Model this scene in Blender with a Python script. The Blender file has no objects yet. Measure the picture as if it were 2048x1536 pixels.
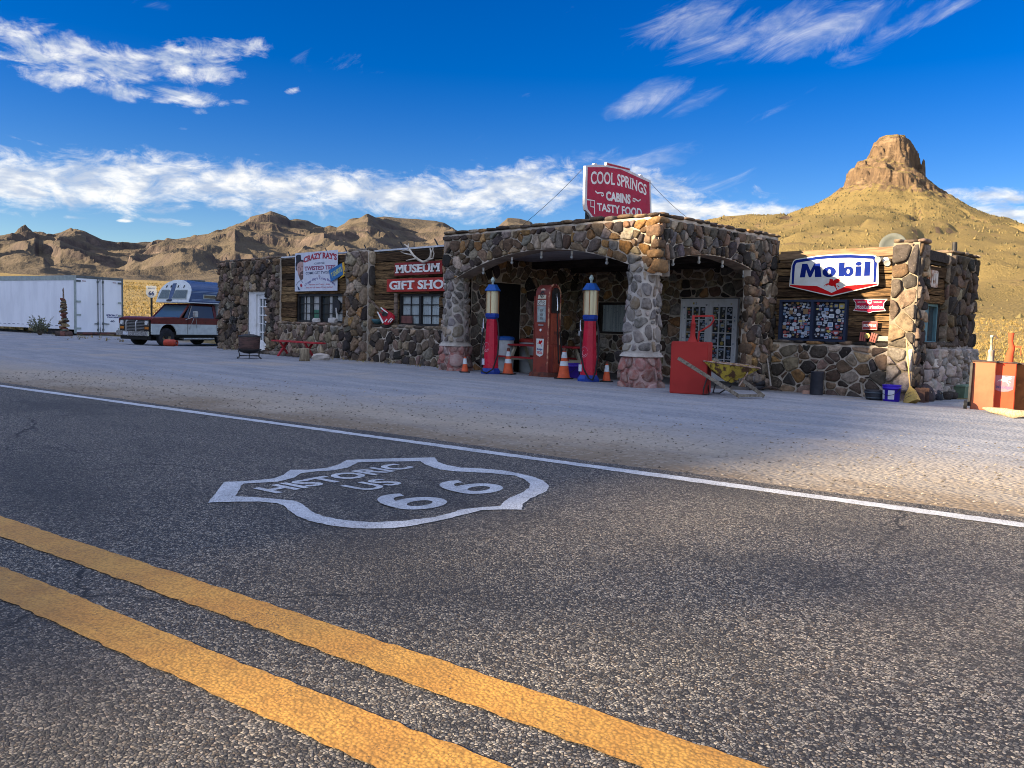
import bpy, bmesh, math, random
import numpy as np
from mathutils import Vector, Matrix, noise as NZ
from mathutils.geometry import tessellate_polygon

S = bpy.context.scene
COL = S.collection
R = math.radians
# ------------------------------------------------------------------ camera
FPX = 1650.0                       # focal length in pixels of a 2048 px wide frame
PITCH, ROLL, EYE = R(4.06), R(1.55), 1.1
YAW = math.atan2(1624, FPX)        # the shop front runs this far left of the view axis
fw = np.array([-math.cos(YAW), math.sin(YAW), 0.0])
rt = np.array([fw[1], -fw[0], 0.0])
up = np.array([0, 0, 1.0])
CF = fw*math.cos(PITCH) - up*math.sin(PITCH)
CU = up*math.cos(PITCH) + fw*math.sin(PITCH)
IR = rt*math.cos(ROLL) + CU*math.sin(ROLL)
IU = CU*math.cos(ROLL) - rt*math.sin(ROLL)
EYEP = np.array([0, 0, EYE])
cd = bpy.data.cameras.new('camera'); cam = bpy.data.objects.new('camera', cd); COL.objects.link(cam)
cd.sensor_fit = 'HORIZONTAL'; cd.sensor_width = 36.0; cd.lens = 36.0*FPX/2048
cd.clip_start = 0.05; cd.clip_end = 20000
cam.matrix_world = Matrix(((IR[0], IU[0], -CF[0], 0), (IR[1], IU[1], -CF[1], 0), (IR[2], IU[2], -CF[2], EYE), (0, 0, 0, 1)))
S.camera = cam
# ------------------------------------------------------------------ light
SUN = np.array([0.4196, 0.8612, -0.2880])      # direction the sunlight travels
sd = bpy.data.lights.new('sun', 'SUN'); so = bpy.data.objects.new('sun', sd); COL.objects.link(so)
sd.energy = 5.0; sd.angle = R(0.5); sd.color = (1.0, 0.79, 0.53)
so.rotation_euler = Vector(SUN).to_track_quat('-Z', 'Y').to_euler()
S.view_settings.view_transform = 'Standard'; S.view_settings.look = 'None'
S.view_settings.exposure = 2.12; S.view_settings.gamma = 1.0
S.cycles.max_bounces = 7; S.cycles.diffuse_bounces = 5; S.cycles.glossy_bounces = 3
S.cycles.transparent_max_bounces = 8; S.cycles.caustics_reflective = False; S.cycles.caustics_refractive = False
S.cycles.sample_clamp_indirect = 6.0; S.cycles.use_denoising = True; S.cycles.pixel_filter_type = 'BLACKMAN_HARRIS'; S.cycles.filter_width = 1.0

def ray(x, y):
    d = CF*FPX + IR*(x-1024) - IU*(y-768); return d/np.linalg.norm(d)
def on_y(x, y, Y):
    d = ray(x, y); return EYEP + d*(Y/d[1])
def on_x(x, y, X):
    d = ray(x, y); return EYEP + d*(X/d[0])
def on_z(x, y, z=0.0):
    d = ray(x, y); return EYEP + d*((z-EYE)/d[2])
def azel(x, y):
    d = ray(x, y); return math.atan2(d@rt, d@fw), math.asin(d[2])

# ------------------------------------------------------------------ sky
W = bpy.data.worlds.new("World"); S.world = W; W.use_nodes = True
nt = W.node_tree
for n in list(nt.nodes): nt.nodes.remove(n)
class NB:
    """small helper to chain nodes"""
    def __init__(s, nt): s.nt = nt
    def n(s, t, **kw):
        nd = s.nt.nodes.new(t)
        for k, v in kw.items(): setattr(nd, k, v)
        return nd
    def link(s, a, b): s.nt.links.new(a, b)
    def put(s, sock, v):
        if hasattr(v, 'is_output') or isinstance(v, bpy.types.NodeSocket): s.nt.links.new(v, sock)
        else: sock.default_value = v
    def m(s, op, a, b=None, c=None, clamp=False):
        nd = s.n('ShaderNodeMath', operation=op); nd.use_clamp = clamp
        for i, v in enumerate((a, b, c)):
            if v is not None: s.put(nd.inputs[i], v)
        return nd.outputs[0]
    def vm(s, op, a, b=None):
        nd = s.n('ShaderNodeVectorMath', operation=op)
        s.put(nd.inputs[0], a)
        if b is not None: s.put(nd.inputs[1], b)
        return nd.outputs['Value'] if op in ('DOT_PRODUCT', 'LENGTH', 'DISTANCE') else nd.outputs[0]
    def mix(s, f, a, b, bt='MIX'):
        nd = s.n('ShaderNodeMix', data_type='RGBA', blend_type=bt)
        s.put(nd.inputs[0], f); s.put(nd.inputs[6], a if not isinstance(a, tuple) else (*a[:3], 1)); s.put(nd.inputs[7], b if not isinstance(b, tuple) else (*b[:3], 1))
        return nd.outputs[2]
    def noise(s, vec, scale, detail=4, rough=0.55, dist=0.0, out='Fac'):
        nd = s.n('ShaderNodeTexNoise'); s.put(nd.inputs['Vector'], vec)
        nd.inputs['Scale'].default_value = scale; nd.inputs['Detail'].default_value = detail
        nd.inputs['Roughness'].default_value = rough; nd.inputs['Distortion'].default_value = dist
        return nd.outputs[0 if out == 'Fac' else 1]
    def voro(s, vec, scale, feature='F1', out='Distance', rand=1.0):
        nd = s.n('ShaderNodeTexVoronoi', feature=feature); s.put(nd.inputs['Vector'], vec)
        nd.inputs['Scale'].default_value = scale; nd.inputs['Randomness'].default_value = rand
        return nd.outputs[out]
    def ramp(s, f, stops, interp='LINEAR'):
        nd = s.n('ShaderNodeValToRGB'); nd.color_ramp.interpolation = interp
        e = nd.color_ramp.elements
        while len(e) < len(stops): e.new(0.5)
        for i, (p, c) in enumerate(stops):
            e[i].position = p; e[i].color = (*c[:3], 1) if isinstance(c, tuple) else (c, c, c, 1)
        s.put(nd.inputs[0], f); return nd.outputs[0]
    def rng(s, f, a, b, c=0.0, d=1.0, smooth=True):
        nd = s.n('ShaderNodeMapRange'); nd.interpolation_type = 'SMOOTHSTEP' if smooth else 'LINEAR'
        s.put(nd.inputs[0], f)
        for i, v in enumerate((a, b, c, d)): nd.inputs[i+1].default_value = v
        return nd.outputs[0]
    def comb(s, x, y, z=0.0):
        nd = s.n('ShaderNodeCombineXYZ')
        for i, v in enumerate((x, y, z)): s.put(nd.inputs[i], v)
        return nd.outputs[0]
b = NB(nt)
sky = b.n('ShaderNodeTexSky', sky_type='NISHITA')
sky.sun_disc = False; sky.sun_elevation = math.asin(-SUN[2])
sky.sun_rotation = math.atan2(-SUN[0], -SUN[1]) % (2*math.pi)
sky.altitude = 900; sky.air_density = 1.0; sky.dust_density = 0.25; sky.ozone_density = 2.5
hs = b.n('ShaderNodeHueSaturation'); hs.inputs['Saturation'].default_value = 1.5; hs.inputs['Hue'].default_value = 0.524; hs.inputs['Value'].default_value = 0.52
b.link(sky.outputs[0], hs.inputs['Color'])
dirv = b.vm('NORMALIZE', b.n('ShaderNodeTexCoord').outputs['Generated'])
az = b.m('ARCTAN2', b.vm('DOT_PRODUCT', dirv, tuple(rt)), b.vm('DOT_PRODUCT', dirv, tuple(fw)))
sxyz = b.n('ShaderNodeSeparateXYZ'); b.link(dirv, sxyz.inputs[0]); el = b.m('ARCSINE', sxyz.outputs[2])
def blobs(lst):
    """soft ellipses in azimuth and elevation where clouds may form"""
    tot = None
    for (x, y, rx, ry, rot, amp) in lst:
        a0, e0 = azel(x, y); k = 1/FPX
        dx = b.m('SUBTRACT', az, a0); dy = b.m('SUBTRACT', el, e0)
        c_, s_ = math.cos(R(rot)), math.sin(R(rot))
        u = b.m('ADD', b.m('MULTIPLY', dx, c_/(rx*k)), b.m('MULTIPLY', dy, s_/(rx*k)))
        v = b.m('ADD', b.m('MULTIPLY', dx, -s_/(ry*k)), b.m('MULTIPLY', dy, c_/(ry*k)))
        r2 = b.m('ADD', b.m('MULTIPLY', u, u), b.m('MULTIPLY', v, v))
        g = b.m('MULTIPLY', b.m('SUBTRACT', 1.0, b.m('MULTIPLY', r2, 0.5), clamp=True), amp)
        tot = g if tot is None else b.m('MAXIMUM', tot, g)
    return tot
puffs = blobs([(120, 366, 360, 58, 2, 1.0), (480, 374, 330, 56, -3, 1.0), (760, 388, 300, 52, -5, 1.0), (1010, 380, 270, 62, 4, .98), (330, 330, 220, 24, 4, .72), (1215, 365, 190, 52, -6, .92), (1340, 385, 150, 36, -6, .84), (20, 300, 70, 10, -8, .75), (540, 328, 60, 18, 0, .62),
               (120, 108, 120, 44, 10, .90), (250, 130, 140, 40, 14, .92), (360, 112, 110, 34, 8, .90), (230, 178, 85, 24, -4, .84), (120, 155, 75, 28, 8, .86), (395, 145, 90, 30, 2, .90), (370, 195, 95, 24, 0, .88), (400, 222, 26, 10, 0, .78), (500, 108, 60, 16, 14, .72), (480, 203, 34, 8, 0, .74), (593, 180, 26, 9, 18, .80),
               (30, 66, 90, 36, 10, .78), (470, 100, 90, 26, 10, .80), (150, 435, 34, 5, 0, .80), (250, 442, 18, 4, 0, .82), (345, 444, 62, 9, -2, .86), (1380, 422, 250, 34, -4, 1.0), (1560, 430, 160, 24, -6, 1.0), (1990, 435, 150, 30, -4, 1.0), (1960, 394, 140, 20, -3, .98), (1490, 385, 130, 22, -10, .60), (365, 258, 16, 5, 0, .7), (60, 283, 50, 6, -10, .7)])
wisps = blobs([(1370, 40, 150, 40, 18, .98), (1500, 66, 180, 44, 10, .98), (1650, 65, 150, 38, 14, 1.08), (1790, 66, 140, 24, 22, .95), (1880, 30, 110, 14, 24, .9), (1300, 195, 95, 34, 14, 1.05), (1390, 205, 80, 20, 24, .98), (1450, 225, 80, 10, 20, .72), (1560, 215, 80, 10, 22, .78), (1620, 182, 40, 6, 24, .80), (1190, 35, 50, 12, 40, .66), (1140, 20, 20, 10, 45, .6),
               (700, 125, 80, 26, -8, .62), (600, 120, 30, 26, -30, .55), (930, 300, 80, 34, 35, .66), (1250, 330, 160, 40, 12, .84), (1380, 370, 140, 30, 6, .86), (60, 60, 60, 40, 10, .6), (300, 8, 60, 12, 0, .62), (1170, 330, 120, 40, 6, .8), (1060, 190, 40, 14, 20, .5)])
cv = b.comb(b.m('MULTIPLY', az, 1.0), b.m('MULTIPLY', el, 2.1))
np1 = b.noise(cv, 20, 9, 0.66, 0.9)
np2 = b.noise(cv, 70, 5, 0.6)
pn = b.m('ADD', b.m('MULTIPLY', np1, 0.75), b.m('MULTIPLY', np2, 0.25))
pd = b.rng(b.m('SUBTRACT', b.m('ADD', pn, b.m('MULTIPLY', puffs, 0.66)), 0.885), 0.0, 0.33)
c_, s_ = math.cos(R(24)), math.sin(R(24))
wu = b.m('ADD', b.m('MULTIPLY', az, c_), b.m('MULTIPLY', el, s_)); wv = b.m('SUBTRACT', b.m('MULTIPLY', el, c_), b.m('MULTIPLY', az, s_))
wn = b.noise(b.comb(b.m('MULTIPLY', wu, 1.0), b.m('MULTIPLY', wv, 3.4)), 8, 9, 0.66, 1.3)
wd = b.m('MULTIPLY', b.rng(b.m('SUBTRACT', b.m('ADD', wn, b.m('MULTIPLY', wisps, 0.5)), 0.78), 0.0, 0.58), 0.66)
cden = b.m('MAXIMUM', pd, wd)
shade = b.noise(b.comb(b.m('MULTIPLY', az, 1.0), b.m('MULTIPLY', el, 2.6)), 26, 5, 0.5)
ccol = b.mix(b.rng(shade, 0.38, 0.62), (1.9, 2.15, 2.6), (3.6, 3.55, 3.4))
skyc = b.mix(b.m('MULTIPLY', cden, 0.93), hs.outputs[0], ccol)
# broken bright cloud added out of view, overhead and behind the camera, as fill light
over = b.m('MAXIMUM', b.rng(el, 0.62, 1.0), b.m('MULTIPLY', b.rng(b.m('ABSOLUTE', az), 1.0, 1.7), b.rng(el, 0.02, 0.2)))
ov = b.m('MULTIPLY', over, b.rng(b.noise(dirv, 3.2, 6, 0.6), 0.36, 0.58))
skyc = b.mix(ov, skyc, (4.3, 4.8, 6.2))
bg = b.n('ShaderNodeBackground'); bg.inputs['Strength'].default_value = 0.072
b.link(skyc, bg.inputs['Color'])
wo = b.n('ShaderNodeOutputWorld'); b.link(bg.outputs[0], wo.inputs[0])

# ------------------------------------------------------------------ mesh helpers
def setp(o, label=None, cat=None, group=None, kind=None):
    if label: o['label'] = label
    if cat: o['category'] = cat
    if group: o['group'] = group
    if kind: o['kind'] = kind
    return o
def empty(name, loc, rz=0.0, label=None, cat=None, group=None):
    o = bpy.data.objects.new(name, None); COL.objects.link(o); o.location = loc; o.rotation_euler = (0, 0, rz); o.empty_display_size = 0.1
    return setp(o, label, cat, group)
def V3(p): return np.array([float(p[0]), float(p[1]), float(p[2])])
def unit(v): v = V3(v); return v/(np.linalg.norm(v)+1e-12)
def frame_from(z):
    z = unit(z); a = np.array([1.0, 0, 0]) if abs(z[0]) < 0.8 else np.array([0, 1.0, 0])
    x = unit(np.cross(a, z)); return x, np.cross(z, x), z
def arc(cx, cy, rx, ry, a0, a1, n):
    return [(cx+rx*math.cos(R(a0+(a1-a0)*i/n)), cy+ry*math.sin(R(a0+(a1-a0)*i/n))) for i in range(n+1)]
def rrect(x0, y0, x1, y1, r, n=4):
    return arc(x1-r, y0+r, r, r, -90, 0, n)+arc(x1-r, y1-r, r, r, 0, 90, n)+arc(x0+r, y1-r, r, r, 90, 180, n)+arc(x0+r, y0+r, r, r, 180, 270, n)
class MB:
    def __init__(s): s.v = []; s.f = []; s.mi = []; s.sm = []; s.c = []
    def add(s, vs, fs, mi=0, smooth=False, col=None):
        o = len(s.v); s.v += [tuple(map(float, p)) for p in vs]
        for f in fs: s.f.append(tuple(i+o for i in f)); s.mi.append(mi); s.sm.append(smooth); s.c.append(col)
        return s
    def box(s, c, d, mi=0, rz=0.0, m=None, col=None):
        pts = [np.array([x*d[0]/2, y*d[1]/2, z*d[2]/2]) for x in (-1, 1) for y in (-1, 1) for z in (-1, 1)]
        if m is not None: pts = [np.array(m @ Vector(p)) for p in pts]
        elif rz: pts = [np.array([p[0]*math.cos(rz)-p[1]*math.sin(rz), p[0]*math.sin(rz)+p[1]*math.cos(rz), p[2]]) for p in pts]
        return s.add([p+V3(c) for p in pts], [(0, 1, 3, 2), (4, 6, 7, 5), (0, 4, 5, 1), (2, 3, 7, 6), (0, 2, 6, 4), (1, 5, 7, 3)], mi, False, col)
    def b2(s, p, q, mi=0, col=None):                      # box from corner to corner
        p, q = V3(p), V3(q); return s.box((p+q)/2, np.abs(q-p), mi, col=col)
    def beam(s, p, q, w, h, mi=0, upv=(0, 0, 1), col=None):    # bar between two points
        p, q = V3(p), V3(q); z = unit(q-p); x = np.cross(upv, z)
        x = unit(x) if np.linalg.norm(x) > 1e-6 else np.array([1.0, 0, 0]); y = np.cross(z, x)
        vs = [e+x*a*w/2+y*c*h/2 for e in (p, q) for a, c in ((-1, -1), (1, -1), (1, 1), (-1, 1))]
        return s.add(vs, [(3, 2, 1, 0), (4, 5, 6, 7), (0, 1, 5, 4), (1, 2, 6, 5), (2, 3, 7, 6), (3, 0, 4, 7)], mi, False, col)
    def cyl(s, p, q, r0, r1=None, n=12, mi=0, caps=True, smooth=True, col=None):
        r1 = r0 if r1 is None else r1; p, q = V3(p), V3(q); x, y, z = frame_from(q-p)
        vs = [e+(x*math.cos(2*math.pi*i/n)+y*math.sin(2*math.pi*i/n))*r for e, r in ((p, r0), (q, r1)) for i in range(n)]
        s.add(vs, [(i, (i+1) % n, n+(i+1) % n, n+i) for i in range(n)], mi, smooth, col)
        if caps: s.add(vs, [tuple(range(n-1, -1, -1)), tuple(range(n, 2*n))], mi, False, col)
        return s
    def tube(s, pts, r, n=8, mi=0, col=None):
        pts = [V3(p) for p in pts]; vs = []; x = None
        for i, p in enumerate(pts):
            t = unit(pts[min(i+1, len(pts)-1)]-pts[max(i-1, 0)])
            if x is None: x, y, _ = frame_from(t)
            x = unit(x-t*(x@t)); y = np.cross(t, x); rr = r[i] if isinstance(r, (list, tuple)) else r
            vs += [p+(x*math.cos(2*math.pi*k/n)+y*math.sin(2*math.pi*k/n))*rr for k in range(n)]
        m = len(pts)
        fs = [(j*n+k, j*n+(k+1) % n, (j+1)*n+(k+1) % n, (j+1)*n+k) for j in range(m-1) for k in range(n)]
        s.add(vs, fs, mi, True, col); return s.add(vs, [tuple(range(n-1, -1, -1)), tuple(range((m-1)*n, m*n))], mi, False, col)
    def lathe(s, prof, c=(0, 0, 0), n=20, mi=0, ax=(0, 0, 1), smooth=True, rot=0.0, col=None):
        x, y, z = frame_from(ax) if tuple(ax) != (0, 0, 1) else (np.array([1., 0, 0]), np.array([0, 1., 0]), np.array([0, 0, 1.]))
        c = V3(c); vs = [c+(x*math.cos(rot+2*math.pi*k/n)+y*math.sin(rot+2*math.pi*k/n))*r+z*h for r, h in prof for k in range(n)]
        m = len(prof)
        return s.add(vs, [(j*n+k, j*n+(k+1) % n, (j+1)*n+(k+1) % n, (j+1)*n+k) for j in range(m-1) for k in range(n)], mi, smooth, col)
    def poly(s, loops, o, ux, uy, th=0.0, mi=0, mside=None, col=None):
        """flat shape (outer loop first, holes after) on the plane o,ux,uy; th > 0 pulls it out along ux x uy"""
        o, ux, uy = V3(o), V3(ux), V3(uy); n = unit(np.cross(ux, uy))
        if loops and not isinstance(loops[0][0], (tuple, list)): loops = [loops]
        flat = [p for l in loops for p in l]; tri = tessellate_polygon([[Vector((p[0], p[1], 0)) for p in l] for l in loops])
        vs = [o+ux*p[0]+uy*p[1]+n*th for p in flat]; fs = []
        for t in tri:
            a, b_, c_ = (flat[i] for i in t)
            ar = (b_[0]-a[0])*(c_[1]-a[1])-(c_[0]-a[0])*(b_[1]-a[1])
            if abs(ar) > 1e-12: fs.append(tuple(t) if ar > 0 else (t[0], t[2], t[1]))
        s.add(vs, fs, mi, False, col)
        if th:
            bk = [p-n*th for p in vs]; N = len(vs); s.add(bk, [f[::-1] for f in fs], mi if mside is None else mside, False, col)
            k = 0
            for l in loops:
                L = len(l); ar = sum(l[i][0]*l[(i+1) % L][1]-l[(i+1) % L][0]*l[i][1] for i in range(L)); hole = k > 0
                fl = [(k+i, k+(i+1) % L, N+k+(i+1) % L, N+k+i) for i in range(L)]
                if (ar > 0) != hole: fl = [f[::-1] for f in fl]
                s.add(vs+bk, fl, mi if mside is None else mside, False, col); k += L
        return s
    def strip(s, pts, w, o, ux, uy, lift=0.0, mi=0, closed=False):       # a painted line of width w along a 2D polyline
        pts = [np.array(p, float) for p in pts]; L = []; Rr = []; n = len(pts)
        for i in range(n):
            a = pts[(i-1) % n] if closed or i else pts[i]; c = pts[(i+1) % n] if closed or i < n-1 else pts[i]
            t = c-a; t = t/(np.linalg.norm(t)+1e-9); nn = np.array([-t[1], t[0]]); L.append(pts[i]+nn*w/2); Rr.append(pts[i]-nn*w/2)
        o, ux, uy = V3(o), V3(ux), V3(uy); nz = unit(np.cross(ux, uy))
        vs = [o+ux*p[0]+uy*p[1]+nz*lift for p in L+Rr]
        return s.add(vs, [(i, n+i, n+(i+1) % n, (i+1) % n) for i in range(n if closed else n-1)], mi)
    def build(s, name, mats, parent=None, bevel=0.0, loc=None):
        me = bpy.data.meshes.new(name); me.from_pydata(s.v, [], s.f)
        for m in (mats if isinstance(mats, (list, tuple)) else [mats]): me.materials.append(m)
        me.polygons.foreach_set('material_index', s.mi); me.polygons.foreach_set('use_smooth', s.sm)
        if any(c is not None for c in s.c):
            ca = me.color_attributes.new('Col', 'FLOAT_COLOR', 'CORNER'); buf = []
            for f, c in zip(s.f, s.c): buf += list((*(c or (1, 1, 1)), 1.0))*len(f)
            ca.data.foreach_set('color', buf)
        me.update()
        if bevel:
            bm = bmesh.new(); bm.from_mesh(me); bmesh.ops.remove_doubles(bm, verts=bm.verts, dist=1e-5)
            es = [e for e in bm.edges if len(e.link_faces) == 2 and e.calc_face_angle(0) > 0.6]
            bmesh.ops.bevel(bm, geom=es, offset=bevel, segments=2, affect='EDGES', clamp_overlap=True); bm.to_mesh(me); bm.free()
        o = bpy.data.objects.new(name, me); COL.objects.link(o)
        if parent is not None: o.parent = parent
        if loc is not None: o.location = loc
        return o
def copy_tree(o, parent=None):
    c = o.copy(); COL.objects.link(c)
    if parent is not None: c.parent = parent; c.matrix_parent_inverse = o.matrix_parent_inverse.copy()
    for ch in [k for k in bpy.data.objects if k.parent == o]: copy_tree(ch, c)
    return c
_txt = {}
def text2d(t, bold=0.0):
    """letters as a flat mesh: unit cap height, x from 0"""
    k = (t, bold)
    if k not in _txt:
        cu = bpy.data.curves.new('lettering', 'FONT'); cu.body = t; cu.size = 1.0; cu.offset = bold; cu.resolution_u = 3
        o = bpy.data.objects.new('lettering', cu); COL.objects.link(o); dg = bpy.context.evaluated_depsgraph_get()
        me = bpy.data.meshes.new_from_object(o.evaluated_get(dg)); vs = np.array([v.co[:2] for v in me.vertices]).reshape(-1, 2); fs = [tuple(p.vertices) for p in me.polygons]
        bpy.data.objects.remove(o); bpy.data.curves.remove(cu); bpy.data.meshes.remove(me); _txt[k] = (vs, fs)
    return _txt[k]
SERIF = {'A': 'bl br', 'C': '', 'D': 'bl tl', 'E': 'bl tl', 'F': 'bl tl', 'G': '', 'H': 'bl br tl tr', 'I': 'bc tc', 'L': 'bl tl', 'M': 'bl br tl tr', 'N': 'bl tl tr', 'P': 'bl tl', 'R': 'bl tl br', 'T': 'bc', 'U': 'tl tr', 'W': 'tl tr', 'Y': 'bc tl tr', 'K': 'bl br tl tr', 'B': 'bl tl'}
def letters(mb, t, x0, y0, w, h, o, ux, uy, lift=0.002, mi=0, bold=0.0, slab=0.0, warp=None, th=0.0):
    """write t into the box x0,y0,w,h of the plane o,ux,uy; slab adds square serifs; warp bends (x, y)"""
    o, ux, uy = V3(o), V3(ux), V3(uy); nz = unit(np.cross(ux, uy))
    vs, fs = text2d(t, bold)
    if len(vs) == 0: return
    caps = text2d('H', bold)[0]; ch = caps[:, 1].max()-caps[:, 1].min(); yb = caps[:, 1].min()
    mn, mx = vs[:, 0].min(), vs[:, 0].max(); sx, sy = w/(mx-mn), h/ch
    def place(P, lf):
        out = []
        for p in P:
            x, y = x0+(p[0]-mn)*sx, y0+(p[1]-yb)*sy
            if warp: x, y = warp(x, y)
            out.append(o+ux*x+uy*y+nz*lf)
        return out
    q = place(vs, lift+th); mb.add(q, fs, mi)
    if th:
        ed = {}
        for f in fs:
            for i in range(len(f)):
                e = (f[i], f[(i+1) % len(f)]); ed[e] = ed.get(e, 0)+1
        q2 = [p-nz*th for p in q]; N = len(q)
        mb.add(q+q2, [(a, N+a, N+c, c) for (a, c) in ed if (c, a) not in ed], mi)
    if slab:
        for i, ch_ in enumerate(t):
            if not SERIF.get(ch_): continue
            a = text2d(t[:i+1], bold)[0]; g = text2d(ch_, bold)[0]; r_ = a[:, 0].max(); l_ = r_-(g[:, 0].max()-g[:, 0].min()); st = 0.13+bold*2
            for sp in SERIF[ch_].split():
                cx = {'l': l_+st/2, 'r': r_-st/2, 'c': (l_+r_)/2}[sp[1]]; hw = slab*(0.75 if sp[1] != 'c' else 1.0)
                yy0, yy1 = (yb, yb+slab*0.55) if sp[0] == 'b' else (yb+ch-slab*0.55, yb+ch)
                Q = place([(cx-hw, yy0), (cx+hw, yy0), (cx+hw, yy1), (cx-hw, yy1)], lift+th+0.0007)
                mb.add(Q, [(0, 1, 2, 3)], mi)

# ------------------------------------------------------------------ materials
def new_mat(name):
    m = bpy.data.materials.new(name); m.use_nodes = True; nt = m.node_tree
    return m, NB(nt), nt.nodes['Principled BSDF']
def pos(b): return b.n('ShaderNodeNewGeometry').outputs['Position']
def obc(b): return b.n('ShaderNodeTexCoord').outputs['Object']
def bump(b, bs, h, strength=0.4, dist=0.01):
    n = b.n('ShaderNodeBump'); n.inputs['Strength'].default_value = strength; n.inputs['Distance'].default_value = dist
    b.put(n.inputs['Height'], h); b.link(n.outputs[0], bs.inputs['Normal'])
def mat(name, c, c2=None, sc=6.0, lo=0.4, hi=0.65, rough=0.6, metal=0.0, bmp=0.0, bsc=30.0, stretch=None, spec=0.2, speck=None, ssc=25.0, slo=0.62, shi=0.7, bd=0.004):
    """painted / worn surface: c wearing to c2 in patches, optional second wear colour in specks"""
    m, b, bs = new_mat(name); v = obc(b)
    if stretch: v = b.vm('MULTIPLY', v, stretch)
    if c2 is None: c2 = tuple(min(1, x*0.82+0.004) for x in c)
    col = b.mix(b.rng(b.noise(v, sc, 6, 0.6), lo, hi), c, c2)
    if speck: col = b.mix(b.rng(b.noise(v, ssc, 7, 0.65), slo, shi), col, speck)
    b.link(col, bs.inputs['Base Color']); bs.inputs['Metallic'].default_value = metal
    b.put(bs.inputs['Roughness'], b.rng(b.noise(v, sc*2.3, 4), 0.3, 0.7, max(0.03, rough-0.1), min(1, rough+0.12), False))
    bs.inputs['Specular IOR Level'].default_value = spec
    if bmp: bump(b, bs, b.noise(v, bsc, 6, 0.6), bmp, bd)
    return m
def glass_mat(name, c=(0.03, 0.04, 0.05), rough=0.06):
    m, b, bs = new_mat(name); bs.inputs['Base Color'].default_value = (*c, 1); bs.inputs['Roughness'].default_value = rough
    bs.inputs['Specular IOR Level'].default_value = 0.6; bump(b, bs, b.noise(obc(b), 3, 2), 0.05, 0.02); return m
def clear_mat(name, tint=(0.9, 0.95, 0.95), a=0.25):
    m, b, bs = new_mat(name); bs.inputs['Base Color'].default_value = (*tint, 1); bs.inputs['Roughness'].default_value = 0.04
    bs.inputs['Alpha'].default_value = a; bs.inputs['Specular IOR Level'].default_value = 0.8; return m
# ================================================================== the land
RD = np.array([-0.9825, -0.1865, 0.0]); RN = np.array([-0.1865, 0.9825, 0.0])   # along the road, across it towards the shop
def st(s, t, z=0.0): return RD*s+RN*t+up*z
def ss(x): x = min(1.0, max(0.0, x)); return x*x*(3-2*x)
def G(x, y):
    """height of the ground"""
    r = math.hypot(x, y)
    z = -0.18*ss((y-13)/4)*ss((x+18)/3)
    z -= 0.17*math.exp(-((x+35.3)/4.0)**2-((y-15.5)/4.5)**2)
    fb = ss((((x*fw[0]+y*fw[1])/(r+1e-6))+0.1)/0.5)
    d = max(0.0, r-48.0)
    z += 0.043*fb*d*d/(d+50)
    if r > 60: z += fb*min(1, (r-60)/150)*1.6*NZ.noise(Vector((x/70, y/70, 3.1)))+fb*min(1, (r-60)/90)*0.35*NZ.noise(Vector((x/9, y/9, 7.1)))
    return z
def grass_nodes(b, v):
    n1 = b.noise(v, 0.05, 5, 0.6); n2 = b.noise(v, 1.1, 6, 0.62); n3 = b.voro(v, 1.5, out='Distance')
    g = b.mix(b.rng(n1, 0.35, 0.65), (0.235, 0.162, 0.052), (0.195, 0.14, 0.05))
    g = b.mix(b.rng(b.noise(v, 0.13, 6, 0.68), 0.5, 0.64, 0, 0.65), g, (0.15, 0.118, 0.05))
    g = b.mix(b.rng(n2, 0.42, 0.62), g, (0.35, 0.245, 0.082))
    g = b.mix(b.m('MULTIPLY', b.rng(n3, 0.25, 0.6), 0.75), g, (0.15, 0.115, 0.05))
    g = b.mix(b.rng(b.noise(v, 0.35, 6, 0.7), 0.56, 0.68), g, (0.145, 0.13, 0.06))
    h = b.m('SUBTRACT', b.m('MULTIPLY', n2, 0.9), b.m('MULTIPLY', n3, 0.5))
    return g, h
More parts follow.
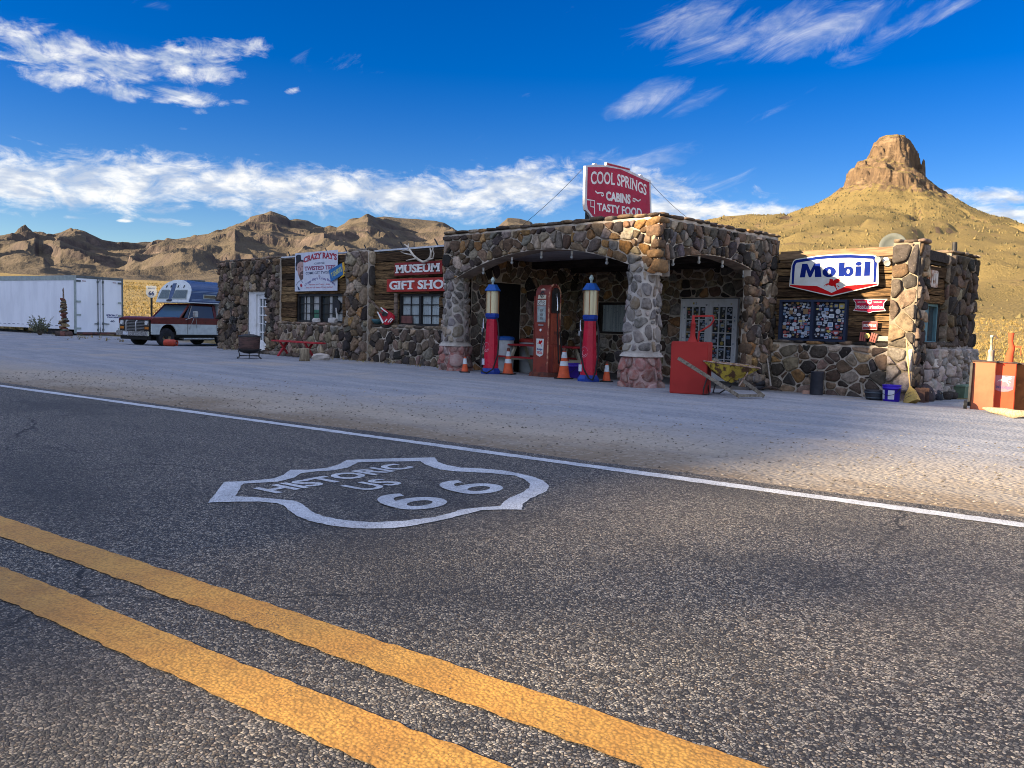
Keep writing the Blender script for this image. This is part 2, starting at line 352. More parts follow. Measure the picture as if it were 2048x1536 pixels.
def ground_material():
    m, b, bs = new_mat('gravel_and_grass'); v = pos(b)
    t = b.vm('DOT_PRODUCT', v, tuple(RN)); sx = b.n('ShaderNodeSeparateXYZ'); b.link(v, sx.inputs[0]); X, Y = sx.outputs[0], sx.outputs[1]
    big = b.noise(v, 0.45, 6, 0.6); fine = b.noise(v, 9, 8, 0.7); st_ = b.noise(b.vm('MULTIPLY', v, (0.35, 1.6, 1)), 1.3, 6, 0.65)
    apron = b.mix(b.rng(st_, 0.38, 0.62), (0.195, 0.21, 0.238), (0.262, 0.27, 0.29))
    apron = b.mix(b.rng(big, 0.52, 0.7), apron, (0.30, 0.275, 0.25))
    near = b.m('ADD', t, b.m('MULTIPLY', b.m('SUBTRACT', big, 0.5), 3.2))
    gravel = b.mix(b.rng(st_, 0.35, 0.65), (0.33, 0.285, 0.228), (0.27, 0.24, 0.20))
    c = b.mix(b.rng(near, 7.0, 9.6), gravel, apron)
    c = b.mix(b.m('MULTIPLY', b.rng(b.m('ADD', near, b.m('MULTIPLY', b.m('SUBTRACT', st_, 0.5), 1.4)), 7.2, 6.0), 0.75), c, (0.15, 0.108, 0.066))
    sl = b.vm('DOT_PRODUCT', v, tuple(RD)); tw_ = b.m('ADD', t, b.m('MULTIPLY', b.m('SINE', b.m('MULTIPLY', sl, 0.17)), 0.9)); trk = b.m('ABSOLUTE', b.m('SUBTRACT', b.m('FRACT', b.m('MULTIPLY', tw_, 0.61)), 0.5))
    c = b.mix(b.m('MULTIPLY', b.rng(trk, 0.12, 0.03), b.rng(st_, 0.42, 0.6, 0, 0.4)), c, (0.20, 0.175, 0.15))
    peb = b.voro(v, 34, out='Color'); pr = b.n('ShaderNodeSeparateColor'); b.link(peb, pr.inputs[0])
    c = b.mix(b.m('MULTIPLY', b.rng(pr.outputs[0], 0.80, 0.95), 0.22), c, (0.48, 0.43, 0.37))
    c = b.mix(b.m('MULTIPLY', b.rng(pr.outputs[1], 0.86, 0.97), 0.4), c, (0.08, 0.07, 0.06))
    c = b.mix(b.m('MULTIPLY', b.rng(fine, 0.56, 0.75), 0.45), c, (0.12, 0.10, 0.085))
    g, h = grass_nodes(b, v)
    yb = b.m('ADD', b.m('MULTIPLY', b.m('MINIMUM', b.m('ADD', X, 30.0), 0.0), 0.25), 18.6)
    yb = b.m('SUBTRACT', yb, b.m('MULTIPLY', b.rng(X, -6, -3), 1.8))
    d = b.m('ADD', b.m('SUBTRACT', Y, yb), b.m('MULTIPLY', b.m('SUBTRACT', b.noise(v, 0.9, 5), 0.5), 3.0))
    gm = b.rng(d, -0.5, 0.6)
    b.link(b.mix(gm, c, g), bs.inputs['Base Color']); bs.inputs['Roughness'].default_value = 0.95; bs.inputs['Specular IOR Level'].default_value = 0.15
    gh = b.m('ADD', b.m('MULTIPLY', fine, 0.007), b.m('MULTIPLY', b.voro(v, 26, out='Distance'), -0.009))
    hh = b.m('ADD', b.m('MULTIPLY', b.m('SUBTRACT', 1.0, gm), gh), b.m('MULTIPLY', gm, b.m('MULTIPLY', h, 0.35)))
    bump(b, bs, hh, 0.9, 1.0)
    return m
M_GROUND = ground_material()
azs = list(np.linspace(-50, 50, 161))+list(np.linspace(55, 305, 51)); rs = [0.4*1.062**i for i in range(164)]
mb = MB(); vs = [(0, 0, 0)]
for r in rs:
    for a in azs:
        d = fw*math.cos(R(a))+rt*math.sin(R(a)); x, y = d[0]*r, d[1]*r; vs.append((x, y, G(x, y)))
n = len(azs); fs = [(0, 1+(k+1) % n, 1+k) for k in range(n)]
for j in range(len(rs)-1):
    for k in range(n): fs.append((1+j*n+k, 1+j*n+(k+1) % n, 1+(j+1)*n+(k+1) % n, 1+(j+1)*n+k))
fs = [f[::-1] if len(f) == 3 else f[::-1] for f in fs]
mb.add(vs, fs, 0, True); o = mb.build('ground', M_GROUND)
bm = bmesh.new(); bm.from_mesh(o.data); bmesh.ops.recalc_face_normals(bm, faces=bm.faces)
if sum(f.normal.z for f in bm.faces) < 0: bmesh.ops.reverse_faces(bm, faces=bm.faces)
bm.to_mesh(o.data); bm.free(); setp(o, kind='structure')

# ------------------------------------------------------------------ the butte with its rock tower
def rock_nodes(b, v, c1, c2, c3, sc):
    n = b.noise(b.vm('MULTIPLY', v, (1, 1, 0.35)), sc, 8, 0.68); n2 = b.noise(b.vm('MULTIPLY', v, (0.5, 0.5, 1.6)), sc*0.6, 6, 0.6)
    c = b.mix(b.rng(n, 0.38, 0.62), c1, c2); c = b.mix(b.rng(n2, 0.52, 0.66), c, c3)
    return c, n
def hill_material(name, rock, grass_mix, sc, thr=(0.62, 0.78), bs_=1.0):
    m, b, bs = new_mat(name); v = pos(b)
    c, h = rock_nodes(b, v, *rock, sc)
    g, gh = grass_nodes(b, v)
    g = b.mix(grass_mix[1], g, grass_mix[0])
    nz = b.n('ShaderNodeSeparateXYZ'); b.link(b.n('ShaderNodeNewGeometry').outputs['True Normal'], nz.inputs[0])
    k = b.rng(b.m('ADD', nz.outputs[2], b.m('MULTIPLY', b.m('SUBTRACT', b.noise(v, sc*0.5, 5), 0.5), 0.25)), thr[0], thr[1])
    pt = b.rng(b.noise(v, sc*0.22, 7, 0.7), 0.56, 0.66)
    k = b.m('MULTIPLY', k, b.m('SUBTRACT', 1.0, b.m('MULTIPLY', pt, 0.6)))
    b.link(b.mix(k, c, g), bs.inputs['Base Color']); bs.inputs['Roughness'].default_value = 0.95; bs.inputs['Specular IOR Level'].default_value = 0.1
    bump(b, bs, b.m('ADD', b.m('MULTIPLY', h, 2.2/sc*0.1), b.m('MULTIPLY', gh, 0.4)), bs_, 1.0)
    return m
M_BUTTE = hill_material('butte_rock', ((0.13, 0.088, 0.052), (0.08, 0.055, 0.036), (0.18, 0.125, 0.076)), ((0.145, 0.110, 0.044), 0.7), 0.35, bs_=1.0)
D0 = 600.0; a0, _ = azel(1787, 470); BC = (fw*math.cos(a0)+rt*math.sin(a0))*D0
def prof(pts):
    out = []
    for dx, y in pts:
        a, e = azel(1787+dx, y); out.append((abs(D0*math.tan(a-a0)), 1.1+D0/math.cos(a-a0)*math.tan(e)))
    return zip(*out)
pr_r, pr_z = map(list, prof([(0, 273), (22, 276), (34, 284), (43, 302), (50, 324), (55, 345), (58, 364), (66, 374), (100, 395), (150, 421), (200, 441), (261, 463), (350, 494), (500, 540), (700, 590), (1000, 640), (1300, 700)]))
pl_r, pl_z = map(list, prof([(0, 273), (-26, 276), (-37, 286), (-45, 302), (-53, 318), (-74, 333), (-78, 344), (-92, 347), (-97, 368), (-106, 382), (-150, 411), (-200, 433), (-257, 456), (-330, 466), (-500, 500), (-700, 550), (-1000, 620), (-1300, 690)]))
rr = list(np.linspace(0, 40, 74))+list(np.linspace(42, 120, 44))+list(np.linspace(124, 470, 60)); nth = 420
vs = []
dn = unit(-BC)
for r in rr:
    for k in range(nth):
        th = 2*math.pi*k/nth; d = unit(rt*math.cos(th)-fw*math.sin(th)); side = (math.cos(th)+1)/2; ribs = 0.0
        if r < 75:
            z0 = np.interp(r, pr_r, pr_z)*side+np.interp(r, pl_r, pl_z)*(1-side); q = Vector((d[0]*r/11, d[1]*r/11, z0/17))
            ribs = (NZ.fractal(q, 1.0, 2.1, 6)*3.0+abs(NZ.noise(q*3.1))*2.2-0.5)*ss(r/12)*(1-ss((r-36)/18))
        r2 = max(0, r+ribs)
        z = np.interp(r2, pr_r, pr_z)*side+np.interp(r2, pl_r, pl_z)*(1-side)
        x, y = BC[0]+d[0]*r, BC[1]+d[1]*r
        f = ss((r-25)/40)
        z += f*min(1.0, 200/(r+1))*NZ.fractal(Vector((x/24, y/24, 0.3)), 1.0, 2.0, 6)*3.2*(1 if abs(math.cos(th)) < 0.93 else 0.5)
        if r < 42: z += NZ.noise(Vector((x/3.0, y/3.0, z/9)))*1.1
        gl = abs(NZ.noise(Vector((math.cos(th)*2.6, math.sin(th)*2.6, 9+r*0.004)))); z -= f*(0.10-min(0.10, gl))*35*ss((r-50)/60)*(1-ss((r-300)/150))
        # a deep shaded hollow under the tower's right shoulder
        wa = math.atan2(math.sin(th-1.15), math.cos(th-1.15)); z -= 20*ss((0.36-abs(wa))/0.12)*ss((r-11.5)/2.0)*(1-ss((r-19.5)/2.5))
        # rock bands on the lower talus
        bnd = NZ.noise(Vector((x/40, y/40, 5.5))); z += (ss((bnd-0.25)/0.08))*2.6*f*(1-ss((r-330)/100))
        vs.append((x, y, z))
fs = [(j*nth+k, (j+1)*nth+k, (j+1)*nth+(k+1) % nth, j*nth+(k+1) % nth) for j in range(len(rr)-1) for k in range(nth)]
def land(name, vs, fs, m, smooth=True):
    mb = MB(); mb.add(vs, fs, 0, smooth); o = mb.build(name, m)
    if sum(p.normal.z for p in o.data.polygons) < 0: o.data.flip_normals()
    return setp(o, kind='structure')
BUTTE_V, BUTTE_F = vs, fs
land('butte', vs, fs, M_BUTTE, True)

# ------------------------------------------------------------------ the far mountains
M_MTN = hill_material('mountain_rock', ((0.078, 0.062, 0.053), (0.050, 0.042, 0.040), (0.13, 0.10, 0.082)), ((0.074, 0.062, 0.047), 0.95), 0.035, (0.5, 0.85), 1.0)
ST = [(930, [(-400, 585), (1700, 600)]), (1330, [(-400, 545), (0, 549), (250, 549), (330, 552), (440, 548), (600, 548), (900, 548), (1200, 552), (1600, 560)]),
      (1560, [(-400, 520), (-100, 515), (0, 524), (40, 516), (88, 520), (100, 536), (180, 541), (250, 547), (270, 535), (300, 526), (345, 512), (362, 507), (385, 508), (405, 516), (430, 528), (445, 538), (520, 532), (590, 520), (640, 508), (700, 505), (760, 515), (850, 525), (1000, 535), (1300, 545), (1600, 550)]),
      (1800, [(-400, 500), (-100, 488), (0, 502), (45, 492), (70, 487), (78, 498), (108, 497), (120, 490), (160, 505), (190, 530), (240, 541), (300, 528), (330, 515), (380, 505), (440, 492), (470, 472), (480, 482), (520, 498), (575, 516), (610, 505), (650, 492), (690, 480), (715, 492), (760, 510), (850, 520), (900, 500), (1000, 520), (1300, 535), (1600, 545)]),
      (2250, [(-400, 480), (-100, 478), (0, 490), (60, 478), (110, 484), (150, 474), (172, 480), (215, 508), (260, 511), (300, 500), (350, 490), (420, 478), (470, 466), (545, 462), (600, 474), (655, 486), (690, 468), (735, 448), (760, 470), (830, 500), (880, 488), (905, 470), (940, 480), (1000, 490), (1300, 510), (1600, 520)]),
      (2700, [(-400, 470), (-100, 472), (0, 488), (14, 481), (26, 473), (34, 475), (60, 469), (100, 471), (125, 464), (138, 460), (142, 458), (146, 461), (165, 461), (182, 468), (205, 479), (240, 485), (300, 487), (350, 480), (400, 470), (445, 464), (470, 453), (497, 439), (500, 435), (530, 428), (541, 423), (548, 425), (572, 433), (580, 440), (592, 437), (615, 441), (632, 450), (648, 455), (660, 451), (674, 455), (700, 441), (728, 437), (768, 433), (800, 437), (840, 439), (870, 441), (888, 446), (902, 455), (920, 464), (980, 468), (1003, 446), (1015, 436), (1040, 437), (1062, 443), (1085, 470), (1300, 480), (1440, 470), (1475, 450), (1485, 444), (1500, 448), (1520, 456), (1560, 480), (1700, 500)]),
      (3300, [(-400, 560), (1700, 560)])]
RST = [s[0] for s in ST]
pxs = list(np.arange(-380, 1100, 2.2))+list(np.arange(1100, 1680, 6)); rr = list(np.linspace(930, 1320, 26))+list(np.linspace(1330, 2705, 190))+list(np.linspace(2730, 3300, 12))
tab = []
for r_, pts in ST:
    pa = [azel(p[0], p[1]) for p in pts]; A = [p[0] for p in pa]; Z = [1.1+r_*math.tan(p[1]) for p in pa]
    tab.append((A, Z))
vs = []
for px in pxs:
    a, _ = azel(px, 500); zc = [np.interp(a, A, Z) for A, Z in tab]; d = fw*math.cos(a)+rt*math.sin(a)
    for r in rr:
        x, y = d[0]*r, d[1]*r
        aw = 60*NZ.noise(Vector((x/260, y/260, 1.2))) if r < 2600 else 0
        j = 0; z = np.interp(r+aw, RST, zc)
        k = min(1, max(0.0, (r-1200)/250))*(1.0 if r < 2450 else max(0.10, 1-(r-2450)/250))
        f1 = NZ.fractal(Vector((x/190, y/190, z/160)), 1.0, 2.0, 7); rdg = 1-abs(NZ.noise(Vector((x/120, y/120, 2.0))))
        z += k*(f1*22+(rdg-0.75)*44)
        # cliff bands
        st_ = (z/42+NZ.noise(Vector((x/300, y/300, 4)))*0.9); fr = st_-math.floor(st_); msk = ss((NZ.noise(Vector((x/210, y/210, 8.8)))+0.08)/0.25)*k
        z += msk*42*(ss((fr-0.30)/0.3)-fr)*0.42
        vs.append((x, y, z))
m_ = len(rr); fs = [(i*m_+j, i*m_+j+1, (i+1)*m_+j+1, (i+1)*m_+j) for i in range(len(pxs)-1) for j in range(m_-1)]
land('mountains', vs, fs, M_MTN, False)

# ------------------------------------------------------------------ the hill across the road, behind the camera
SH = unit([SUN[0], SUN[1], 0]); SU = np.array([SH[1], -SH[0], 0]); TE = -SUN[2]/math.hypot(SUN[0], SUN[1])
US = [-150, -130, -100, -80, -60, -50, -46, -36, -26, -20, -16, -14, -13, -10, -7.2, -4.9, -3.7, -2.7, -1.5, 5, 20, 60, 80]
SS = [-34, -27, -20, -6, -1.0, 1.2, 2.2, 4.9, 7.2, 7.6, 6.3, 5.25, 4.75, 3.35, 2.45, 1.12, 0.58, 0.20, -0.40, -2.9, -8, -27, -34]
us = list(np.linspace(-150, -30, 60))+list(np.linspace(-29.6, 2, 200))+list(np.linspace(3, 80, 40)); aa = [-190, -160, -135, -115, -103, -96, -92, -90, -88, -84, -77, -68, -58, -48, -40]
vs = []
for u in us:
    top = np.interp(u, US, SS)+TE*90
    for a in aa:
        k = abs(a+90)/(52 if a > -90 else 58); z = top*(1-k) if k < 1 else -1
        z += NZ.noise(Vector((u/7, a/7, 1)))*(0 if a == -90 else 1.2)
        if a == -90: z += 0.22*NZ.noise(Vector((u*0.9, 2, 1)))+0
        vs.append(tuple(SH*a+SU*u+up*(z-0.3)))
m_ = len(aa); fs = [(i*m_+j, i*m_+j+1, (i+1)*m_+j+1, (i+1)*m_+j) for i in range(len(us)-1) for j in range(m_-1)]
land('hill', vs, fs, M_BUTTE)

# sparse mesquites along its crest; their soft shade falls across the road
M_LEAF = None
def mesquites():
    m = attr_mat('mesquite_leaves', var=0.0, bst=0); bark = mat('mesquite_bark', (0.09, 0.07, 0.05), rough=0.9); rg = random.Random(77)
    for n_, (px, py, w) in enumerate(((1500, 1095, 0.55), (1610, 1132, 0.5), (1930, 1170, 0.55), (1950, 1410, 0.6), (1350, 1195, 0.4))):
        g = on_z(px, py, 0); u = g[:2] @ SU[:2]; a = g[:2] @ SH[:2]; zc = TE*a+TE*90; base = SH*-90+SU*u; hz = np.interp(u, US, SS)+TE*90-0.6
        t = empty('mesquite_tree', (base[0], base[1], hz), 0, 'sparse mesquite on the hill across the road', 'tree', 'mesquites on the hill behind the camera'); h = zc-hz
        mb = MB(); mb.tube([(0, 0, 0), (0.05, 0.02, h*0.6), (0, 0, h)], [0.05, 0.035, 0.02], 6); mb.build('trunk', bark, t); mb = MB()
        for _ in range(34):
            c = np.array([rg.gauss(0, 0.36)*w, rg.gauss(0, 0.35)*w, h+rg.gauss(0, 0.085)*w]); e = unit([rg.gauss(0, 1), rg.gauss(0, 1), rg.gauss(0, 1)]); f = unit(np.cross(e, [0.3, 1, 0.2])); s = rg.uniform(0.08, 0.16)
            mb.add([c-f*s*0.4, c+e*s, c+f*s*0.4, c-e*s], [(0, 1, 2, 3)], 0, False, (0.08, 0.09, 0.04))
        mb.build('crown', m, t)
# ------------------------------------------------------------------ the road
def asphalt():
    m, b, bs = new_mat('chip_seal'); v = pos(b)
    d = b.n('ShaderNodeTexVoronoi', feature='F1'); b.link(b.vm('ADD', v, b.vm('SCALE', b.noise(v, 60, 3, out='Color'), None) if False else v) if False else v, d.inputs['Vector']); d.inputs['Scale'].default_value = 98
    sc = b.n('ShaderNodeSeparateColor'); b.link(d.outputs['Color'], sc.inputs[0])
    d2 = b.n('ShaderNodeTexVoronoi', feature='DISTANCE_TO_EDGE'); b.link(v, d2.inputs['Vector']); d2.inputs['Scale'].default_value = 98
    c = b.ramp(sc.outputs[0], [(0.0, (0.024, 0.024, 0.025)), (0.30, (0.056, 0.054, 0.053)), (0.52, (0.135, 0.128, 0.118)), (0.80, (0.265, 0.242, 0.205)), (1.0, (0.43, 0.38, 0.30))])
    c = b.mix(b.m('MULTIPLY', b.rng(sc.outputs[1], 0.72, 0.95), 0.4), c, (0.20, 0.14, 0.08))
    gap = b.rng(d2.outputs['Distance'], 0.02, 0.16)
    c = b.mix(gap, (0.014, 0.014, 0.015), c)
    big = b.noise(b.vm('MULTIPLY', v, (0.5, 1.4, 1)), 0.8, 6, 0.62)
    c = b.mix(b.rng(big, 0.44, 0.66, 0.0, 0.5), c, (0.022, 0.022, 0.023)); c = b.mix(b.rng(b.noise(v, 0.33, 4), 0.5, 0.68, 0.0, 0.3), c, (0.025, 0.025, 0.026))
    wv_ = b.vm('ADD', v, b.vm('MULTIPLY', b.noise(v, 1.7, 5, 0.65, out='Color'), (0.5, 0.5, 0.0))); ck = b.n('ShaderNodeTexVoronoi', feature='DISTANCE_TO_EDGE'); b.link(wv_, ck.inputs['Vector']); ck.inputs['Scale'].default_value = 0.42
    c = b.mix(b.m('MULTIPLY', b.rng(ck.outputs['Distance'], 0.006, 0.0015), b.rng(b.noise(v, 0.5, 3), 0.46, 0.56, 0, 0.85)), c, (0.008, 0.008, 0.009))
    b.link(c, bs.inputs['Base Color']); bs.inputs['Roughness'].default_value = 0.72; bs.inputs['Specular IOR Level'].default_value = 0.35
    h = b.m('SUBTRACT', b.m('MULTIPLY', gap, 0.0026), b.m('MULTIPLY', d.outputs['Distance'], 0.002))
    h = b.m('ADD', h, b.m('MULTIPLY', b.noise(v, 300, 4), 0.0012))
    h = b.m('ADD', h, b.m('MULTIPLY', sc.outputs[2], 0.002))
    bump(b, bs, h, 1.0, 1.0)
    return m
def road_paint(name, c, c2, worn=(0.03, 0.03, 0.03), lo=0.615):
    m, b, bs = new_mat(name); v = pos(b)
    k = b.mix(b.rng(b.noise(v, 5, 6, 0.6), 0.35, 0.65), c, c2)
    k = b.mix(b.m('MULTIPLY', b.rng(b.noise(v, 2.2, 5, 0.65), 0.5, 0.7), 0.45), k, tuple(x*0.55 for x in c))
    k = b.mix(b.m('MULTIPLY', b.rng(b.noise(b.vm('MULTIPLY', v, (0.5, 1.6, 1)), 1.3, 7, 0.7), 0.5, 0.66), 0.45), k, tuple(x*0.4+0.01 for x in c)); k = b.mix(b.rng(b.voro(v, 88, out='Distance'), 0.42, 0.7, 0, 0.5), k, tuple(x*0.35 for x in c))
    k = b.mix(b.rng(b.m('ADD', b.noise(v, 150, 4, 0.7), b.m('MULTIPLY', b.noise(v, 3.1, 4), 0.25)), lo+0.12, lo+0.17), k, worn)
    b.link(k, bs.inputs['Base Color']); bs.inputs['Roughness'].default_value = 0.62; bs.inputs['Specular IOR Level'].default_value = 0.35
    vd = b.voro(v, 88, out='Distance')
    bump(b, bs, b.m('ADD', b.m('MULTIPLY', vd, -0.0018), b.m('MULTIPLY', b.noise(v, 30, 6, 0.7), 0.0028)), 0.9, 1.0)
    return m
rng = random.Random(5)
def wob(s, k, amp, fr): return amp*NZ.noise(Vector((s*fr, k*7.3, 0.5)))
def band(mb, t0, t1, s0, s1, z, amp, fine, step, k):
    ss_ = []; s = s0
    while s <= s1: ss_.append(s); s += step if abs(s) < 14 else step*(1+(abs(s)-14)*0.25)
    vs = []
    for s in ss_:
        w0 = wob(s, k, amp, 0.9)+wob(s, k+3, fine, 19); w1 = wob(s, k+1, amp, 0.9)+wob(s, k+5, fine, 19)
        vs += [st(s, t0+w0, z), st(s, t1+w1, z)]
    return mb.add(vs, [(2*i, 2*i+2, 2*i+3, 2*i+1) for i in range(len(ss_)-1)], 0, False)
def flat(mb, name, m, parent=None):
    o = mb.build(name, m, parent)
    if o.data.polygons and o.data.polygons[0].normal.z < 0: o.data.flip_normals()
    return o
road = flat(band(MB(), -2.4, 5.92, -60, 220, 0.006, 0.07, 0.02, 0.12, 1), 'road', asphalt()); setp(road, kind='structure')
M_YEL = road_paint('road_paint_yellow', (0.50, 0.265, 0.055), (0.42, 0.205, 0.042)); M_WHT = road_paint('road_paint_white', (0.56, 0.58, 0.60), (0.44, 0.46, 0.49), lo=0.585)
flat(band(MB(), 1.838, 2.026, -40, 200, 0.0105, 0.012, 0.010, 0.02, 11), 'center_line', M_YEL, road)
flat(band(MB(), 1.4245, 1.623, -40, 200, 0.0105, 0.014, 0.010, 0.02, 21), 'center_line', M_YEL, road)
flat(band(MB(), 5.595, 5.733, -40, 200, 0.0105, 0.02, 0.012, 0.03, 31), 'edge_line', M_WHT, road)
OUT = [(4.19, 2.94), (4.65, 3.38), (4.58, 3.47), (4.51, 3.67), (4.57, 3.81), (4.69, 3.97), (4.6, 4.06), (4.56, 4.2), (4.6, 4.35), (4.71, 4.55), (4.57, 4.78), (4.3, 5.13), (4.14, 4.98), (4.01, 4.92), (3.85, 4.9), (3.71, 4.98), (3.54, 5.03), (3.36, 5.0), (3.22, 4.96), (3.08, 4.88), (2.95, 4.74), (2.88, 4.6), (2.85, 4.47), (2.83, 4.33), (2.78, 4.17), (2.69, 4.02), (2.76, 3.97), (2.86, 3.85), (2.87, 3.68), (2.88, 3.5), (2.91, 3.33), (2.96, 3.19), (3.07, 3.09), (3.15, 3.05), (3.27, 3.02), (3.42, 3.02), (3.54, 3.05), (3.7, 3.12), (3.79, 3.17), (3.88, 3.19), (3.99, 3.15), (4.09, 3.06)]
INN = [(4.22, 3.15), (4.51, 3.42), (4.46, 3.52), (4.4, 3.62), (4.44, 3.8), (4.53, 3.93), (4.51, 4.05), (4.45, 4.17), (4.46, 4.32), (4.57, 4.53), (4.43, 4.72), (4.26, 4.91), (4.12, 4.81), (3.91, 4.73), (3.77, 4.75), (3.55, 4.87), (3.35, 4.91), (3.22, 4.84), (3.1, 4.73), (3.02, 4.59), (2.97, 4.43), (2.94, 4.27), (2.9, 4.13), (2.84, 4.01), (2.91, 3.92), (2.96, 3.78), (2.95, 3.66), (2.96, 3.51), (3.03, 3.35), (3.13, 3.22), (3.21, 3.18), (3.3, 3.15), (3.41, 3.14), (3.52, 3.16), (3.63, 3.21), (3.75, 3.27), (3.86, 3.3), (3.97, 3.27), (4.12, 3.21)]
def dense(l, step=0.03, amp=0.008):
    out = []
    for i in range(len(l)):
        p, q = np.array(l[i]), np.array(l[(i+1) % len(l)]); k = max(1, int(np.linalg.norm(q-p)/step))
        for j in range(k):
            c = p+(q-p)*j/k; out.append((c[0]+amp*NZ.noise(Vector((c[0]*23, c[1]*23, 1))), c[1]+amp*NZ.noise(Vector((c[0]*23, c[1]*23, 5)))))
    return out
mb = MB(); mb.poly([dense(OUT), dense(INN)], (0, 0, 0.0105), RD, RN, 0, 0); shield = flat(mb, 'shield_marking', M_WHT, road)
mb = MB(); O_ = (0, 0, 0.0105)
letters(mb, 'HISTORIC', 3.37, 4.105, 1.31, 0.235, O_, RN, RD, 0, 0, bold=0.035)
flat(mb, 'route_lettering', M_WHT, shield); mb = MB(); letters(mb, 'US', 3.80, 3.745, 0.36, 0.25, O_, RN, RD, 0, 0, bold=0.02)
flat(mb, 'route_lettering', M_WHT, shield)
for t0, s0 in ((3.56, 3.11), (4.16, 3.115)):
    mb = MB()
    th = 0.092; w, h = 0.385, 0.45; ro = 0.0
    bowl = arc(t0+w/2, s0+0.15, w/2, 0.15, 0, 360, 28)[:-1]; hole = arc(t0+w/2, s0+0.145, w/2-th*1.05, 0.062, 0, 360, 22)[:-1]
    mb.poly([bowl, hole], O_, RN, RD, 0, 0)
    tail = arc(t0+w*0.56, s0+0.16, w*0.56, 0.295, 180, 62, 16)+arc(t0+w*0.60, s0+0.19, w*0.60-th*1.25, 0.175, 66, 180, 14)
    mb.poly([tail], (0, 0, 0.0125), RN, RD, 0, 0); flat(mb, 'route_numeral', M_WHT, shield)

# ------------------------------------------------------------------ dry grass and loose gravel (nobody could count them)
def attr_mat(name, rough=0.9, bsc=40, bst=0.4, bd=0.01, var=0.35, vsc=12, spec=0.08, dark=None):
    m, b, bs = new_mat(name); a = b.n('ShaderNodeAttribute'); a.attribute_name = 'Col'; v = obc(b)
    n_ = b.noise(v, vsc, 6, 0.65); c = b.mix(b.m('MULTIPLY', b.rng(n_, 0.35, 0.68), var), a.outputs['Color'], dark or (0.03, 0.025, 0.02))
    c = b.mix(b.m('MULTIPLY', b.rng(b.noise(v, vsc*2.6, 5, 0.7), 0.58, 0.74), var*0.7), c, (0.50, 0.42, 0.33))
    b.link(c if var else a.outputs['Color'], bs.inputs['Base Color']); bs.inputs['Roughness'].default_value = rough; bs.inputs['Specular IOR Level'].default_value = spec
    if bst: bump(b, bs, b.noise(v, bsc, 6, 0.65), bst, bd)
    return m
mesquites()
M_TUFT = attr_mat('dry_grass_blades', var=0.0, bst=0)
mb = MB(); rng = random.Random(11); GC = [(0.31, 0.215, 0.072), (0.25, 0.175, 0.056), (0.22, 0.158, 0.055), (0.38, 0.28, 0.11), (0.22, 0.18, 0.07), (0.14, 0.125, 0.06)]
def tuft(x, y, h, w, col, nb):
    z = G(x, y)-0.03
    for _ in range(nb):
        a = rng.uniform(0, 6.28); l = rng.uniform(0.2, 1.0); d = np.array([math.cos(a), math.sin(a), 0]); e = np.array([-d[1], d[0], 0])
        p = np.array([x, y, z])+d*w*0.25*rng.random(); bw = w*rng.uniform(0.04, 0.11); k = rng.uniform(0.75, 1.15)
        mb.add([p-e*bw, p+e*bw, p+d*w*l*0.8+up*h*rng.uniform(0.6, 1.1)], [(0, 1, 2)], 0, False, tuple(c*k for c in col))
def wedge(p0, p1, r0, r1, num, hs):
    for _ in range(num):
        px = rng.uniform(p0, p1); r = r0*(r1/r0)**(rng.random()**0.8); a, _e = azel(px, 600); d = fw*math.cos(a)+rt*math.sin(a); x, y = d[0]*r, d[1]*r
        if -31 < x < -4 and y < 21.5: continue
        if y < 19.3+min(0, x+30)*0.25-(1.6 if x > -4 else 0): continue
        if x > -4.5 and y < 18.3: continue
        k = rng.random(); col = GC[int(k*k*6)] if rng.random() < 0.9 else GC[5]
        s = rng.uniform(0.6, 1.25)*(0.55+r/170); tuft(x, y, hs*s, hs*s*1.3, col, 7 if r < 90 else 5)
wedge(-60, 470, 47, 600, 10000, 0.27); wedge(1900, 2240, 19, 500, 9000, 0.25); wedge(470, 1900, 40, 300, 1500, 0.42)
for _ in range(70): tuft(rng.uniform(-28.5, -15.5), 13.05-abs(rng.gauss(0, 0.12)), rng.uniform(0.05, 0.13), 0.14, GC[rng.randrange(6)], 6)
for _ in range(40): tuft(rng.uniform(-49, -38), 12.6+rng.gauss(0, 0.5)+(0 if rng.random() < 0.5 else 0.8), rng.uniform(0.08, 0.2), 0.2, GC[rng.randrange(6)], 6)
setp(mb.build('dry_grass', M_TUFT), kind='stuff', label='pale golden bunch grass covering the slopes behind the stone shop')
mb = MB(); rng = random.Random(23); BV = BUTTE_V; k = 0
while k < 11000:                                              # scrub on the butte's slopes
    f = BUTTE_F[rng.randrange(74*420, len(BUTTE_F))]; p = np.array(BV[f[0]])+(np.array(BV[f[1]])-np.array(BV[f[0]]))*rng.random()+(np.array(BV[f[3]])-np.array(BV[f[0]]))*rng.random()
    d = p-BC*1.0; r = math.hypot(d[0], d[1])
    if (d[:2]@unit(BC)[:2]) > 60 or p[2] < G(p[0], p[1])-0.2 or rng.random() > min(1, r/120): continue
    k += 1; s = rng.uniform(0.35, 1.0)*(0.75+0.25*min(1, r/250)); col = rng.choice([(0.085, 0.072, 0.034), (0.12, 0.10, 0.045), (0.16, 0.12, 0.05), (0.14, 0.115, 0.052), (0.055, 0.05, 0.028), (0.11, 0.09, 0.042)])
    vs = [p+np.array([math.cos(a)*s, math.sin(a)*s, -0.3]) for a in (0.3, 1.87, 3.44, 5.01)]+[p+up*s*rng.uniform(0.7, 1.3)]
    mb.add(vs, [(0, 1, 4), (1, 2, 4), (2, 3, 4), (3, 0, 4)], 0, False, col)
setp(mb.build('scrub', M_TUFT), kind='stuff', label='low desert scrub dotting the slopes of the butte')
M_PEB = attr_mat('loose_stones', var=0.2)
mb = MB()
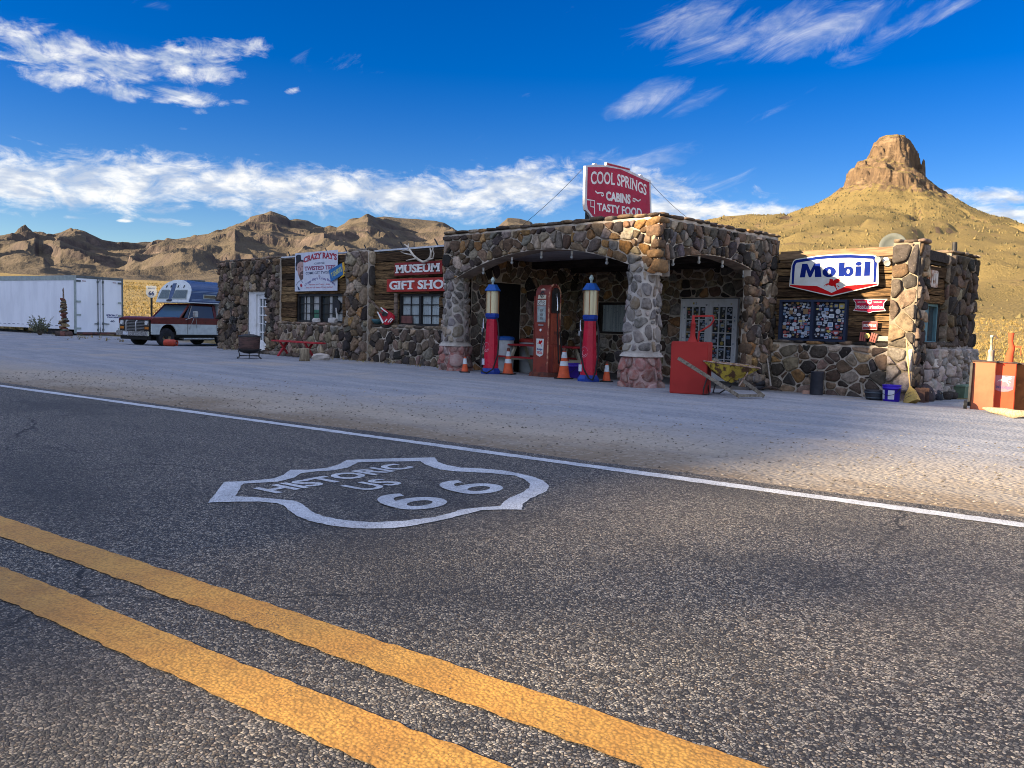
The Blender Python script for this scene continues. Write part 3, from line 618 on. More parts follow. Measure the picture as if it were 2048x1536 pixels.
def pebble(mb, c, r, col, sq=0.6):
    vs = [np.array(p, float) for p in ((1, 0, 0), (-1, 0, 0), (0, 1, 0), (0, -1, 0), (0, 0, 1), (0, 0, -1))]
    vs = [V3(c)+np.array([v[0], v[1], v[2]*sq])*r*rng.uniform(0.7, 1.3) for v in vs]
    mb.add(vs, [(0, 2, 4), (2, 1, 4), (1, 3, 4), (3, 0, 4), (2, 0, 5), (1, 2, 5), (3, 1, 5), (0, 3, 5)], 0, False, col)
for _ in range(2600):
    s = rng.uniform(-2, 16); t = 5.95+abs(rng.gauss(0, 1.6)) if rng.random() < 0.75 else rng.uniform(6, 10); p = st(s, t); k = rng.uniform(0.08, 0.34)
    pebble(mb, (p[0], p[1], G(p[0], p[1])+0.002), rng.uniform(0.006, 0.017)*(1.7 if rng.random() < 0.04 else 1), (k, k*0.88, k*0.74))
setp(mb.build('gravel', M_PEB), kind='stuff', label='loose gravel scattered along the road shoulder')
# ================================================================== stone work
def clip(poly, a, b_, c):                     # keep a*x + b*y <= c
    out = []; n = len(poly)
    for i in range(n):
        p, q = poly[i], poly[(i+1) % n]; dp, dq = a*p[0]+b_*p[1]-c, a*q[0]+b_*q[1]-c
        if dp <= 0: out.append(p)
        if (dp < 0 < dq) or (dq < 0 < dp):
            t = dp/(dp-dq); out.append((p[0]+(q[0]-p[0])*t, p[1]+(q[1]-p[1])*t))
    return out
PAL = {'brown': [(0.145, 0.098, 0.065), (0.20, 0.135, 0.085), (0.10, 0.075, 0.06), (0.05, 0.045, 0.043), (0.26, 0.18, 0.115), (0.32, 0.225, 0.135), (0.34, 0.19, 0.08), (0.19, 0.155, 0.125), (0.075, 0.06, 0.053), (0.42, 0.33, 0.24), (0.24, 0.21, 0.18)],
       'tan': [(0.24, 0.18, 0.125), (0.31, 0.235, 0.16), (0.185, 0.138, 0.10), (0.12, 0.095, 0.075), (0.065, 0.056, 0.05), (0.36, 0.28, 0.20), (0.20, 0.15, 0.115), (0.27, 0.185, 0.145), (0.24, 0.205, 0.17)],
       'grey': [(0.17, 0.145, 0.125), (0.12, 0.105, 0.095), (0.23, 0.185, 0.15), (0.085, 0.078, 0.07), (0.27, 0.215, 0.17), (0.15, 0.135, 0.13), (0.22, 0.17, 0.11)],
       'pale': [(0.36, 0.31, 0.27), (0.30, 0.26, 0.235), (0.22, 0.19, 0.175), (0.42, 0.36, 0.31), (0.16, 0.145, 0.14)],
       'dark': [(0.055, 0.048, 0.044), (0.10, 0.078, 0.062), (0.04, 0.037, 0.035), (0.14, 0.10, 0.075), (0.20, 0.145, 0.105), (0.08, 0.064, 0.057), (0.24, 0.195, 0.15)],
       'red': [(0.25, 0.10, 0.085), (0.21, 0.085, 0.072), (0.27, 0.135, 0.115), (0.18, 0.11, 0.095), (0.31, 0.19, 0.165)]}
def stones(mb, rect, mapf, size, pal, seed, ok=None, planes=None, gap=0.016, depth=0.055, asp=1.0, jit=0.42, sizevar=0.6, mi=0, rough=1.0, rnd=0.24):
    """rubble masonry: power-diagram cells, rounded and domed, laid on mapf(u, v) -> (point, normal)"""
    rg = random.Random(seed); u0, u1, v0, v1 = rect; du = size*asp; dv = size; seeds = []
    nv = max(1, int(round((v1-v0)/dv))); nu = max(1, int(round((u1-u0)/du)))
    for j in range(-1, nv+1):
        for i in range(-1, nu+1):
            u = u0+(i+0.5+0.5*(j % 2)+rg.uniform(-jit, jit))*(u1-u0)/nu; v = v0+(j+0.5+rg.uniform(-jit, jit))*(v1-v0)/nv
            if not (u0 < u < u1 and v0 < v < v1) or (ok is not None and not ok(u, v)): continue
            seeds.append((u, v, rg.uniform(0, sizevar)*size*size*0.5, u0 < u < u1 and v0 < v < v1 and (ok is None or ok(u, v))))
    P = np.array([[s[0], s[1]] for s in seeds])
    for k, (u, v, w, inside) in enumerate(seeds):
        if not inside: continue
        poly = [(u0, v0), (u1, v0), (u1, v1), (u0, v1)]
        d2 = ((P[:, 0]-u)/asp)**2+(P[:, 1]-v)**2; idx = np.argsort(d2)[1:22]
        for q in idx:
            qx, qy, qw, _ = seeds[q]; ax, ay = 2*(qx-u)/asp**2, 2*(qy-v)
            cc = (qx/asp)**2+qy**2-(u/asp)**2-v*v-qw+w; poly = clip(poly, ax, ay, cc)
            if len(poly) < 3: break
        if len(poly) >= 3 and planes:
            for (a, b_, c) in planes(u, v): poly = clip(poly, a, b_, c)
        if len(poly) < 3: continue
        c0 = (sum(p[0] for p in poly)/len(poly), sum(p[1] for p in poly)/len(poly))
        r = min(math.hypot(p[0]-c0[0], p[1]-c0[1]) for p in poly)
        g = gap*rg.uniform(0.7, 1.5); R0 = max(math.hypot(p[0]-c0[0], p[1]-c0[1]) for p in poly)
        if R0 < g*2: continue
        sh = []
        for i in range(len(poly)):                       # inset every side by half the joint
            p, q = poly[i], poly[(i+1) % len(poly)]; dx, dy = q[0]-p[0], q[1]-p[1]; l = math.hypot(dx, dy)
            if l < 1e-4: continue
            sh.append((dy/l, -dx/l, (dy*p[0]-dx*p[1])/l-g))
        pp = poly
        for (a, b_, c) in sh: pp = clip(pp, a, b_, c)
        if len(pp) < 3: continue
        for it in range(2):                              # round the corners; squarer stones keep theirs
            t = rnd if it == 0 else (0.25 if rnd >= 0.16 else 0.5); q2 = []
            for i in range(len(pp)):
                p, q = pp[i], pp[(i+1) % len(pp)]
                if t == 0.5: q2 += [p, ((p[0]+q[0])/2, (p[1]+q[1])/2)]; continue
                q2 += [(p[0]+(q[0]-p[0])*t, p[1]+(q[1]-p[1])*t), (q[0]-(q[0]-p[0])*t, q[1]-(q[1]-p[1])*t)]
            pp = q2
        c0 = (sum(p[0] for p in pp)/len(pp), sum(p[1] for p in pp)/len(pp))
        pp = [(p[0]+g*0.9*NZ.noise(Vector((p[0]*16, p[1]*16, seed+3))), p[1]+g*0.9*NZ.noise(Vector((p[0]*16, p[1]*16, seed+9)))) for p in pp]
        dp = depth*rg.uniform(0.55, 1.3); tu, tv = rg.uniform(-0.28, 0.28), rg.uniform(-0.28, 0.28)
        base = pal[int(rg.random()**1.25*len(pal))] if isinstance(pal, list) else pal(c0[0], c0[1], rg)
        kk = rg.uniform(0.6, 1.35); col = tuple(min(0.8, x*kk*rg.uniform(0.94, 1.06)) for x in base)
        vs = []; n = len(pp)
        for sc, h in ((1.0, -0.02), (0.985, 0.55*dp), (0.90, 0.90*dp), (0.55, 1.0*dp)):
            for p in pp:
                x, y = c0[0]+(p[0]-c0[0])*sc, c0[1]+(p[1]-c0[1])*sc
                hh = h+(0 if h < 0 else (p[0]-c0[0])*sc*tu+(p[1]-c0[1])*sc*tv+rough*0.30*dp*NZ.noise(Vector((x*17, y*17, seed))))
                Q, N = mapf(x, y); vs.append(Q+N*hh)
        Q, N = mapf(*c0); vs.append(Q+N*dp)
        fs = [(j*n+i, j*n+(i+1) % n, (j+1)*n+(i+1) % n, (j+1)*n+i) for j in range(3) for i in range(n)]+[(3*n+i, 3*n+(i+1) % n, 4*n) for i in range(n)]
        mb.add(vs, fs, mi, True, col)
def plane(o, ux, uy):
    o, ux, uy = V3(o), V3(ux), V3(uy); n = unit(np.cross(ux, uy)); return lambda u, v: (o+ux*u+uy*v, n)
def rock(mb, c, d, seed, col, mi=0, rz=0.0, n=(7, 5), sm=True):
    """one boulder, squarish, about d = (x, y, z) across"""
    rg = random.Random(seed); vs = []; a, b_ = n
    for j in range(b_+1):
        ph = -math.pi/2+math.pi*j/b_
        for i in range(a):
            th = 2*math.pi*i/a; p = np.array([math.cos(ph)*math.cos(th), math.cos(ph)*math.sin(th), math.sin(ph)]); p = np.sign(p)*np.abs(p)**0.62
            p = p*(1+0.22*NZ.noise(Vector((p[0]*1.6+seed, p[1]*1.6, p[2]*1.6)))); p = p*np.array(d)/2
            vs.append(V3(c)+np.array([p[0]*math.cos(rz)-p[1]*math.sin(rz), p[0]*math.sin(rz)+p[1]*math.cos(rz), p[2]]))
    mb.add(vs, [(j*a+i, j*a+(i+1) % a, (j+1)*a+(i+1) % a, (j+1)*a+i) for j in range(b_) for i in range(a)], mi, sm, col)
def caps_row(mb, p, q, w, h, seed, pal, l=0.3):
    """flat coping stones in a row"""
    rg = random.Random(seed); p, q = V3(p), V3(q); L = np.linalg.norm(q-p); t = (q-p)/L; s = 0.0; k = 0
    while s < L-0.05:
        a = min(l*rg.uniform(0.55, 1.5), L-s); c = p+t*(s+a/2)+up*rg.uniform(-0.012, 0.014); kc = rg.uniform(0.7, 1.2); col = tuple(x*kc for x in rg.choice(pal))
        rock(mb, c, (a*0.98, w*rg.uniform(0.9, 1.1), h*rg.uniform(0.8, 1.25)), seed*31+k, col, 0, math.atan2(t[1], t[0]), (10, 6)); s += a; k += 1
M_STONE = attr_mat('rubble_stone', rough=0.9, bsc=30, bst=0.9, bd=0.02, var=0.6, vsc=11)
M_STONE2 = attr_mat('whitewashed_stone', rough=0.9, bsc=34, bst=0.8, bd=0.015, var=0.42, vsc=9, dark=(0.42, 0.38, 0.34))
M_MORT = mat('mortar', (0.52, 0.455, 0.375), (0.39, 0.335, 0.27), 5, 0.35, 0.65, 0.95, bmp=0.6, bsc=45, bd=0.01, spec=0.1)
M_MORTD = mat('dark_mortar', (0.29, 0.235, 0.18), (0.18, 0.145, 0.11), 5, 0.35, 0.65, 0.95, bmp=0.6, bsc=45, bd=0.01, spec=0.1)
M_MORTP = mat('pale_mortar', (0.47, 0.43, 0.38), (0.31, 0.275, 0.24), 4, 0.35, 0.65, 0.95, bmp=0.7, bsc=35, bd=0.012, spec=0.1)
M_MORTB = mat('buff_mortar', (0.23, 0.195, 0.145), (0.165, 0.137, 0.10), 4, 0.35, 0.65, 0.95, bmp=0.7, bsc=35, bd=0.012, spec=0.1)
M_REDM = mat('red_washed_mortar', (0.28, 0.11, 0.095), (0.38, 0.26, 0.235), 5, 0.42, 0.6, 0.95, bmp=0.7, bsc=35, bd=0.012, spec=0.1, speck=(0.42, 0.37, 0.34), ssc=7, slo=0.55, shi=0.68)
M_RUB = mat('rough_rubble_render', (0.36, 0.31, 0.275), (0.20, 0.175, 0.16), 6, 0.38, 0.6, 0.95, bmp=1.0, bsc=14, bd=0.06, spec=0.1, speck=(0.52, 0.46, 0.41), ssc=11, slo=0.54, shi=0.68)
def plank_mat():
    m, b, bs = new_mat('weathered_planks'); a = b.n('ShaderNodeAttribute'); a.attribute_name = 'Col'; v = obc(b)
    g = b.noise(b.vm('MULTIPLY', v, (1.2, 1.2, 22)), 2.2, 8, 0.7, 0.5); k = b.noise(b.vm('MULTIPLY', v, (2.5, 2.5, 9)), 1.4, 5, 0.6)
    c = b.mix(b.rng(g, 0.42, 0.60), b.mix(0.82, a.outputs['Color'], (0.02, 0.014, 0.01)), a.outputs['Color'])
    c = b.mix(b.rng(k, 0.56, 0.70, 0, 0.7), c, (0.028, 0.02, 0.015)); c = b.mix(b.rng(g, 0.60, 0.74, 0, 0.5), c, (0.36, 0.26, 0.165))
    b.link(c, bs.inputs['Base Color']); bs.inputs['Roughness'].default_value = 0.95; bs.inputs['Specular IOR Level'].default_value = 0.03
    bump(b, bs, g, 0.9, 0.012); return m
M_PLANK = plank_mat()
M_WOOD = mat('grey_timber', (0.20, 0.15, 0.11), (0.09, 0.065, 0.05), 3, 0.4, 0.6, 0.85, stretch=(1, 1, 6), bmp=0.5, bsc=20)
M_DARKW = mat('charred_timber', (0.045, 0.036, 0.03), (0.022, 0.018, 0.016), 3, 0.4, 0.6, 0.85, stretch=(1, 6, 6), bmp=0.7, bsc=12, bd=0.01)
M_CEIL = mat('grey_ceiling', (0.36, 0.36, 0.37), (0.28, 0.28, 0.29), 3, rough=0.9, bmp=0.2)
M_ROOF = mat('roofing_felt', (0.10, 0.095, 0.09), (0.07, 0.068, 0.065), 2, rough=0.95, bmp=0.3)
M_STRIP = mat('galvanised_edge', (0.62, 0.64, 0.66), (0.5, 0.52, 0.54), 3, rough=0.5, metal=0.3)
M_BLACK = mat('black_metal', (0.02, 0.02, 0.022), (0.035, 0.033, 0.03), 8, rough=0.5, bmp=0.15)
M_DARKIN = mat('dark_interior', (0.012, 0.011, 0.011), rough=0.9)
M_WHITE = mat('white_paint', (0.70, 0.71, 0.71), (0.58, 0.58, 0.56), 4, 0.45, 0.7, 0.45, bmp=0.08, bsc=40, bd=0.002)
M_GLASS = glass_mat('window_glass', (0.035, 0.045, 0.05)); M_GLASSL = glass_mat('curtained_glass', (0.30, 0.33, 0.335), 0.12)
def curtain_mat(name, c, c2):
    m, b, bs = new_mat(name); v = obc(b); f = b.noise(b.vm('MULTIPLY', v, (22, 22, 1.2)), 1.0, 3); p = b.voro(v, 22, out='Distance')
    k = b.mix(b.rng(f, 0.35, 0.65), c, c2); k = b.mix(b.m('MULTIPLY', b.rng(p, 0.32, 0.2), b.rng(b.noise(v, 9, 3), 0.45, 0.55)), k, tuple(x*0.45 for x in c))
    b.link(k, bs.inputs['Base Color']); bs.inputs['Roughness'].default_value = 0.22; bs.inputs['Specular IOR Level'].default_value = 0.6; return m
M_LACE = curtain_mat('lace_behind_glass', (0.42, 0.48, 0.48), (0.27, 0.32, 0.33)); M_DRAPE = curtain_mat('grey_drape_behind_glass', (0.32, 0.34, 0.33), (0.42, 0.43, 0.41))
M_TEAL = mat('teal_shutter', (0.115, 0.22, 0.255), (0.08, 0.16, 0.19), 4, rough=0.5, stretch=(8, 8, 1))
def planks(mb, o, ux, L, z0, z1, seed, h=0.19, depth=0.05):
    """horizontal weathered boards on the plane o,ux, height z0..z1"""
    rg = random.Random(seed); z = z0; ux = V3(ux); n = np.cross(ux, up)
    while z < z1-0.03:
        hh = min(h*rg.uniform(0.7, 1.35), z1-z); s = 0.0
        while s < L-0.02:
            l = min(rg.uniform(0.9, 2.6), L-s)
            if L-s-l < 0.4: l = L-s
            base = rg.choice([(0.19, 0.115, 0.055), (0.14, 0.085, 0.045), (0.24, 0.15, 0.072), (0.10, 0.063, 0.036), (0.27, 0.175, 0.085), (0.06, 0.042, 0.028)]); d = depth*rg.uniform(0.6, 1.3)
            N = max(2, int(l/0.25)); top = [z+hh-0.012+0.014*NZ.noise(Vector((s+i*0.25, z*5, seed))) for i in range(N+1)]; bot = [z+0.006+0.012*NZ.noise(Vector((s+i*0.25, z*5+9, seed))) for i in range(N+1)]
            xs = [s+0.004+(l-0.008)*i/N for i in range(N+1)]
            loop = list(zip(xs, bot))+list(zip(xs, top))[::-1]
            mb.poly([loop], V3(o), ux, up, d, 0, None, base); s += l
        z += hh
# ================================================================== the stone filling station
shop = empty('stone_shop', (-15.0, 15.0, 0.0), 0, 'long low rubble stone roadside shop with an arched canopy over its pumps', 'shop')
SL = Vector((-15.0, 15.0, 0.0))
def part(mb, name, mats, parent=shop, bevel=0.0):
    o = mb.build(name, mats, None, bevel)
    if parent is not None:
        o.parent = parent
        if parent.parent is None: o.matrix_parent_inverse = Matrix.Translation(-parent.location)
    return o
YF, XS, XL, ZT = 12.60, -9.08, -15.24, 3.20         # canopy front, canopy side, canopy left end, top of wall
YW, YB, YR, XE = 13.40, 17.20, 16.98, -6.02         # museum front, back wall of canopy, right wing front, right end
GB = -0.22
def arch_f(x): return 2.70-0.42*((x+12.05)/2.41)**2
def arch_s(y): return 2.60-0.30*((y-14.55)/1.9)**2
def clip_arch(fn, inv=False):
    def pl(u, v):
        e = 1e-3; s = (fn(u+e)-fn(u-e))/(2*e); return [(s, -1.0, s*u-fn(u))]
    return pl
# canopy walls over the arches
FACES = []
mb = MB(); x0, x1 = XL, XS
aw = [(x, arch_f(x)) for x in np.linspace(-14.9, -9.3, 40)]
mb.poly([[(x0, 2.1), (-14.9, 2.1)]+aw+[(-9.3, 2.1), (x1, 2.1), (x1, ZT), (x0, ZT)]], (0, YF+0.02, 0), (1, 0, 0), up, 0.0, 1)
mb.poly([[(x0, 2.1), (-14.9, 2.1)]+aw+[(-9.3, 2.1), (x1-0.03, 2.1), (x1-0.03, ZT), (x0, ZT)]][0][::-1], (0, YF+0.45, 0), (1, 0, 0), up, 0.0, 1)
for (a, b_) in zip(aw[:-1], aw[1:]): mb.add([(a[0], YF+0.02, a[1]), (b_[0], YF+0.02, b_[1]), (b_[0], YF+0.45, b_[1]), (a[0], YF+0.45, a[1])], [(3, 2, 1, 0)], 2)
mb.b2((x0, YF+0.02, ZT-0.02), (x1-0.02, YF+0.45, ZT), 1); mb.add([(x0, YF+0.02, 2.1), (x0, YF+0.45, 2.1), (x0, YF+0.45, ZT), (x0, YF+0.02, ZT)], [(3, 2, 1, 0)], 1)
inside_f = lambda u, v: v > (arch_f(u) if -14.5 < u < -9.6 else 2.12)+0.035
def sunlit_end(u, v, rg):  # sunlight on the right end is put into the stone colours
    if u > -10.4 and rg.random() < 0.55: return rg.choice([(0.36, 0.19, 0.065), (0.24, 0.15, 0.08), (0.30, 0.17, 0.07), (0.19, 0.12, 0.07), (0.42, 0.32, 0.18)])
    return PAL['brown'][int(rg.random()**1.15*len(PAL['brown']))]
stones(mb, (x0+0.01, x1-0.02, 2.12, ZT-0.05), plane((0, YF, 0), (1, 0, 0), up), 0.175, sunlit_end, 3, inside_f, clip_arch(arch_f), 0.0125, 0.042, 1.1, 0.49, 2.2, rnd=0.16)
stones(mb, (YF+0.05, YF+0.4, 2.15, ZT-0.05), lambda u, v: (np.array([x0+0.0, u, v]), np.array([-1.0, 0, 0])), 0.2, PAL['brown'], 4, None, None, 0.016, 0.05)
caps_row(mb, (x0-0.02, YF+0.16, ZT+0.02), (x1+0.05, YF+0.16, ZT+0.02), 0.42, 0.085, 5, PAL['brown']+[(0.30, 0.22, 0.14)], 0.34)
part(mb, 'arch_wall', [M_STONE, M_MORT, M_MORTD])
def quoins(mb, x, y, z0, z1, seed, pal, w=0.2):
    rg = random.Random(seed); z = z0; k = 0
    while z < z1-0.06:
        h = min(rg.uniform(0.16, 0.30), z1-z); a, c = (w*rg.uniform(1.1, 1.7), w*rg.uniform(0.7, 1.0)); a, c = (a, c) if k % 2 else (c, a)
        base = rg.choice(pal); rock(mb, (x-a/2+0.065, y+c/2-0.065, z+h/2), (a, c, h*0.93), seed*17+k, base, 0, 0, (12, 8)); z += h; k += 1
quo = [(0.19, 0.12, 0.075), (0.13, 0.085, 0.055), (0.27, 0.16, 0.075), (0.10, 0.075, 0.06)]
mb = MB(); quoins(mb, XS, YF, 2.14, ZT-0.02, 6, quo, 0.26); part(mb, 'corner_stones', M_STONE)
mb = MB(); quoins(mb, XS, 16.02, 0.0, 2.3, 16, PAL['brown'], 0.17); part(mb, 'corner_stones', M_STONE)
mb = MB(); y0, y1 = YF+0.02, YW+3.72
aw = [(y, arch_s(y)) for y in np.linspace(YF+0.2, 16.35, 36)]
loop = [(y0, 2.1), (YF+0.2, 2.1)]+aw+[(16.35, 2.1), (y1, 2.1), (y1, ZT), (y0, ZT)]
mb.poly([loop], (XS-0.02, 0, 0), (0, 1, 0), up, 0.0, 1); mb.poly([loop[::-1]], (XS-0.42, 0, 0), (0, 1, 0), up, 0.0, 1)
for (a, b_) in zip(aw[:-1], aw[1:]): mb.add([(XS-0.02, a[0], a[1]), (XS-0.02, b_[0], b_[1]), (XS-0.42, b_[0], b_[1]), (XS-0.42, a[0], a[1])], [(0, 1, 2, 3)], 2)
mb.add([(XS-0.42, y1, 2.1), (XS-0.02, y1, 2.1), (XS-0.02, y1, ZT), (XS-0.42, y1, ZT)], [(3, 2, 1, 0)], 1)
inside_s = lambda u, v: v > (arch_s(u) if YF+0.3 < u < 16.3 else 2.12)+0.035
stones(mb, (y0, y1, 2.12, ZT-0.05), plane((XS, 0, 0), (0, 1, 0), up), 0.175, PAL['grey']+PAL['brown']+PAL['dark'], 7, inside_s, clip_arch(arch_s), 0.0125, 0.05, 0.9, 0.49, 2.0, rnd=0.17)
caps_row(mb, (XS-0.16, YF+0.1, ZT+0.02), (XS-0.16, y1+0.05, ZT+0.02), 0.42, 0.085, 8, PAL['brown']+PAL['dark'], 0.34)
part(mb, 'arch_wall', [M_STONE, M_MORT, M_MORTD])
# the pillars: battered, squarish with rounded corners, whitewashed above and washed red at the foot
def pillar(cx, cy, seed, zt=2.34, rt_=1.0):
    zs = [-0.25, 0.0, 0.3, 0.56, 0.64, 0.95, 1.5, 2.1, 2.6]; hw = [k*rt_ for k in (0.345, 0.335, 0.315, 0.30, 0.285, 0.275, 0.255, 0.232, 0.22)]
    def sec(a, z):
        h = float(np.interp(z, zs, hw))+0.012*math.sin(a*5+seed); c, s = math.cos(a), math.sin(a); e = 4.2
        r = h/((abs(c)**e+abs(s)**e)**(1/e)); return np.array([cx+c*r, cy+s*r, z])
    def mapf(u, v):
        a = u; p = sec(a, v); d = 1e-3; t = sec(a+d, v)-sec(a-d, v); w = sec(a, v+d)-sec(a, v-d); n = np.cross(t, w); return p, n/np.linalg.norm(n)
    root = None
    mb = MB(); A = [2*math.pi*i/40 for i in range(40)]
    for z0, z1, mi in ((0.60, zt, 1),):
        vs = [sec(a, z) for z in np.linspace(z0, z1, 8) for a in A]; mb.add(vs, [(j*40+i, j*40+(i+1) % 40, (j+1)*40+(i+1) % 40, (j+1)*40+i) for j in range(7) for i in range(40)], mi, True)
    m2 = lambda u, v: mapf(u/0.27, v)
    stones(mb, (0, 2*math.pi*0.27, 0.66, zt-0.02), m2, 0.20, PAL['grey'], seed, None, None, 0.017, 0.035, 0.85, 0.44, 1.2)
    o = part(mb, 'pillar', [M_STONE2, M_MORTP])
    mb = MB(); vs = [sec(a, z)*1.0 for z in np.linspace(-0.3, 0.6, 5) for a in A]; mb.add(vs, [(j*40+i, j*40+(i+1) % 40, (j+1)*40+(i+1) % 40, (j+1)*40+i) for j in range(4) for i in range(40)], 1, True)
    stones(mb, (0, 2*math.pi*0.32, -0.12, 0.585), lambda u, v: mapf(u/0.32, v), 0.21, PAL['red'], seed+1, None, None, 0.018, 0.045, 1.0, 0.4, 0.8)
    f = part(mb, 'pillar_foot', [M_STONE2, M_REDM], o); f['label'] = 'foot of the pillar washed in faded red paint'
    mb = MB(); vs = [sec(a, z)+np.array([math.cos(a), math.sin(a), 0])*(0.03 if z > 0.6 else 0.055) for z in (0.575, 0.59, 0.63, 0.655) for a in A]; mb.add(vs, [(j*40+i, j*40+(i+1) % 40, (j+1)*40+(i+1) % 40, (j+1)*40+i) for j in range(3) for i in range(40)], 0, True)
    part(mb, 'pillar_band', M_MORTP, o)
pillar(-9.50, 12.80, 21, 2.36, 1.02); pillar(-14.99, 12.84, 33, 2.36, 0.95)
# rear pier of the side arch
mb = MB(); mb.b2((XS-0.18, 16.0, GB), (XS-0.02, 17.1, 2.5), 1)
stones(mb, (16.0, 17.12, GB+0.05, 2.42), plane((XS, 0, 0), (0, 1, 0), up), 0.185, PAL['brown']+PAL['grey']+PAL['dark'], 41, None, None, 0.014, 0.055, 0.95, 0.49, 2.0, rnd=0.17)
stones(mb, (XS-0.18, XS, GB+0.05, 2.3), plane((0, 16.0, 0), (1, 0, 0), up), 0.24, PAL['brown'], 42, None, None, 0.018, 0.05)
part(mb, 'pier', [M_STONE, M_MORT])
# canopy ceiling and roof
mb = MB(); mb.b2((XL+0.1, YF+0.45, 2.74), (XS-0.42, YB, 2.80)); part(mb, 'ceiling', M_CEIL)
mb = MB(); mb.b2((XL+0.05, YF+0.46, 2.86), (XS-0.43, YB+0.2, 2.92)); part(mb, 'roof', M_ROOF)
for yy in (15.4, 16.9):
    mb = MB(); mb.b2((XL+0.3, yy-0.09, 2.56), (XS-0.43, yy+0.09, 2.738)); part(mb, 'roof_beam', M_DARKW, bevel=0.01)
# floor kerb of the canopy slab
mb = MB(); mb.b2((XL+0.3, 13.55, -0.3), (XS+0.05, YB, -0.085)); part(mb, 'slab', mat('canopy_concrete', (0.12, 0.115, 0.11), (0.08, 0.078, 0.075), 3, rough=0.9, bmp=0.3), bevel=0.01)
# back wall under the canopy
holes = [(-14.25, -13.25, 0.95, 1.78), (-11.62, -10.02, -0.2, 1.88)]
def out_of(hs, m=0.03):
    return lambda u, v: all(not (a-m < u < b_+m and c-m < v < d+m) for a, b_, c, d in hs)
def hole_planes(hs):
    def pl(u, v):
        r = []
        for a, b_, c, d in hs:
            g = [(a-u, (1, 0, a)), (u-b_, (-1, 0, -b_)), (c-v, (0, 1, c)), (v-d, (0, -1, -d))]; r.append(max(g)[1])
        return r
    return pl
def holed(mb, rect, hs, o, ux, mi=1, th=0.0):
    x0, x1, z0, z1 = rect; hs = sorted(hs); loops = [[(x0, z0), (x1, z0), (x1, z1), (x0, z1)]]
    hs2 = [(max(a, x0+0.01), min(b_, x1-0.01), max(c, z0+0.01), min(d, z1-0.01)) for a, b_, c, d in hs]
    loops += [[(a, c), (a, d), (b_, d), (b_, c)] for a, b_, c, d in hs2]
    mb.poly(loops, o, ux, up, th, mi)
mb = MB(); rect = (XL+0.1, XS-0.02, GB, 2.9); holed(mb, rect, holes, (0, YB, 0), (1, 0, 0))
stones(mb, rect, plane((0, YB, 0), (1, 0, 0), up), 0.20, PAL['brown']+PAL['tan']+PAL['pale'][:3], 51, out_of(holes), hole_planes(holes), 0.016, 0.055, 1.1, 0.49, 2.0, rnd=0.17)
part(mb, 'back_wall', [M_STONE, M_MORT])
# inner side wall of the canopy (end of the museum wing)
hs = [(14.05, 15.0, -0.2, 2.15)]
mb = MB(); rect = (13.32, YB, GB, 2.9); holed(mb, rect, hs, (-15.02, 0, 0), (0, 1, 0))
stones(mb, rect, plane((-15.02, 0, 0), (0, 1, 0), up), 0.21, PAL['brown']+PAL['tan'], 52, out_of(hs), hole_planes(hs), 0.014, 0.05, 1.0, 0.49, 2.0, rnd=0.15)
part(mb, 'side_wall', [M_STONE, M_MORT])
mb = MB(); mb.b2((-15.6, 14.06, GB), (-15.2, 14.99, 2.14)); d = part(mb, 'door', M_DARKW); 
mb = MB(); mb.b2((-15.2, 14.10, 1.06), (-15.12, 14.95, 1.10)); part(mb, 'bar', M_STRIP, d)
mb = MB(); mb.b2((-15.2, 14.30, 1.15), (-15.17, 14.75, 1.95)); part(mb, 'pane', M_GLASS, d)
# ------------------------------------------------------------------ windows and doors
def window(x0, x1, z0, z1, y, ux, cols, rows, pm, fm=M_BLACK, fw_=0.05, depth=0.10, bar=0.016, name='window', split=1, o=None, parent=shop):
    """framed window; ux along the wall, frame set depth behind the face"""
    o = V3(o if o is not None else (0, y, 0)); ux = V3(ux); n = np.cross(ux, up); P = lambda u, v, d: o+ux*u+up*v-n*d
    def bar_(mb, u0, u1, v0, v1, d0, d1):
        mb.add([P(u, v, d) for d in (d0, d1) for u, v in ((u0, v0), (u1, v0), (u1, v1), (u0, v1))], [(0, 1, 2, 3), (7, 6, 5, 4), (0, 4, 5, 1), (1, 5, 6, 2), (2, 6, 7, 3), (3, 7, 4, 0)], 0)
    mb = MB(); d0 = depth-0.05
    for a, b_, c, d in ((x0, x1, z0, z0+fw_), (x0, x1, z1-fw_, z1), (x0, x0+fw_, z0+fw_, z1-fw_), (x1-fw_, x1, z0+fw_, z1-fw_)): bar_(mb, a, b_, c, d, d0, depth+0.06)
    for s in range(1, split): xm = x0+(x1-x0)*s/split; bar_(mb, xm-fw_*0.7, xm+fw_*0.7, z0+fw_, z1-fw_, d0+0.004, depth+0.055)
    w = part(mb, name, fm, parent)
    mb = MB(); mb.add([P(u, v, depth+0.03) for u, v in ((x0+fw_*0.5, z0+fw_*0.5), (x1-fw_*0.5, z0+fw_*0.5), (x1-fw_*0.5, z1-fw_*0.5), (x0+fw_*0.5, z1-fw_*0.5))], [(0, 1, 2, 3)])
    part(mb, 'pane', pm, w)
    if cols*rows > 1:
        mb = MB()
        for s in range(split):
            a, b_ = x0+(x1-x0)*s/split, x0+(x1-x0)*(s+1)/split
            for i in range(1, cols): u = a+(b_-a)*i/cols; bar_(mb, u-bar/2, u+bar/2, z0+fw_, z1-fw_, depth-0.012, depth+0.012)
        for j in range(1, rows): v = z0+(z1-z0)*j/rows; bar_(mb, x0+fw_, x1-fw_, v-bar/2, v+bar/2, depth-0.009, depth+0.015)
        part(mb, 'glazing_bars', fm, w)
    return w
window(-14.25, -13.25, 0.95, 1.78, YB, (1, 0, 0), 1, 1, M_LACE, M_DARKW, 0.06)
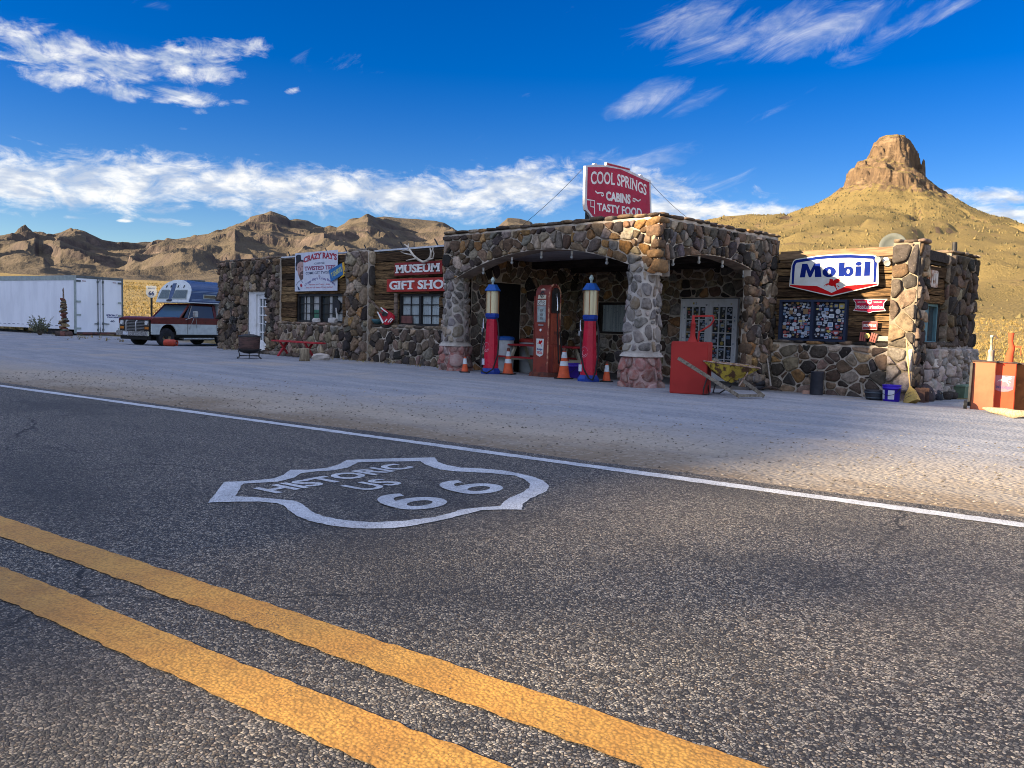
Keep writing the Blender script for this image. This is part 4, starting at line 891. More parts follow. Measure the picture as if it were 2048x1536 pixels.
# ------------------------------------------------------------------ museum wing (left)
ML, MR = -28.75, -15.05; ZM = 3.06; LEDGE = 1.0
dhole = (-26.62, -25.28, -0.1, 2.0)
mb = MB(); rect = (ML, -24.42, -0.3, ZM); holed(mb, rect, [dhole], (0, YW, 0), (1, 0, 0))
blk = PAL['tan']+PAL['brown'][:4]
stones(mb, rect, plane((0, YW, 0), (1, 0, 0), up), 0.22, blk, 61, out_of([dhole]), hole_planes([dhole]), 0.011, 0.11, 0.95, 0.49, 2.0, rough=2.0, rnd=0.12)
caps_row(mb, (ML, YW+0.12, ZM+0.03), (-24.42, YW+0.12, ZM+0.03), 0.35, 0.10, 62, blk, 0.3)
mb.add([(-24.42, YW, 1.0), (-24.42, YW+0.2, 1.0), (-24.42, YW+0.2, ZM), (-24.42, YW, ZM)], [(0, 1, 2, 3)], 1)
part(mb, 'wall', [M_STONE, M_MORT])
mb = MB(); mb.b2((-26.62, YW+0.3, -0.05), (-25.28, YW+0.34, 2.0)); part(mb, 'door_recess', M_DARKIN)
mb = MB(); rect = (YW, 19.0, -0.3, ZM); mb.add([(ML, 19.0, -0.3), (ML, YW, -0.3), (ML, YW, ZM), (ML, 19.0, ZM)], [(0, 1, 2, 3)], 1)
stones(mb, rect, lambda u, v: (np.array([ML, u, v]), np.array([-1.0, 0, 0])), 0.28, blk, 63, None, None, 0.017, 0.12)
part(mb, 'wall', [M_STONE, M_MORT])
def low_wall(x0, x1, y, seed, zt=LEDGE, pal=None, size=0.25, mort=M_MORT, zb=-0.3, asp=1.0, gap=0.017, depth=0.06):
    mb = MB(); mb.b2((x0, y, zb), (x1, y+0.3, zt-0.03), 1)
    stones(mb, (x0, x1, zb+0.05, zt-0.06), plane((0, y, 0), (1, 0, 0), up), size, pal, seed, None, None, gap, depth, asp, 0.49, 2.0, rnd=0.15)
    caps_row(mb, (x0, y+0.1, zt-0.01), (x1, y+0.1, zt-0.01), 0.34, 0.09, seed+1, pal, 0.36)
    return part(mb, 'low_wall', [M_STONE, mort])
low_wall(-24.42, -20.28, YW-0.02, 71, pal=PAL['tan'], size=0.225, mort=M_MORT, asp=0.9, gap=0.012)
low_wall(-19.22, -15.2, YW-0.08, 73, pal=PAL['tan']+PAL['dark'], size=0.20, gap=0.0135)
mb = MB(); mb.b2((-20.28, YW-0.18, -0.3), (-19.22, YW+0.3, ZM+0.02), 1)
stones(mb, (-20.28, -19.22, -0.2, ZM), plane((0, YW-0.18, 0), (1, 0, 0), up), 0.24, PAL['tan']+PAL['brown'], 75, None, None, 0.013, 0.09, 1.0, 0.49, 1.8, rough=1.8, rnd=0.14)
stones(mb, (YW-0.18, YW+0.1, -0.2, ZM), plane((-19.22, 0, 0), (0, 1, 0), up), 0.26, PAL['tan'], 76, None, None, 0.015, 0.08)
caps_row(mb, (-20.3, YW-0.03, ZM+0.04), (-19.2, YW-0.03, ZM+0.04), 0.36, 0.09, 77, PAL['tan'], 0.35)
part(mb, 'pier', [M_STONE, M_MORT])
W1 = (-23.5, -20.86, 1.02, 1.90); W2 = (-18.08, -16.34, 1.02, 1.86)
mb = MB(); yy = YW+0.10
for (a, b_, z0, z1, sd) in ((-24.42, -20.28, W1[3], ZM, 81), (-24.42, W1[0], 0.98, W1[3], 82), (W1[1], -20.28, 0.98, W1[3], 83)): planks(mb, (a, yy, 0), (1, 0, 0), b_-a, z0, z1, sd, 0.24)
part(mb, 'plank_wall', M_PLANK)
mb = MB(); yy = YW+0.06
for (a, b_, z0, z1, sd) in ((-19.22, -15.2, W2[3], ZM-0.03, 84), (-19.22, W2[0], 0.98, W2[3], 85), (W2[1], -15.2, 0.98, W2[3], 86)): planks(mb, (a, yy, 0), (1, 0, 0), b_-a, z0, z1, sd, 0.22)
part(mb, 'plank_wall', M_PLANK)
mb = MB(); mb.b2((ML+0.2, YW+0.32, -0.3), (MR, 19.0, ZM-0.1)); part(mb, 'core', M_DARKIN)
mb = MB(); mb.b2((ML, YW+0.2, ZM-0.06), (MR-0.2, 19.2, ZM-0.01)); part(mb, 'roof', M_ROOF)
mb = MB(); mb.b2((-24.42, YW+0.02, ZM+0.0), (-20.28, YW+0.14, ZM+0.045)); mb.b2((-19.22, YW-0.02, ZM-0.03), (-15.24, YW+0.12, ZM+0.015)); part(mb, 'roof_edge', M_STRIP)
for px, py in ((455, 522), (480, 518), (509, 513), (540, 510), (580, 507), (655, 501), (693, 500), (733, 497), (806, 493), (874, 493)):
    q = on_y(px, py, YW+0.25); mb = MB(); mb.cyl((q[0]+0.10, YW+0.25, ZM-0.02), (q[0]-0.07, YW+0.22, ZM+0.22), 0.022, 0.018, 6); part(mb, 'roof_bracket', M_BLACK)
window(*W1, YW+0.1, (1, 0, 0), 3, 3, M_GLASS, M_BLACK, 0.07, 0.06, 0.02, split=2)
w = window(*W2, YW+0.06, (1, 0, 0), 2, 3, M_LACE, M_BLACK, 0.06, 0.06, 0.02, split=2)
mb = MB(); mb.b2((W2[0]-0.13, YW-0.03, 0.99), (W2[0]-0.005, YW+0.05, W2[3]+0.02)); part(mb, 'frame', M_WOOD, w)
# curtains and things seen behind the left window
wl = [o for o in bpy.data.objects if o.parent == shop and o.name.startswith('window')][1]
yq = YW+0.176
for a, b_ in ((-23.18, -22.86), (-22.62, -22.28), (-21.35, -20.95), (-21.75, -21.58)): mb = MB(); mb.b2((a, yq, 1.08), (b_, yq+0.005, 1.84)); part(mb, 'curtain', M_DRAPE, wl)
mb = MB(); mb.b2((-22.66, yq-0.005, 1.08), (-22.26, yq-0.002, 1.42)); part(mb, 'green_panel', mat('green_board', (0.06, 0.17, 0.11)), wl)
# white glazed door
door = None
mb = MB()
for a, b_, c, d, y0, y1 in ((-26.60, -26.10, -0.02, 2.0, 0.02, 0.16), (-25.36, -25.28, -0.02, 2.0, 0.02, 0.14), (-26.10, -25.36, 1.90, 2.0, 0.02, 0.14)): mb.b2((a, YW+y0, c), (b_, YW+y1, d))
dfr = part(mb, 'door_frame', M_WHITE, bevel=0.008)
mb = MB(); X0, X1 = -26.08, -25.38; ps = [(X0+0.14+i*0.21, X0+0.14+(i+1)*0.21) for i in range(2)]; Z = [0.36+0.285*i for i in range(6)]
hol = [(a+0.018, b_-0.018, Z[j]+0.018, Z[j+1]-0.018) for a, b_ in ps for j in range(5)]
loops = [[(X0, 0.0), (X1, 0.0), (X1, 1.89), (X0, 1.89)]]+[[(a, c), (a, d), (b_, d), (b_, c)] for a, b_, c, d in hol]
mb.poly(loops, (0, YW+0.12, 0), (1, 0, 0), up, 0.045, 0); door = part(mb, 'door', M_WHITE)
mb = MB(); mb.b2((X0+0.12, YW+0.125, 0.34), (X0+0.58, YW+0.13, 1.80)); part(mb, 'pane', glass_mat('door_glass', (0.11, 0.13, 0.14)), door)
mb = MB(); mb.cyl((X1-0.07, YW+0.075, 0.95), (X1-0.07, YW+0.01, 0.95), 0.018); mb.box((X1-0.11, YW+0.02, 0.95), (0.10, 0.016, 0.02)); part(mb, 'handle', M_BLACK, door); mb = MB(); mb.cyl((X1-0.07, YW+0.075, 1.10), (X1-0.07, YW+0.055, 1.10), 0.025); part(mb, 'lock', M_BLACK, door)
mb = MB(); mb.b2((-26.75, YW-0.3, -0.1), (-25.15, YW+0.1, 0.0)); part(mb, 'doorstep', M_MORT, bevel=0.02)
# low stone kerb in front of the wing
mb = MB(); caps_row(mb, (-24.6, YW-0.75, 0.03), (-20.9, YW-0.75, 0.03), 0.3, 0.14, 91, PAL['tan'], 0.38); part(mb, 'kerb', M_STONE)
# ------------------------------------------------------------------ right wing
RL = -9.06; LR = 0.92; ZR = 2.88
mb = MB(); planks(mb, (RL, YR+0.12, 0), (1, 0, 0), -6.48-RL, LR-0.02, ZR-0.24, 101, 0.16); part(mb, 'plank_wall', M_PLANK)
mb = MB(); mb.b2((RL, YR+0.02, ZR-0.24), (-6.48, YR+0.28, ZR+0.0)); mbx = part(mb, 'log_beam', mat('log_timber', (0.23, 0.15, 0.085), (0.13, 0.085, 0.05), 3, stretch=(1, 8, 8), bmp=0.6, bsc=14, rough=0.85), bevel=0.06)
low_wall(RL, -6.5, YR, 103, LR, PAL['brown']+PAL['dark']+PAL['tan'][:3], 0.205, M_MORT, -0.32, 1.15, 0.0135, 0.055)
mb = MB(); mb.b2((-6.52, YR-0.06, -0.35), (XE, YR+0.42, ZR+0.05), 1)
ppal = lambda u, v, rg: rg.choice(PAL['tan']+[(0.30, 0.21, 0.13), (0.24, 0.15, 0.085)]) if v > 0.86 else rg.choice([(0.42, 0.36, 0.31), (0.36, 0.30, 0.26), (0.24, 0.19, 0.15)])
stones(mb, (-6.52, XE, -0.3, ZR+0.03), plane((0, YR-0.06, 0), (1, 0, 0), up), 0.225, ppal, 111, None, None, 0.013, 0.06, 0.9, 0.49, 1.8, rnd=0.15)
stones(mb, (YR-0.06, YR+0.42, -0.3, ZR+0.03), plane((XE, 0, 0), (0, 1, 0), up), 0.22, PAL['dark']+PAL['brown'], 112, None, None, 0.012, 0.06, 0.85, 0.45, 1.0, rnd=0.16)
caps_row(mb, (-6.55, YR+0.16, ZR+0.08), (XE+0.1, YR+0.16, ZR+0.08), 0.5, 0.09, 113, PAL['tan'], 0.3)
part(mb, 'corner_pier', [M_STONE, M_MORTB])
# its right-hand end wall
mb = MB(); mb.b2((XE-0.4, YR+0.42, -0.35), (XE-0.02, 20.45, 0.90), 1); 
mb2 = MB()
gy = np.linspace(YR+0.3, 20.5, 60); gz = np.linspace(-0.36, 0.93, 26); vs = []
for y in gy:
    for z in gz: vs.append((XE+0.03+0.09*NZ.fractal(Vector((y*2.4, z*2.4, 3)), 1, 2, 5), y, z))
mb2.add(vs, [(i*26+j, (i+1)*26+j, (i+1)*26+j+1, i*26+j+1) for i in range(59) for j in range(25)], 0, True); stones(mb2, (YR+0.45, 20.4, -0.3, 0.86), plane((XE+0.06, 0, 0), (0, 1, 0), up), 0.2, PAL['pale']+[(0.34, 0.27, 0.24), (0.26, 0.21, 0.19)], 127, None, None, 0.006, 0.10, 1.0, 0.49, 2.0, mi=1, rough=2.4, rnd=0.12); part(mb2, 'rubble_wall', [M_RUB, M_STONE2])
caps_row(mb, (XE-0.05, YR+0.45, 0.93), (XE-0.05, 19.0, 0.93), 0.3, 0.12, 121, PAL['dark'], 0.32); part(mb, 'end_wall', [M_STONE, M_MORT])
mb = MB(); mb.b2((XE-0.42, 18.78, 0.85), (XE-0.02, 20.45, ZR-0.02), 1)
stones(mb, (18.78, 20.45, 0.88, ZR-0.04), plane((XE, 0, 0), (0, 1, 0), up), 0.235, PAL['dark']+PAL['brown'][:4], 123, None, None, 0.012, 0.06, 0.9, 0.45, 1.0, rnd=0.16)
stones(mb, (XE-0.42, XE, 0.88, ZR-0.04), plane((0, 18.78, 0), (1, 0, 0), up), 0.26, PAL['tan'], 124, None, None, 0.02, 0.06)
stones(mb, (20.4, 20.47, 0.9, 0.95), plane((XE, 0, 0), (0, 1, 0), up), 0.3, PAL['dark'], 1)
caps_row(mb, (XE-0.2, 18.76, ZR+0.02), (XE-0.2, 20.5, ZR+0.02), 0.5, 0.09, 125, PAL['dark']+PAL['tan'], 0.34); part(mb, 'corner_pier', [M_STONE, M_MORTB])
mb = MB(); planks(mb, (XE-0.14, YR+0.40, 0), (0, 1, 0), 18.8-YR-0.40, 1.78, ZR-0.3, 131, 0.2); part(mb, 'plank_wall', mat_dark) if False else part(mb, 'plank_wall', M_PLANK)
mb = MB(); mb.b2((XE-0.3, YR+0.40, ZR-0.3), (XE-0.04, 18.8, ZR-0.03)); part(mb, 'log_beam', M_DARKW, bevel=0.06)
mb = MB(); mb.b2((XE-0.4, YR+0.42, 0.9), (XE-0.32, 18.8, 2.0)); part(mb, 'recess', M_DARKIN)
for a, b_ in ((YR+0.40, 17.22), (18.62, 18.8)):
    mb = MB(); mb.b2((XE-0.3, a, 0.95), (XE-0.16, b_, 1.8)); part(mb, 'window_post', M_DARKW)
w = window(17.22, 18.62, 0.96, 1.78, 0, (0, 1, 0), 1, 1, M_DRAPE, M_TEAL, 0.05, 0.12, o=(XE-0.1, 0, 0), split=2)
mb = MB(); mb.b2((XE-0.245, 17.95, 1.0), (XE-0.225, 18.25, 1.74)); part(mb, 'shutter', M_TEAL, w)
mb = MB(); mb.b2((XE-0.245, 18.26, 1.0), (XE-0.235, 18.58, 1.74)); part(mb, 'pane', M_GLASS, w)
mb = MB(); mb.b2((RL+0.02, YR+0.25, -0.3), (XE-0.43, 20.4, ZR-0.3)); part(mb, 'core', M_DARKIN)
mb = MB(); mb.b2((RL, YR+0.29, ZR-0.28), (XE-0.44, 20.4, ZR-0.24)); part(mb, 'roof', M_ROOF)
mb = MB(); mb.cyl((XE-0.2, 19.5, ZR), (XE-0.2, 19.5, ZR+0.28), 0.05); part(mb, 'vent_pipe', M_BLACK)
mb = MB(); mb.b2((XL+0.1, YB+0.3, -0.3), (RL, 20.4, 2.86)); part(mb, 'core', M_DARKIN)
mb = MB(); mb.b2((RL-0.1, YR-0.42, -0.4), (XE+0.05, YR+0.1, -0.175)); part(mb, 'plinth', mat('grey_concrete', (0.27, 0.255, 0.24), (0.19, 0.18, 0.17), 3, rough=0.9, bmp=0.3), bevel=0.015)
# stickered windows
STK = [(0.42, 0.46, 0.52), (0.34, 0.39, 0.46), (0.30, 0.35, 0.42), (0.10, 0.15, 0.25), (0.26, 0.28, 0.30), (0.48, 0.51, 0.54), (0.38, 0.42, 0.46), (0.30, 0.05, 0.05), (0.42, 0.33, 0.07), (0.15, 0.25, 0.40), (0.03, 0.03, 0.04), (0.045, 0.05, 0.06), (0.22, 0.14, 0.07)]
M_STICK = attr_mat('stickers', rough=0.4, var=0.0, bst=0, spec=0.5)
def stickers(rect, o, ux, num, seed, parent, size=(0.045, 0.12), dead=None):
    rg = random.Random(seed); mb = MB(); n = np.cross(V3(ux), up); placed = []; x0, x1, z0, z1 = rect; t = 0
    while len(placed) < num and t < num*30:
        t += 1; w = rg.uniform(*size); h = w*rg.uniform(0.55, 1.1); u = rg.uniform(x0+w/2, x1-w/2); v = rg.uniform(z0+h/2, z1-h/2)
        if dead and dead(u, v, w, h): continue
        if any(abs(u-a)*2 < (w+c)*0.93 and abs(v-b_)*2 < (h+d)*0.93 for a, b_, c, d in placed): continue
        k = len(placed); placed.append((u, v, w, h)); col = rg.choice(STK); lf = 0.001+0.00012*k; O = V3(o)+n*lf; sh = rg.random()
        L = rrect(u-w/2, v-h/2, u+w/2, v+h/2, min(w, h)*0.12, 2) if sh < 0.5 else arc(u, v, w/2, h/2, 0, 360, 14)[:-1] if sh < 0.85 else [(u-w/2, v+h/2), (u-w/2, v-h*0.1), (u, v-h/2), (u+w/2, v-h*0.1), (u+w/2, v+h/2)]
        mb.poly([L], O, ux, up, 0, 0, None, col); c2 = rg.choice(STK); q = rg.uniform(0.5, 0.75); L2 = [(u+(a-u)*q, v+(b_-v)*q*0.8) for a, b_ in L]
        mb.poly([L2], O+n*0.00006, ux, up, 0, 0, None, c2 if rg.random() < 0.7 else col)
    s = part(mb, 'stickers', M_STICK, parent); s['kind'] = 'stuff'; return s
SW = (-8.90, -7.40, 0.94, 1.82)
w = window(*SW, YR-0.04, (1, 0, 0), 1, 1, glass_mat('sticker_glass', (0.012, 0.016, 0.03)), mat('navy_frame', (0.02, 0.03, 0.06)), 0.045, 0.05, split=2)
xm = (SW[0]+SW[1])/2
stickers((SW[0]+0.06, SW[1]-0.05, SW[2]+0.05, SW[3]-0.05), (0, YR+0.038, 0), (1, 0, 0), 250, 5, w, (0.05, 0.125), lambda u, v, a, b_: abs(u-xm) < 0.04+a/2)
# stickered double door under the canopy
mb = MB(); X = (-11.60, -10.04); Zd = (-0.08, 1.86); yd = YB-0.02
mb.b2((X[0], yd-0.04, Zd[0]), (X[0]+0.05, yd+0.05, Zd[1])); mb.b2((X[1]-0.05, yd-0.04, Zd[0]), (X[1], yd+0.05, Zd[1])); mb.b2((X[0]+0.05, yd-0.04, Zd[1]-0.05), (X[1]-0.05, yd+0.05, Zd[1])); dd = part(mb, 'door_frame', M_WHITE)
for a, b_ in ((X[0]+0.05, (X[0]+X[1])/2-0.003), ((X[0]+X[1])/2+0.003, X[1]-0.05)):
    wd_ = b_-a; st_ = 0.085; cols = [(a+st_+(wd_-2*st_)*i/3+0.012, a+st_+(wd_-2*st_)*(i+1)/3-0.012) for i in range(3)]; rows = [(0.17+1.56*j/5+0.012-0.05, 0.17+1.56*(j+1)/5-0.012-0.05) for j in range(5)]
    loops = [[(a, Zd[0]), (b_, Zd[0]), (b_, Zd[1]-0.052), (a, Zd[1]-0.052)]]+[[(p, r), (p, t), (q, t), (q, r)] for p, q in cols for r, t in rows]
    mb = MB(); mb.poly(loops, (0, yd+0.03, 0), (1, 0, 0), up, 0.04); d = part(mb, 'door', M_WHITE)
    mb = MB(); mb.b2((a+0.05, yd+0.022, 0.1), (b_-0.05, yd+0.026, 1.72)); part(mb, 'pane', M_GLASS, d)
    stickers((a+0.06, b_-0.06, 0.12, 1.70), (0, yd+0.0215, 0), (1, 0, 0), 75, int(a*100), d, (0.045, 0.11), lambda u, v, w_, h_: not any(p+w_/2 < u < q-w_/2 for p, q in cols) or not any(r+h_/2 < v < t-h_/2 for r, t in rows))
    stickers((a, b_, 0.0, 1.8), (0, yd-0.0105, 0), (1, 0, 0), 13, int(a*77), d, (0.03, 0.06), lambda u, v, w_, h_: a+0.085-w_/2 > u > a+w_/2 or False if False else not (u < a+0.08-w_/2 or u > b_-0.08+w_/2 or v > 1.70))
# ================================================================== signs and fittings on the shop
def on_d(x, y, D):
    d = ray(x, y); return EYEP + d*(D/(d@CF))
def P(mb, name, mats, parent, bevel=0.0): return mb.build(name, mats, parent, bevel)
X_, Y_, Z_ = np.array([1., 0, 0]), np.array([0, 1., 0]), up
def paint(n, c, c2=None, **k): k.setdefault('rough', 0.5); k.setdefault('sc', 5); k.setdefault('bmp', 0.05); return mat(n, c, c2, **k)
M_RED = paint('red_sign_paint', (0.40, 0.035, 0.025), (0.29, 0.03, 0.024), speck=(0.20, 0.05, 0.04), slo=0.64, shi=0.74)
M_LWH = paint('white_lettering', (0.74, 0.74, 0.70), (0.60, 0.59, 0.55)); M_BAN = paint('banner_white', (0.56, 0.59, 0.66), (0.50, 0.53, 0.60), rough=0.4)
M_INKR = paint('crimson_ink', (0.36, 0.025, 0.05)); M_INKP = paint('maroon_ink', (0.24, 0.03, 0.10)); M_INKB = paint('navy_ink', (0.03, 0.05, 0.12)); M_INKV = paint('violet_ink', (0.09, 0.06, 0.24))
M_CHROME = mat('worn_chrome', (0.62, 0.63, 0.65), (0.42, 0.42, 0.42), 8, rough=0.25, metal=0.9); M_STEEL = mat('dull_steel', (0.42, 0.43, 0.44), (0.30, 0.29, 0.28), 8, rough=0.45, metal=0.6)
# -- printed banner with the portrait
ban = empty('banner_sign', (-23.43, YW-0.035, 1.98), 0, 'white printed banner with a bearded man in a top hat above the left window', 'sign')
W_, H_ = 2.43, 1.19
mb = MB(); mb.b2((0, 0, 0), (W_, 0.02, H_)); P(mb, 'panel', M_BAN, ban, 0.004)
def bl(t, x0, x1, y0, y1, m, bold=0.0, slab=0.0, warp=None, name='lettering'):
    V = lambda q: text2d(q, bold)[0][:, 0]; lo, hi = V(t).min(), V(t).max(); i = 0
    for word in t.split(' '):                           # every word is a piece of its own
        k = t.index(word, i); i = k+len(word); c = V(word[0]); a = V(t[:k+1]).max()-(c.max()-c.min()); e = V(t[:i]).max(); xa = x0+(x1-x0)*(a-lo)/(hi-lo); xe = x0+(x1-x0)*(e-lo)/(hi-lo)
        mb = MB(); letters(mb, word, xa*W_, y0*H_, (xe-xa)*W_, (y1-y0)*H_, (0, -0.001, 0), X_, Z_, 0.001, 0, bold, slab, warp); P(mb, name, m, ban)
aw_ = lambda x, y: (x, y+0.10*H_*(1-((x/W_-0.62)/0.42)**2)*(1.0))
bl("CRAZY RAY'S", 0.215, 0.985, 0.715, 0.865, M_INKR, 0.045, 0.2, aw_); bl('CUSTOM', 0.475, 0.705, 0.675, 0.72, M_INKB, 0.02, 0.1)
bl('TWISTED TEES', 0.24, 0.955, 0.535, 0.635, M_INKP, 0.03, 0.16); bl('COME GET TWISTED!', 0.27, 0.93, 0.43, 0.495, M_INKB, 0.02, 0.12); bl('&', 0.575, 0.605, 0.365, 0.41, M_INKP)
bl("Crazy Ray's Crazy Brittle", 0.245, 0.95, 0.10, 0.165, M_INKV, 0.015, 0, lambda x, y: (x, y+0.195*H_*(1-((x/W_-0.60)/0.37)**2)))
bl('Flavors so Crazy ...they', 0.35, 0.84, 0.15, 0.19, M_INKR, 0.01); bl('had to call them Crazy twice!', 0.29, 0.90, 0.075, 0.115, M_INKR, 0.01)
fq = lambda pts: [((x-160)/1240*W_, (1345-y-(x-160)*0.02)/1110*H_) for x, y in pts]
mb = MB(); bo = (0, -0.002, 0)
mb.poly([fq([(232, 520), (300, 470), (420, 500), (420, 980), (370, 1025), (320, 1000), (265, 860), (232, 720)])], bo, X_, Z_, 0, 0); P(mb, 'face', paint('printed_skin', (0.44, 0.29, 0.26), (0.36, 0.22, 0.20)), ban)
mb = MB(); bo = (0, -0.003, 0)
mb.poly([fq([(190, 310), (250, 280), (340, 290), (355, 430), (420, 440), (432, 500), (330, 480), (250, 530), (215, 640), (230, 760), (190, 700), (180, 540), (200, 480)])], bo, X_, Z_, 0, 0)
P(mb, 'top_hat', paint('printed_black', (0.022, 0.022, 0.03)), ban)
mb = MB(); mb.poly([fq([(330, 790), (418, 740), (420, 975), (370, 1022), (322, 995), (292, 890)]), fq([(345, 850), (355, 880), (412, 870), (414, 842)])], bo, X_, Z_, 0, 0); P(mb, 'beard', paint('printed_brown', (0.12, 0.075, 0.065)), ban)
for q in ([(262, 640), (300, 620), (300, 650), (268, 662)], [(362, 610), (410, 606), (410, 634), (368, 640)], [(330, 660), (352, 660), (362, 735), (330, 745)]): mb = MB(); mb.poly([fq(q)], (0, -0.0035, 0), X_, Z_, 0, 0); P(mb, 'printed_feature', bpy.data.materials.get('printed_shadow') or paint('printed_shadow', (0.20, 0.12, 0.11)), ban)
mb = MB(); mb.strip(fq([(205, 1170), (250, 1090), (320, 1035), (370, 1040), (420, 1100)]), 0.02, (0, -0.003, 0), X_, Z_); mb.poly([fq([(245, 1180), (300, 1240), (320, 1290), (290, 1320), (265, 1270)])], (0, -0.003, 0), X_, Z_, 0, 0); P(mb, 'jacket', M_INKB, ban)
mb = MB(); mb.poly([fq([(325, 1150), (360, 1110), (395, 1160), (390, 1220), (340, 1210)])], (0, -0.003, 0), X_, Z_, 0, 0); P(mb, 'flower', M_INKR, ban)
# -- tilted shirt sign
th = R(15.0); ux, uy = np.array([math.cos(th), 0, math.sin(th)]), np.array([-math.sin(th), 0, math.cos(th)])
s2 = empty('tilted_sign', (-21.24, YW-0.09, 2.24), 0, 'small tilted blue and yellow sign overlapping the right edge of the white banner', 'sign')
mb = MB(); mb.poly([[(0, 0), (0.68, 0.02), (0.70, 0.36), (-0.03, 0.36)]], (0, 0, 0), ux, uy, 0.012); P(mb, 'blue_panel', paint('sign_blue', (0.03, 0.15, 0.36)), s2)
mb = MB(); mb.poly([[(0.40, -0.045), (1.02, -0.02), (1.0, 0.36), (0.70, 0.36), (0.68, 0.02)]], (0, 0, 0), ux, uy, 0.011); P(mb, 'yellow_panel', paint('sign_yellow', (0.66, 0.38, 0.03)), s2)
mb = MB(); letters(mb, 'T-SHIRTS', 0.06, 0.09, 0.58, 0.15, (0, -0.0125, 0), ux, uy, 0.001, 0, 0.03, 0, lambda x, y: (x, y+0.06*x)); P(mb, 'lettering', paint('pale_yellow', (0.50, 0.52, 0.16)), s2)
mb = MB(); letters(mb, 'CU', 0.78, 0.22, 0.17, 0.10, (0, -0.0125, 0), ux, uy, 0.001, 0, 0.03); P(mb, 'lettering', paint('brown_lettering', (0.16, 0.05, 0.02)), s2); mb = MB(); letters(mb, 'AU', 0.78, 0.05, 0.17, 0.10, (0, -0.0125, 0), ux, uy, 0.001, 0, 0.03); P(mb, 'lettering', bpy.data.materials['brown_lettering'], s2)
# -- museum and gift shop boards
def board(name, label, x0, x1, z0, z1, y, text, tx0, tx1, bold, slab, sh, m=M_RED):
    r = empty(name, (x0, y, z0), 0, label, 'sign'); mb = MB(); mb.b2((0, 0, 0), (x1-x0, 0.035, z1-z0)); P(mb, 'panel', m, r, 0.006)
    mb = MB(); h = (z1-z0)*sh; letters(mb, text, tx0-x0, (z1-z0-h)/2, tx1-tx0, h, (0, -0.001, 0), X_, Z_, 0.0, 0, bold, slab, None, 0.014); P(mb, 'lettering', M_LWH, r); return r
M_RED2 = paint('dark_red_sign_paint', (0.26, 0.03, 0.028), (0.20, 0.028, 0.025), speck=(0.12, 0.04, 0.03), slo=0.6, shi=0.72)
board('museum_sign', 'dark red board lettered MUSEUM in white under the antlers', -18.17, -16.18, 2.345, 2.685, YW-0.06, 'MUSEUM', -18.08, -16.27, 0.03, 0.22, 0.62, M_RED2)
board('gift_shop_sign', 'bright red board lettered GIFT SHOP in white above the right window', -18.50, -15.66, 1.915, 2.26, YW-0.07, 'GIFT SHOP', -18.36, -15.78, 0.03, 0.20, 0.66)
# -- antlers
an = MB(); A_ = lambda x, y, d=0.12: on_y(x, y, YW-d)
an.tube([A_(846, 524), A_(836, 519, .16), A_(827, 511, .2), A_(820, 501, .2), A_(816, 493, .17), A_(817, 487, .15)], [0.03, 0.034, 0.03, 0.027, 0.02, 0.008], 8)
for pts in ([(833, 517), (822, 519), (812, 521)], [(826, 510), (814, 508), (803, 505)], [(820, 501), (811, 500), (801, 503)], [(818, 496), (812, 491), (808, 488)]): an.tube([A_(*p, .2) for p in pts], [0.022, 0.017, 0.005], 6)
an.tube([A_(846, 524), A_(855, 521, .16), A_(861, 514, .2), A_(862, 504, .22), A_(860, 496, .2)], [0.03, 0.034, 0.03, 0.026, 0.012], 8)
for pts in ([(858, 519), (866, 517), (868, 507), (866, 500)], [(862, 506), (866, 498), (866, 492)]): an.tube([A_(*p, .22) for p in pts], [0.022, 0.018, 0.012, 0.005][:len(pts)], 6)
setp(an.build('antlers', mat('bone', (0.55, 0.50, 0.42), (0.40, 0.35, 0.28), 9, rough=0.6, bmp=0.3)), 'pale pair of antlers mounted above the MUSEUM board', 'antlers')
# -- guitar leaning on the ledge
gq = lambda pts: [(on_y(660+x/5.908, 480+y/5.908, YW-0.16)[0], on_y(660+x/5.908, 480+y/5.908, YW-0.16)[2]) for x, y in pts]
gt = empty('guitar', (0, YW-0.16, 0), 0, 'red and white guitar leaning beside the stone pier on the left wing ledge', 'guitar')
mb = MB(); mb.poly([gq([(580, 855), (612, 862), (640, 800), (690, 840), (735, 862), (768, 895), (766, 940), (712, 998), (668, 1003), (640, 980)])], (0, 0, 0), X_, Z_, 0.05); P(mb, 'body', paint('guitar_red', (0.42, 0.02, 0.035), rough=0.3), gt, 0.006)
for q in ([(572, 850), (586, 846), (655, 975), (640, 988)], [(612, 802), (625, 795), (706, 862), (694, 872)], [(700, 968), (742, 918), (750, 926), (708, 978)], [(726, 972), (760, 930), (766, 938), (734, 976)], [(662, 962), (690, 930), (698, 940), (672, 972)]): mb = MB(); mb.poly([gq(q)], (0, -0.052, 0), X_, Z_, 0.004); P(mb, 'stripe', M_LWH, gt)
mb = MB(); mb.poly([gq([(628, 850), (660, 842), (704, 868), (690, 900), (650, 905), (632, 885)])], (0, -0.052, 0), X_, Z_, 0.006); P(mb, 'pickguard', M_BLACK, gt)
a, c = gq([(498, 730)])[0], gq([(650, 872)])[0]; mb = MB(); mb.beam((a[0], 0.0, a[1]), (c[0], -0.055, c[1]), 0.05, 0.03); P(mb, 'neck', M_WOOD, gt)
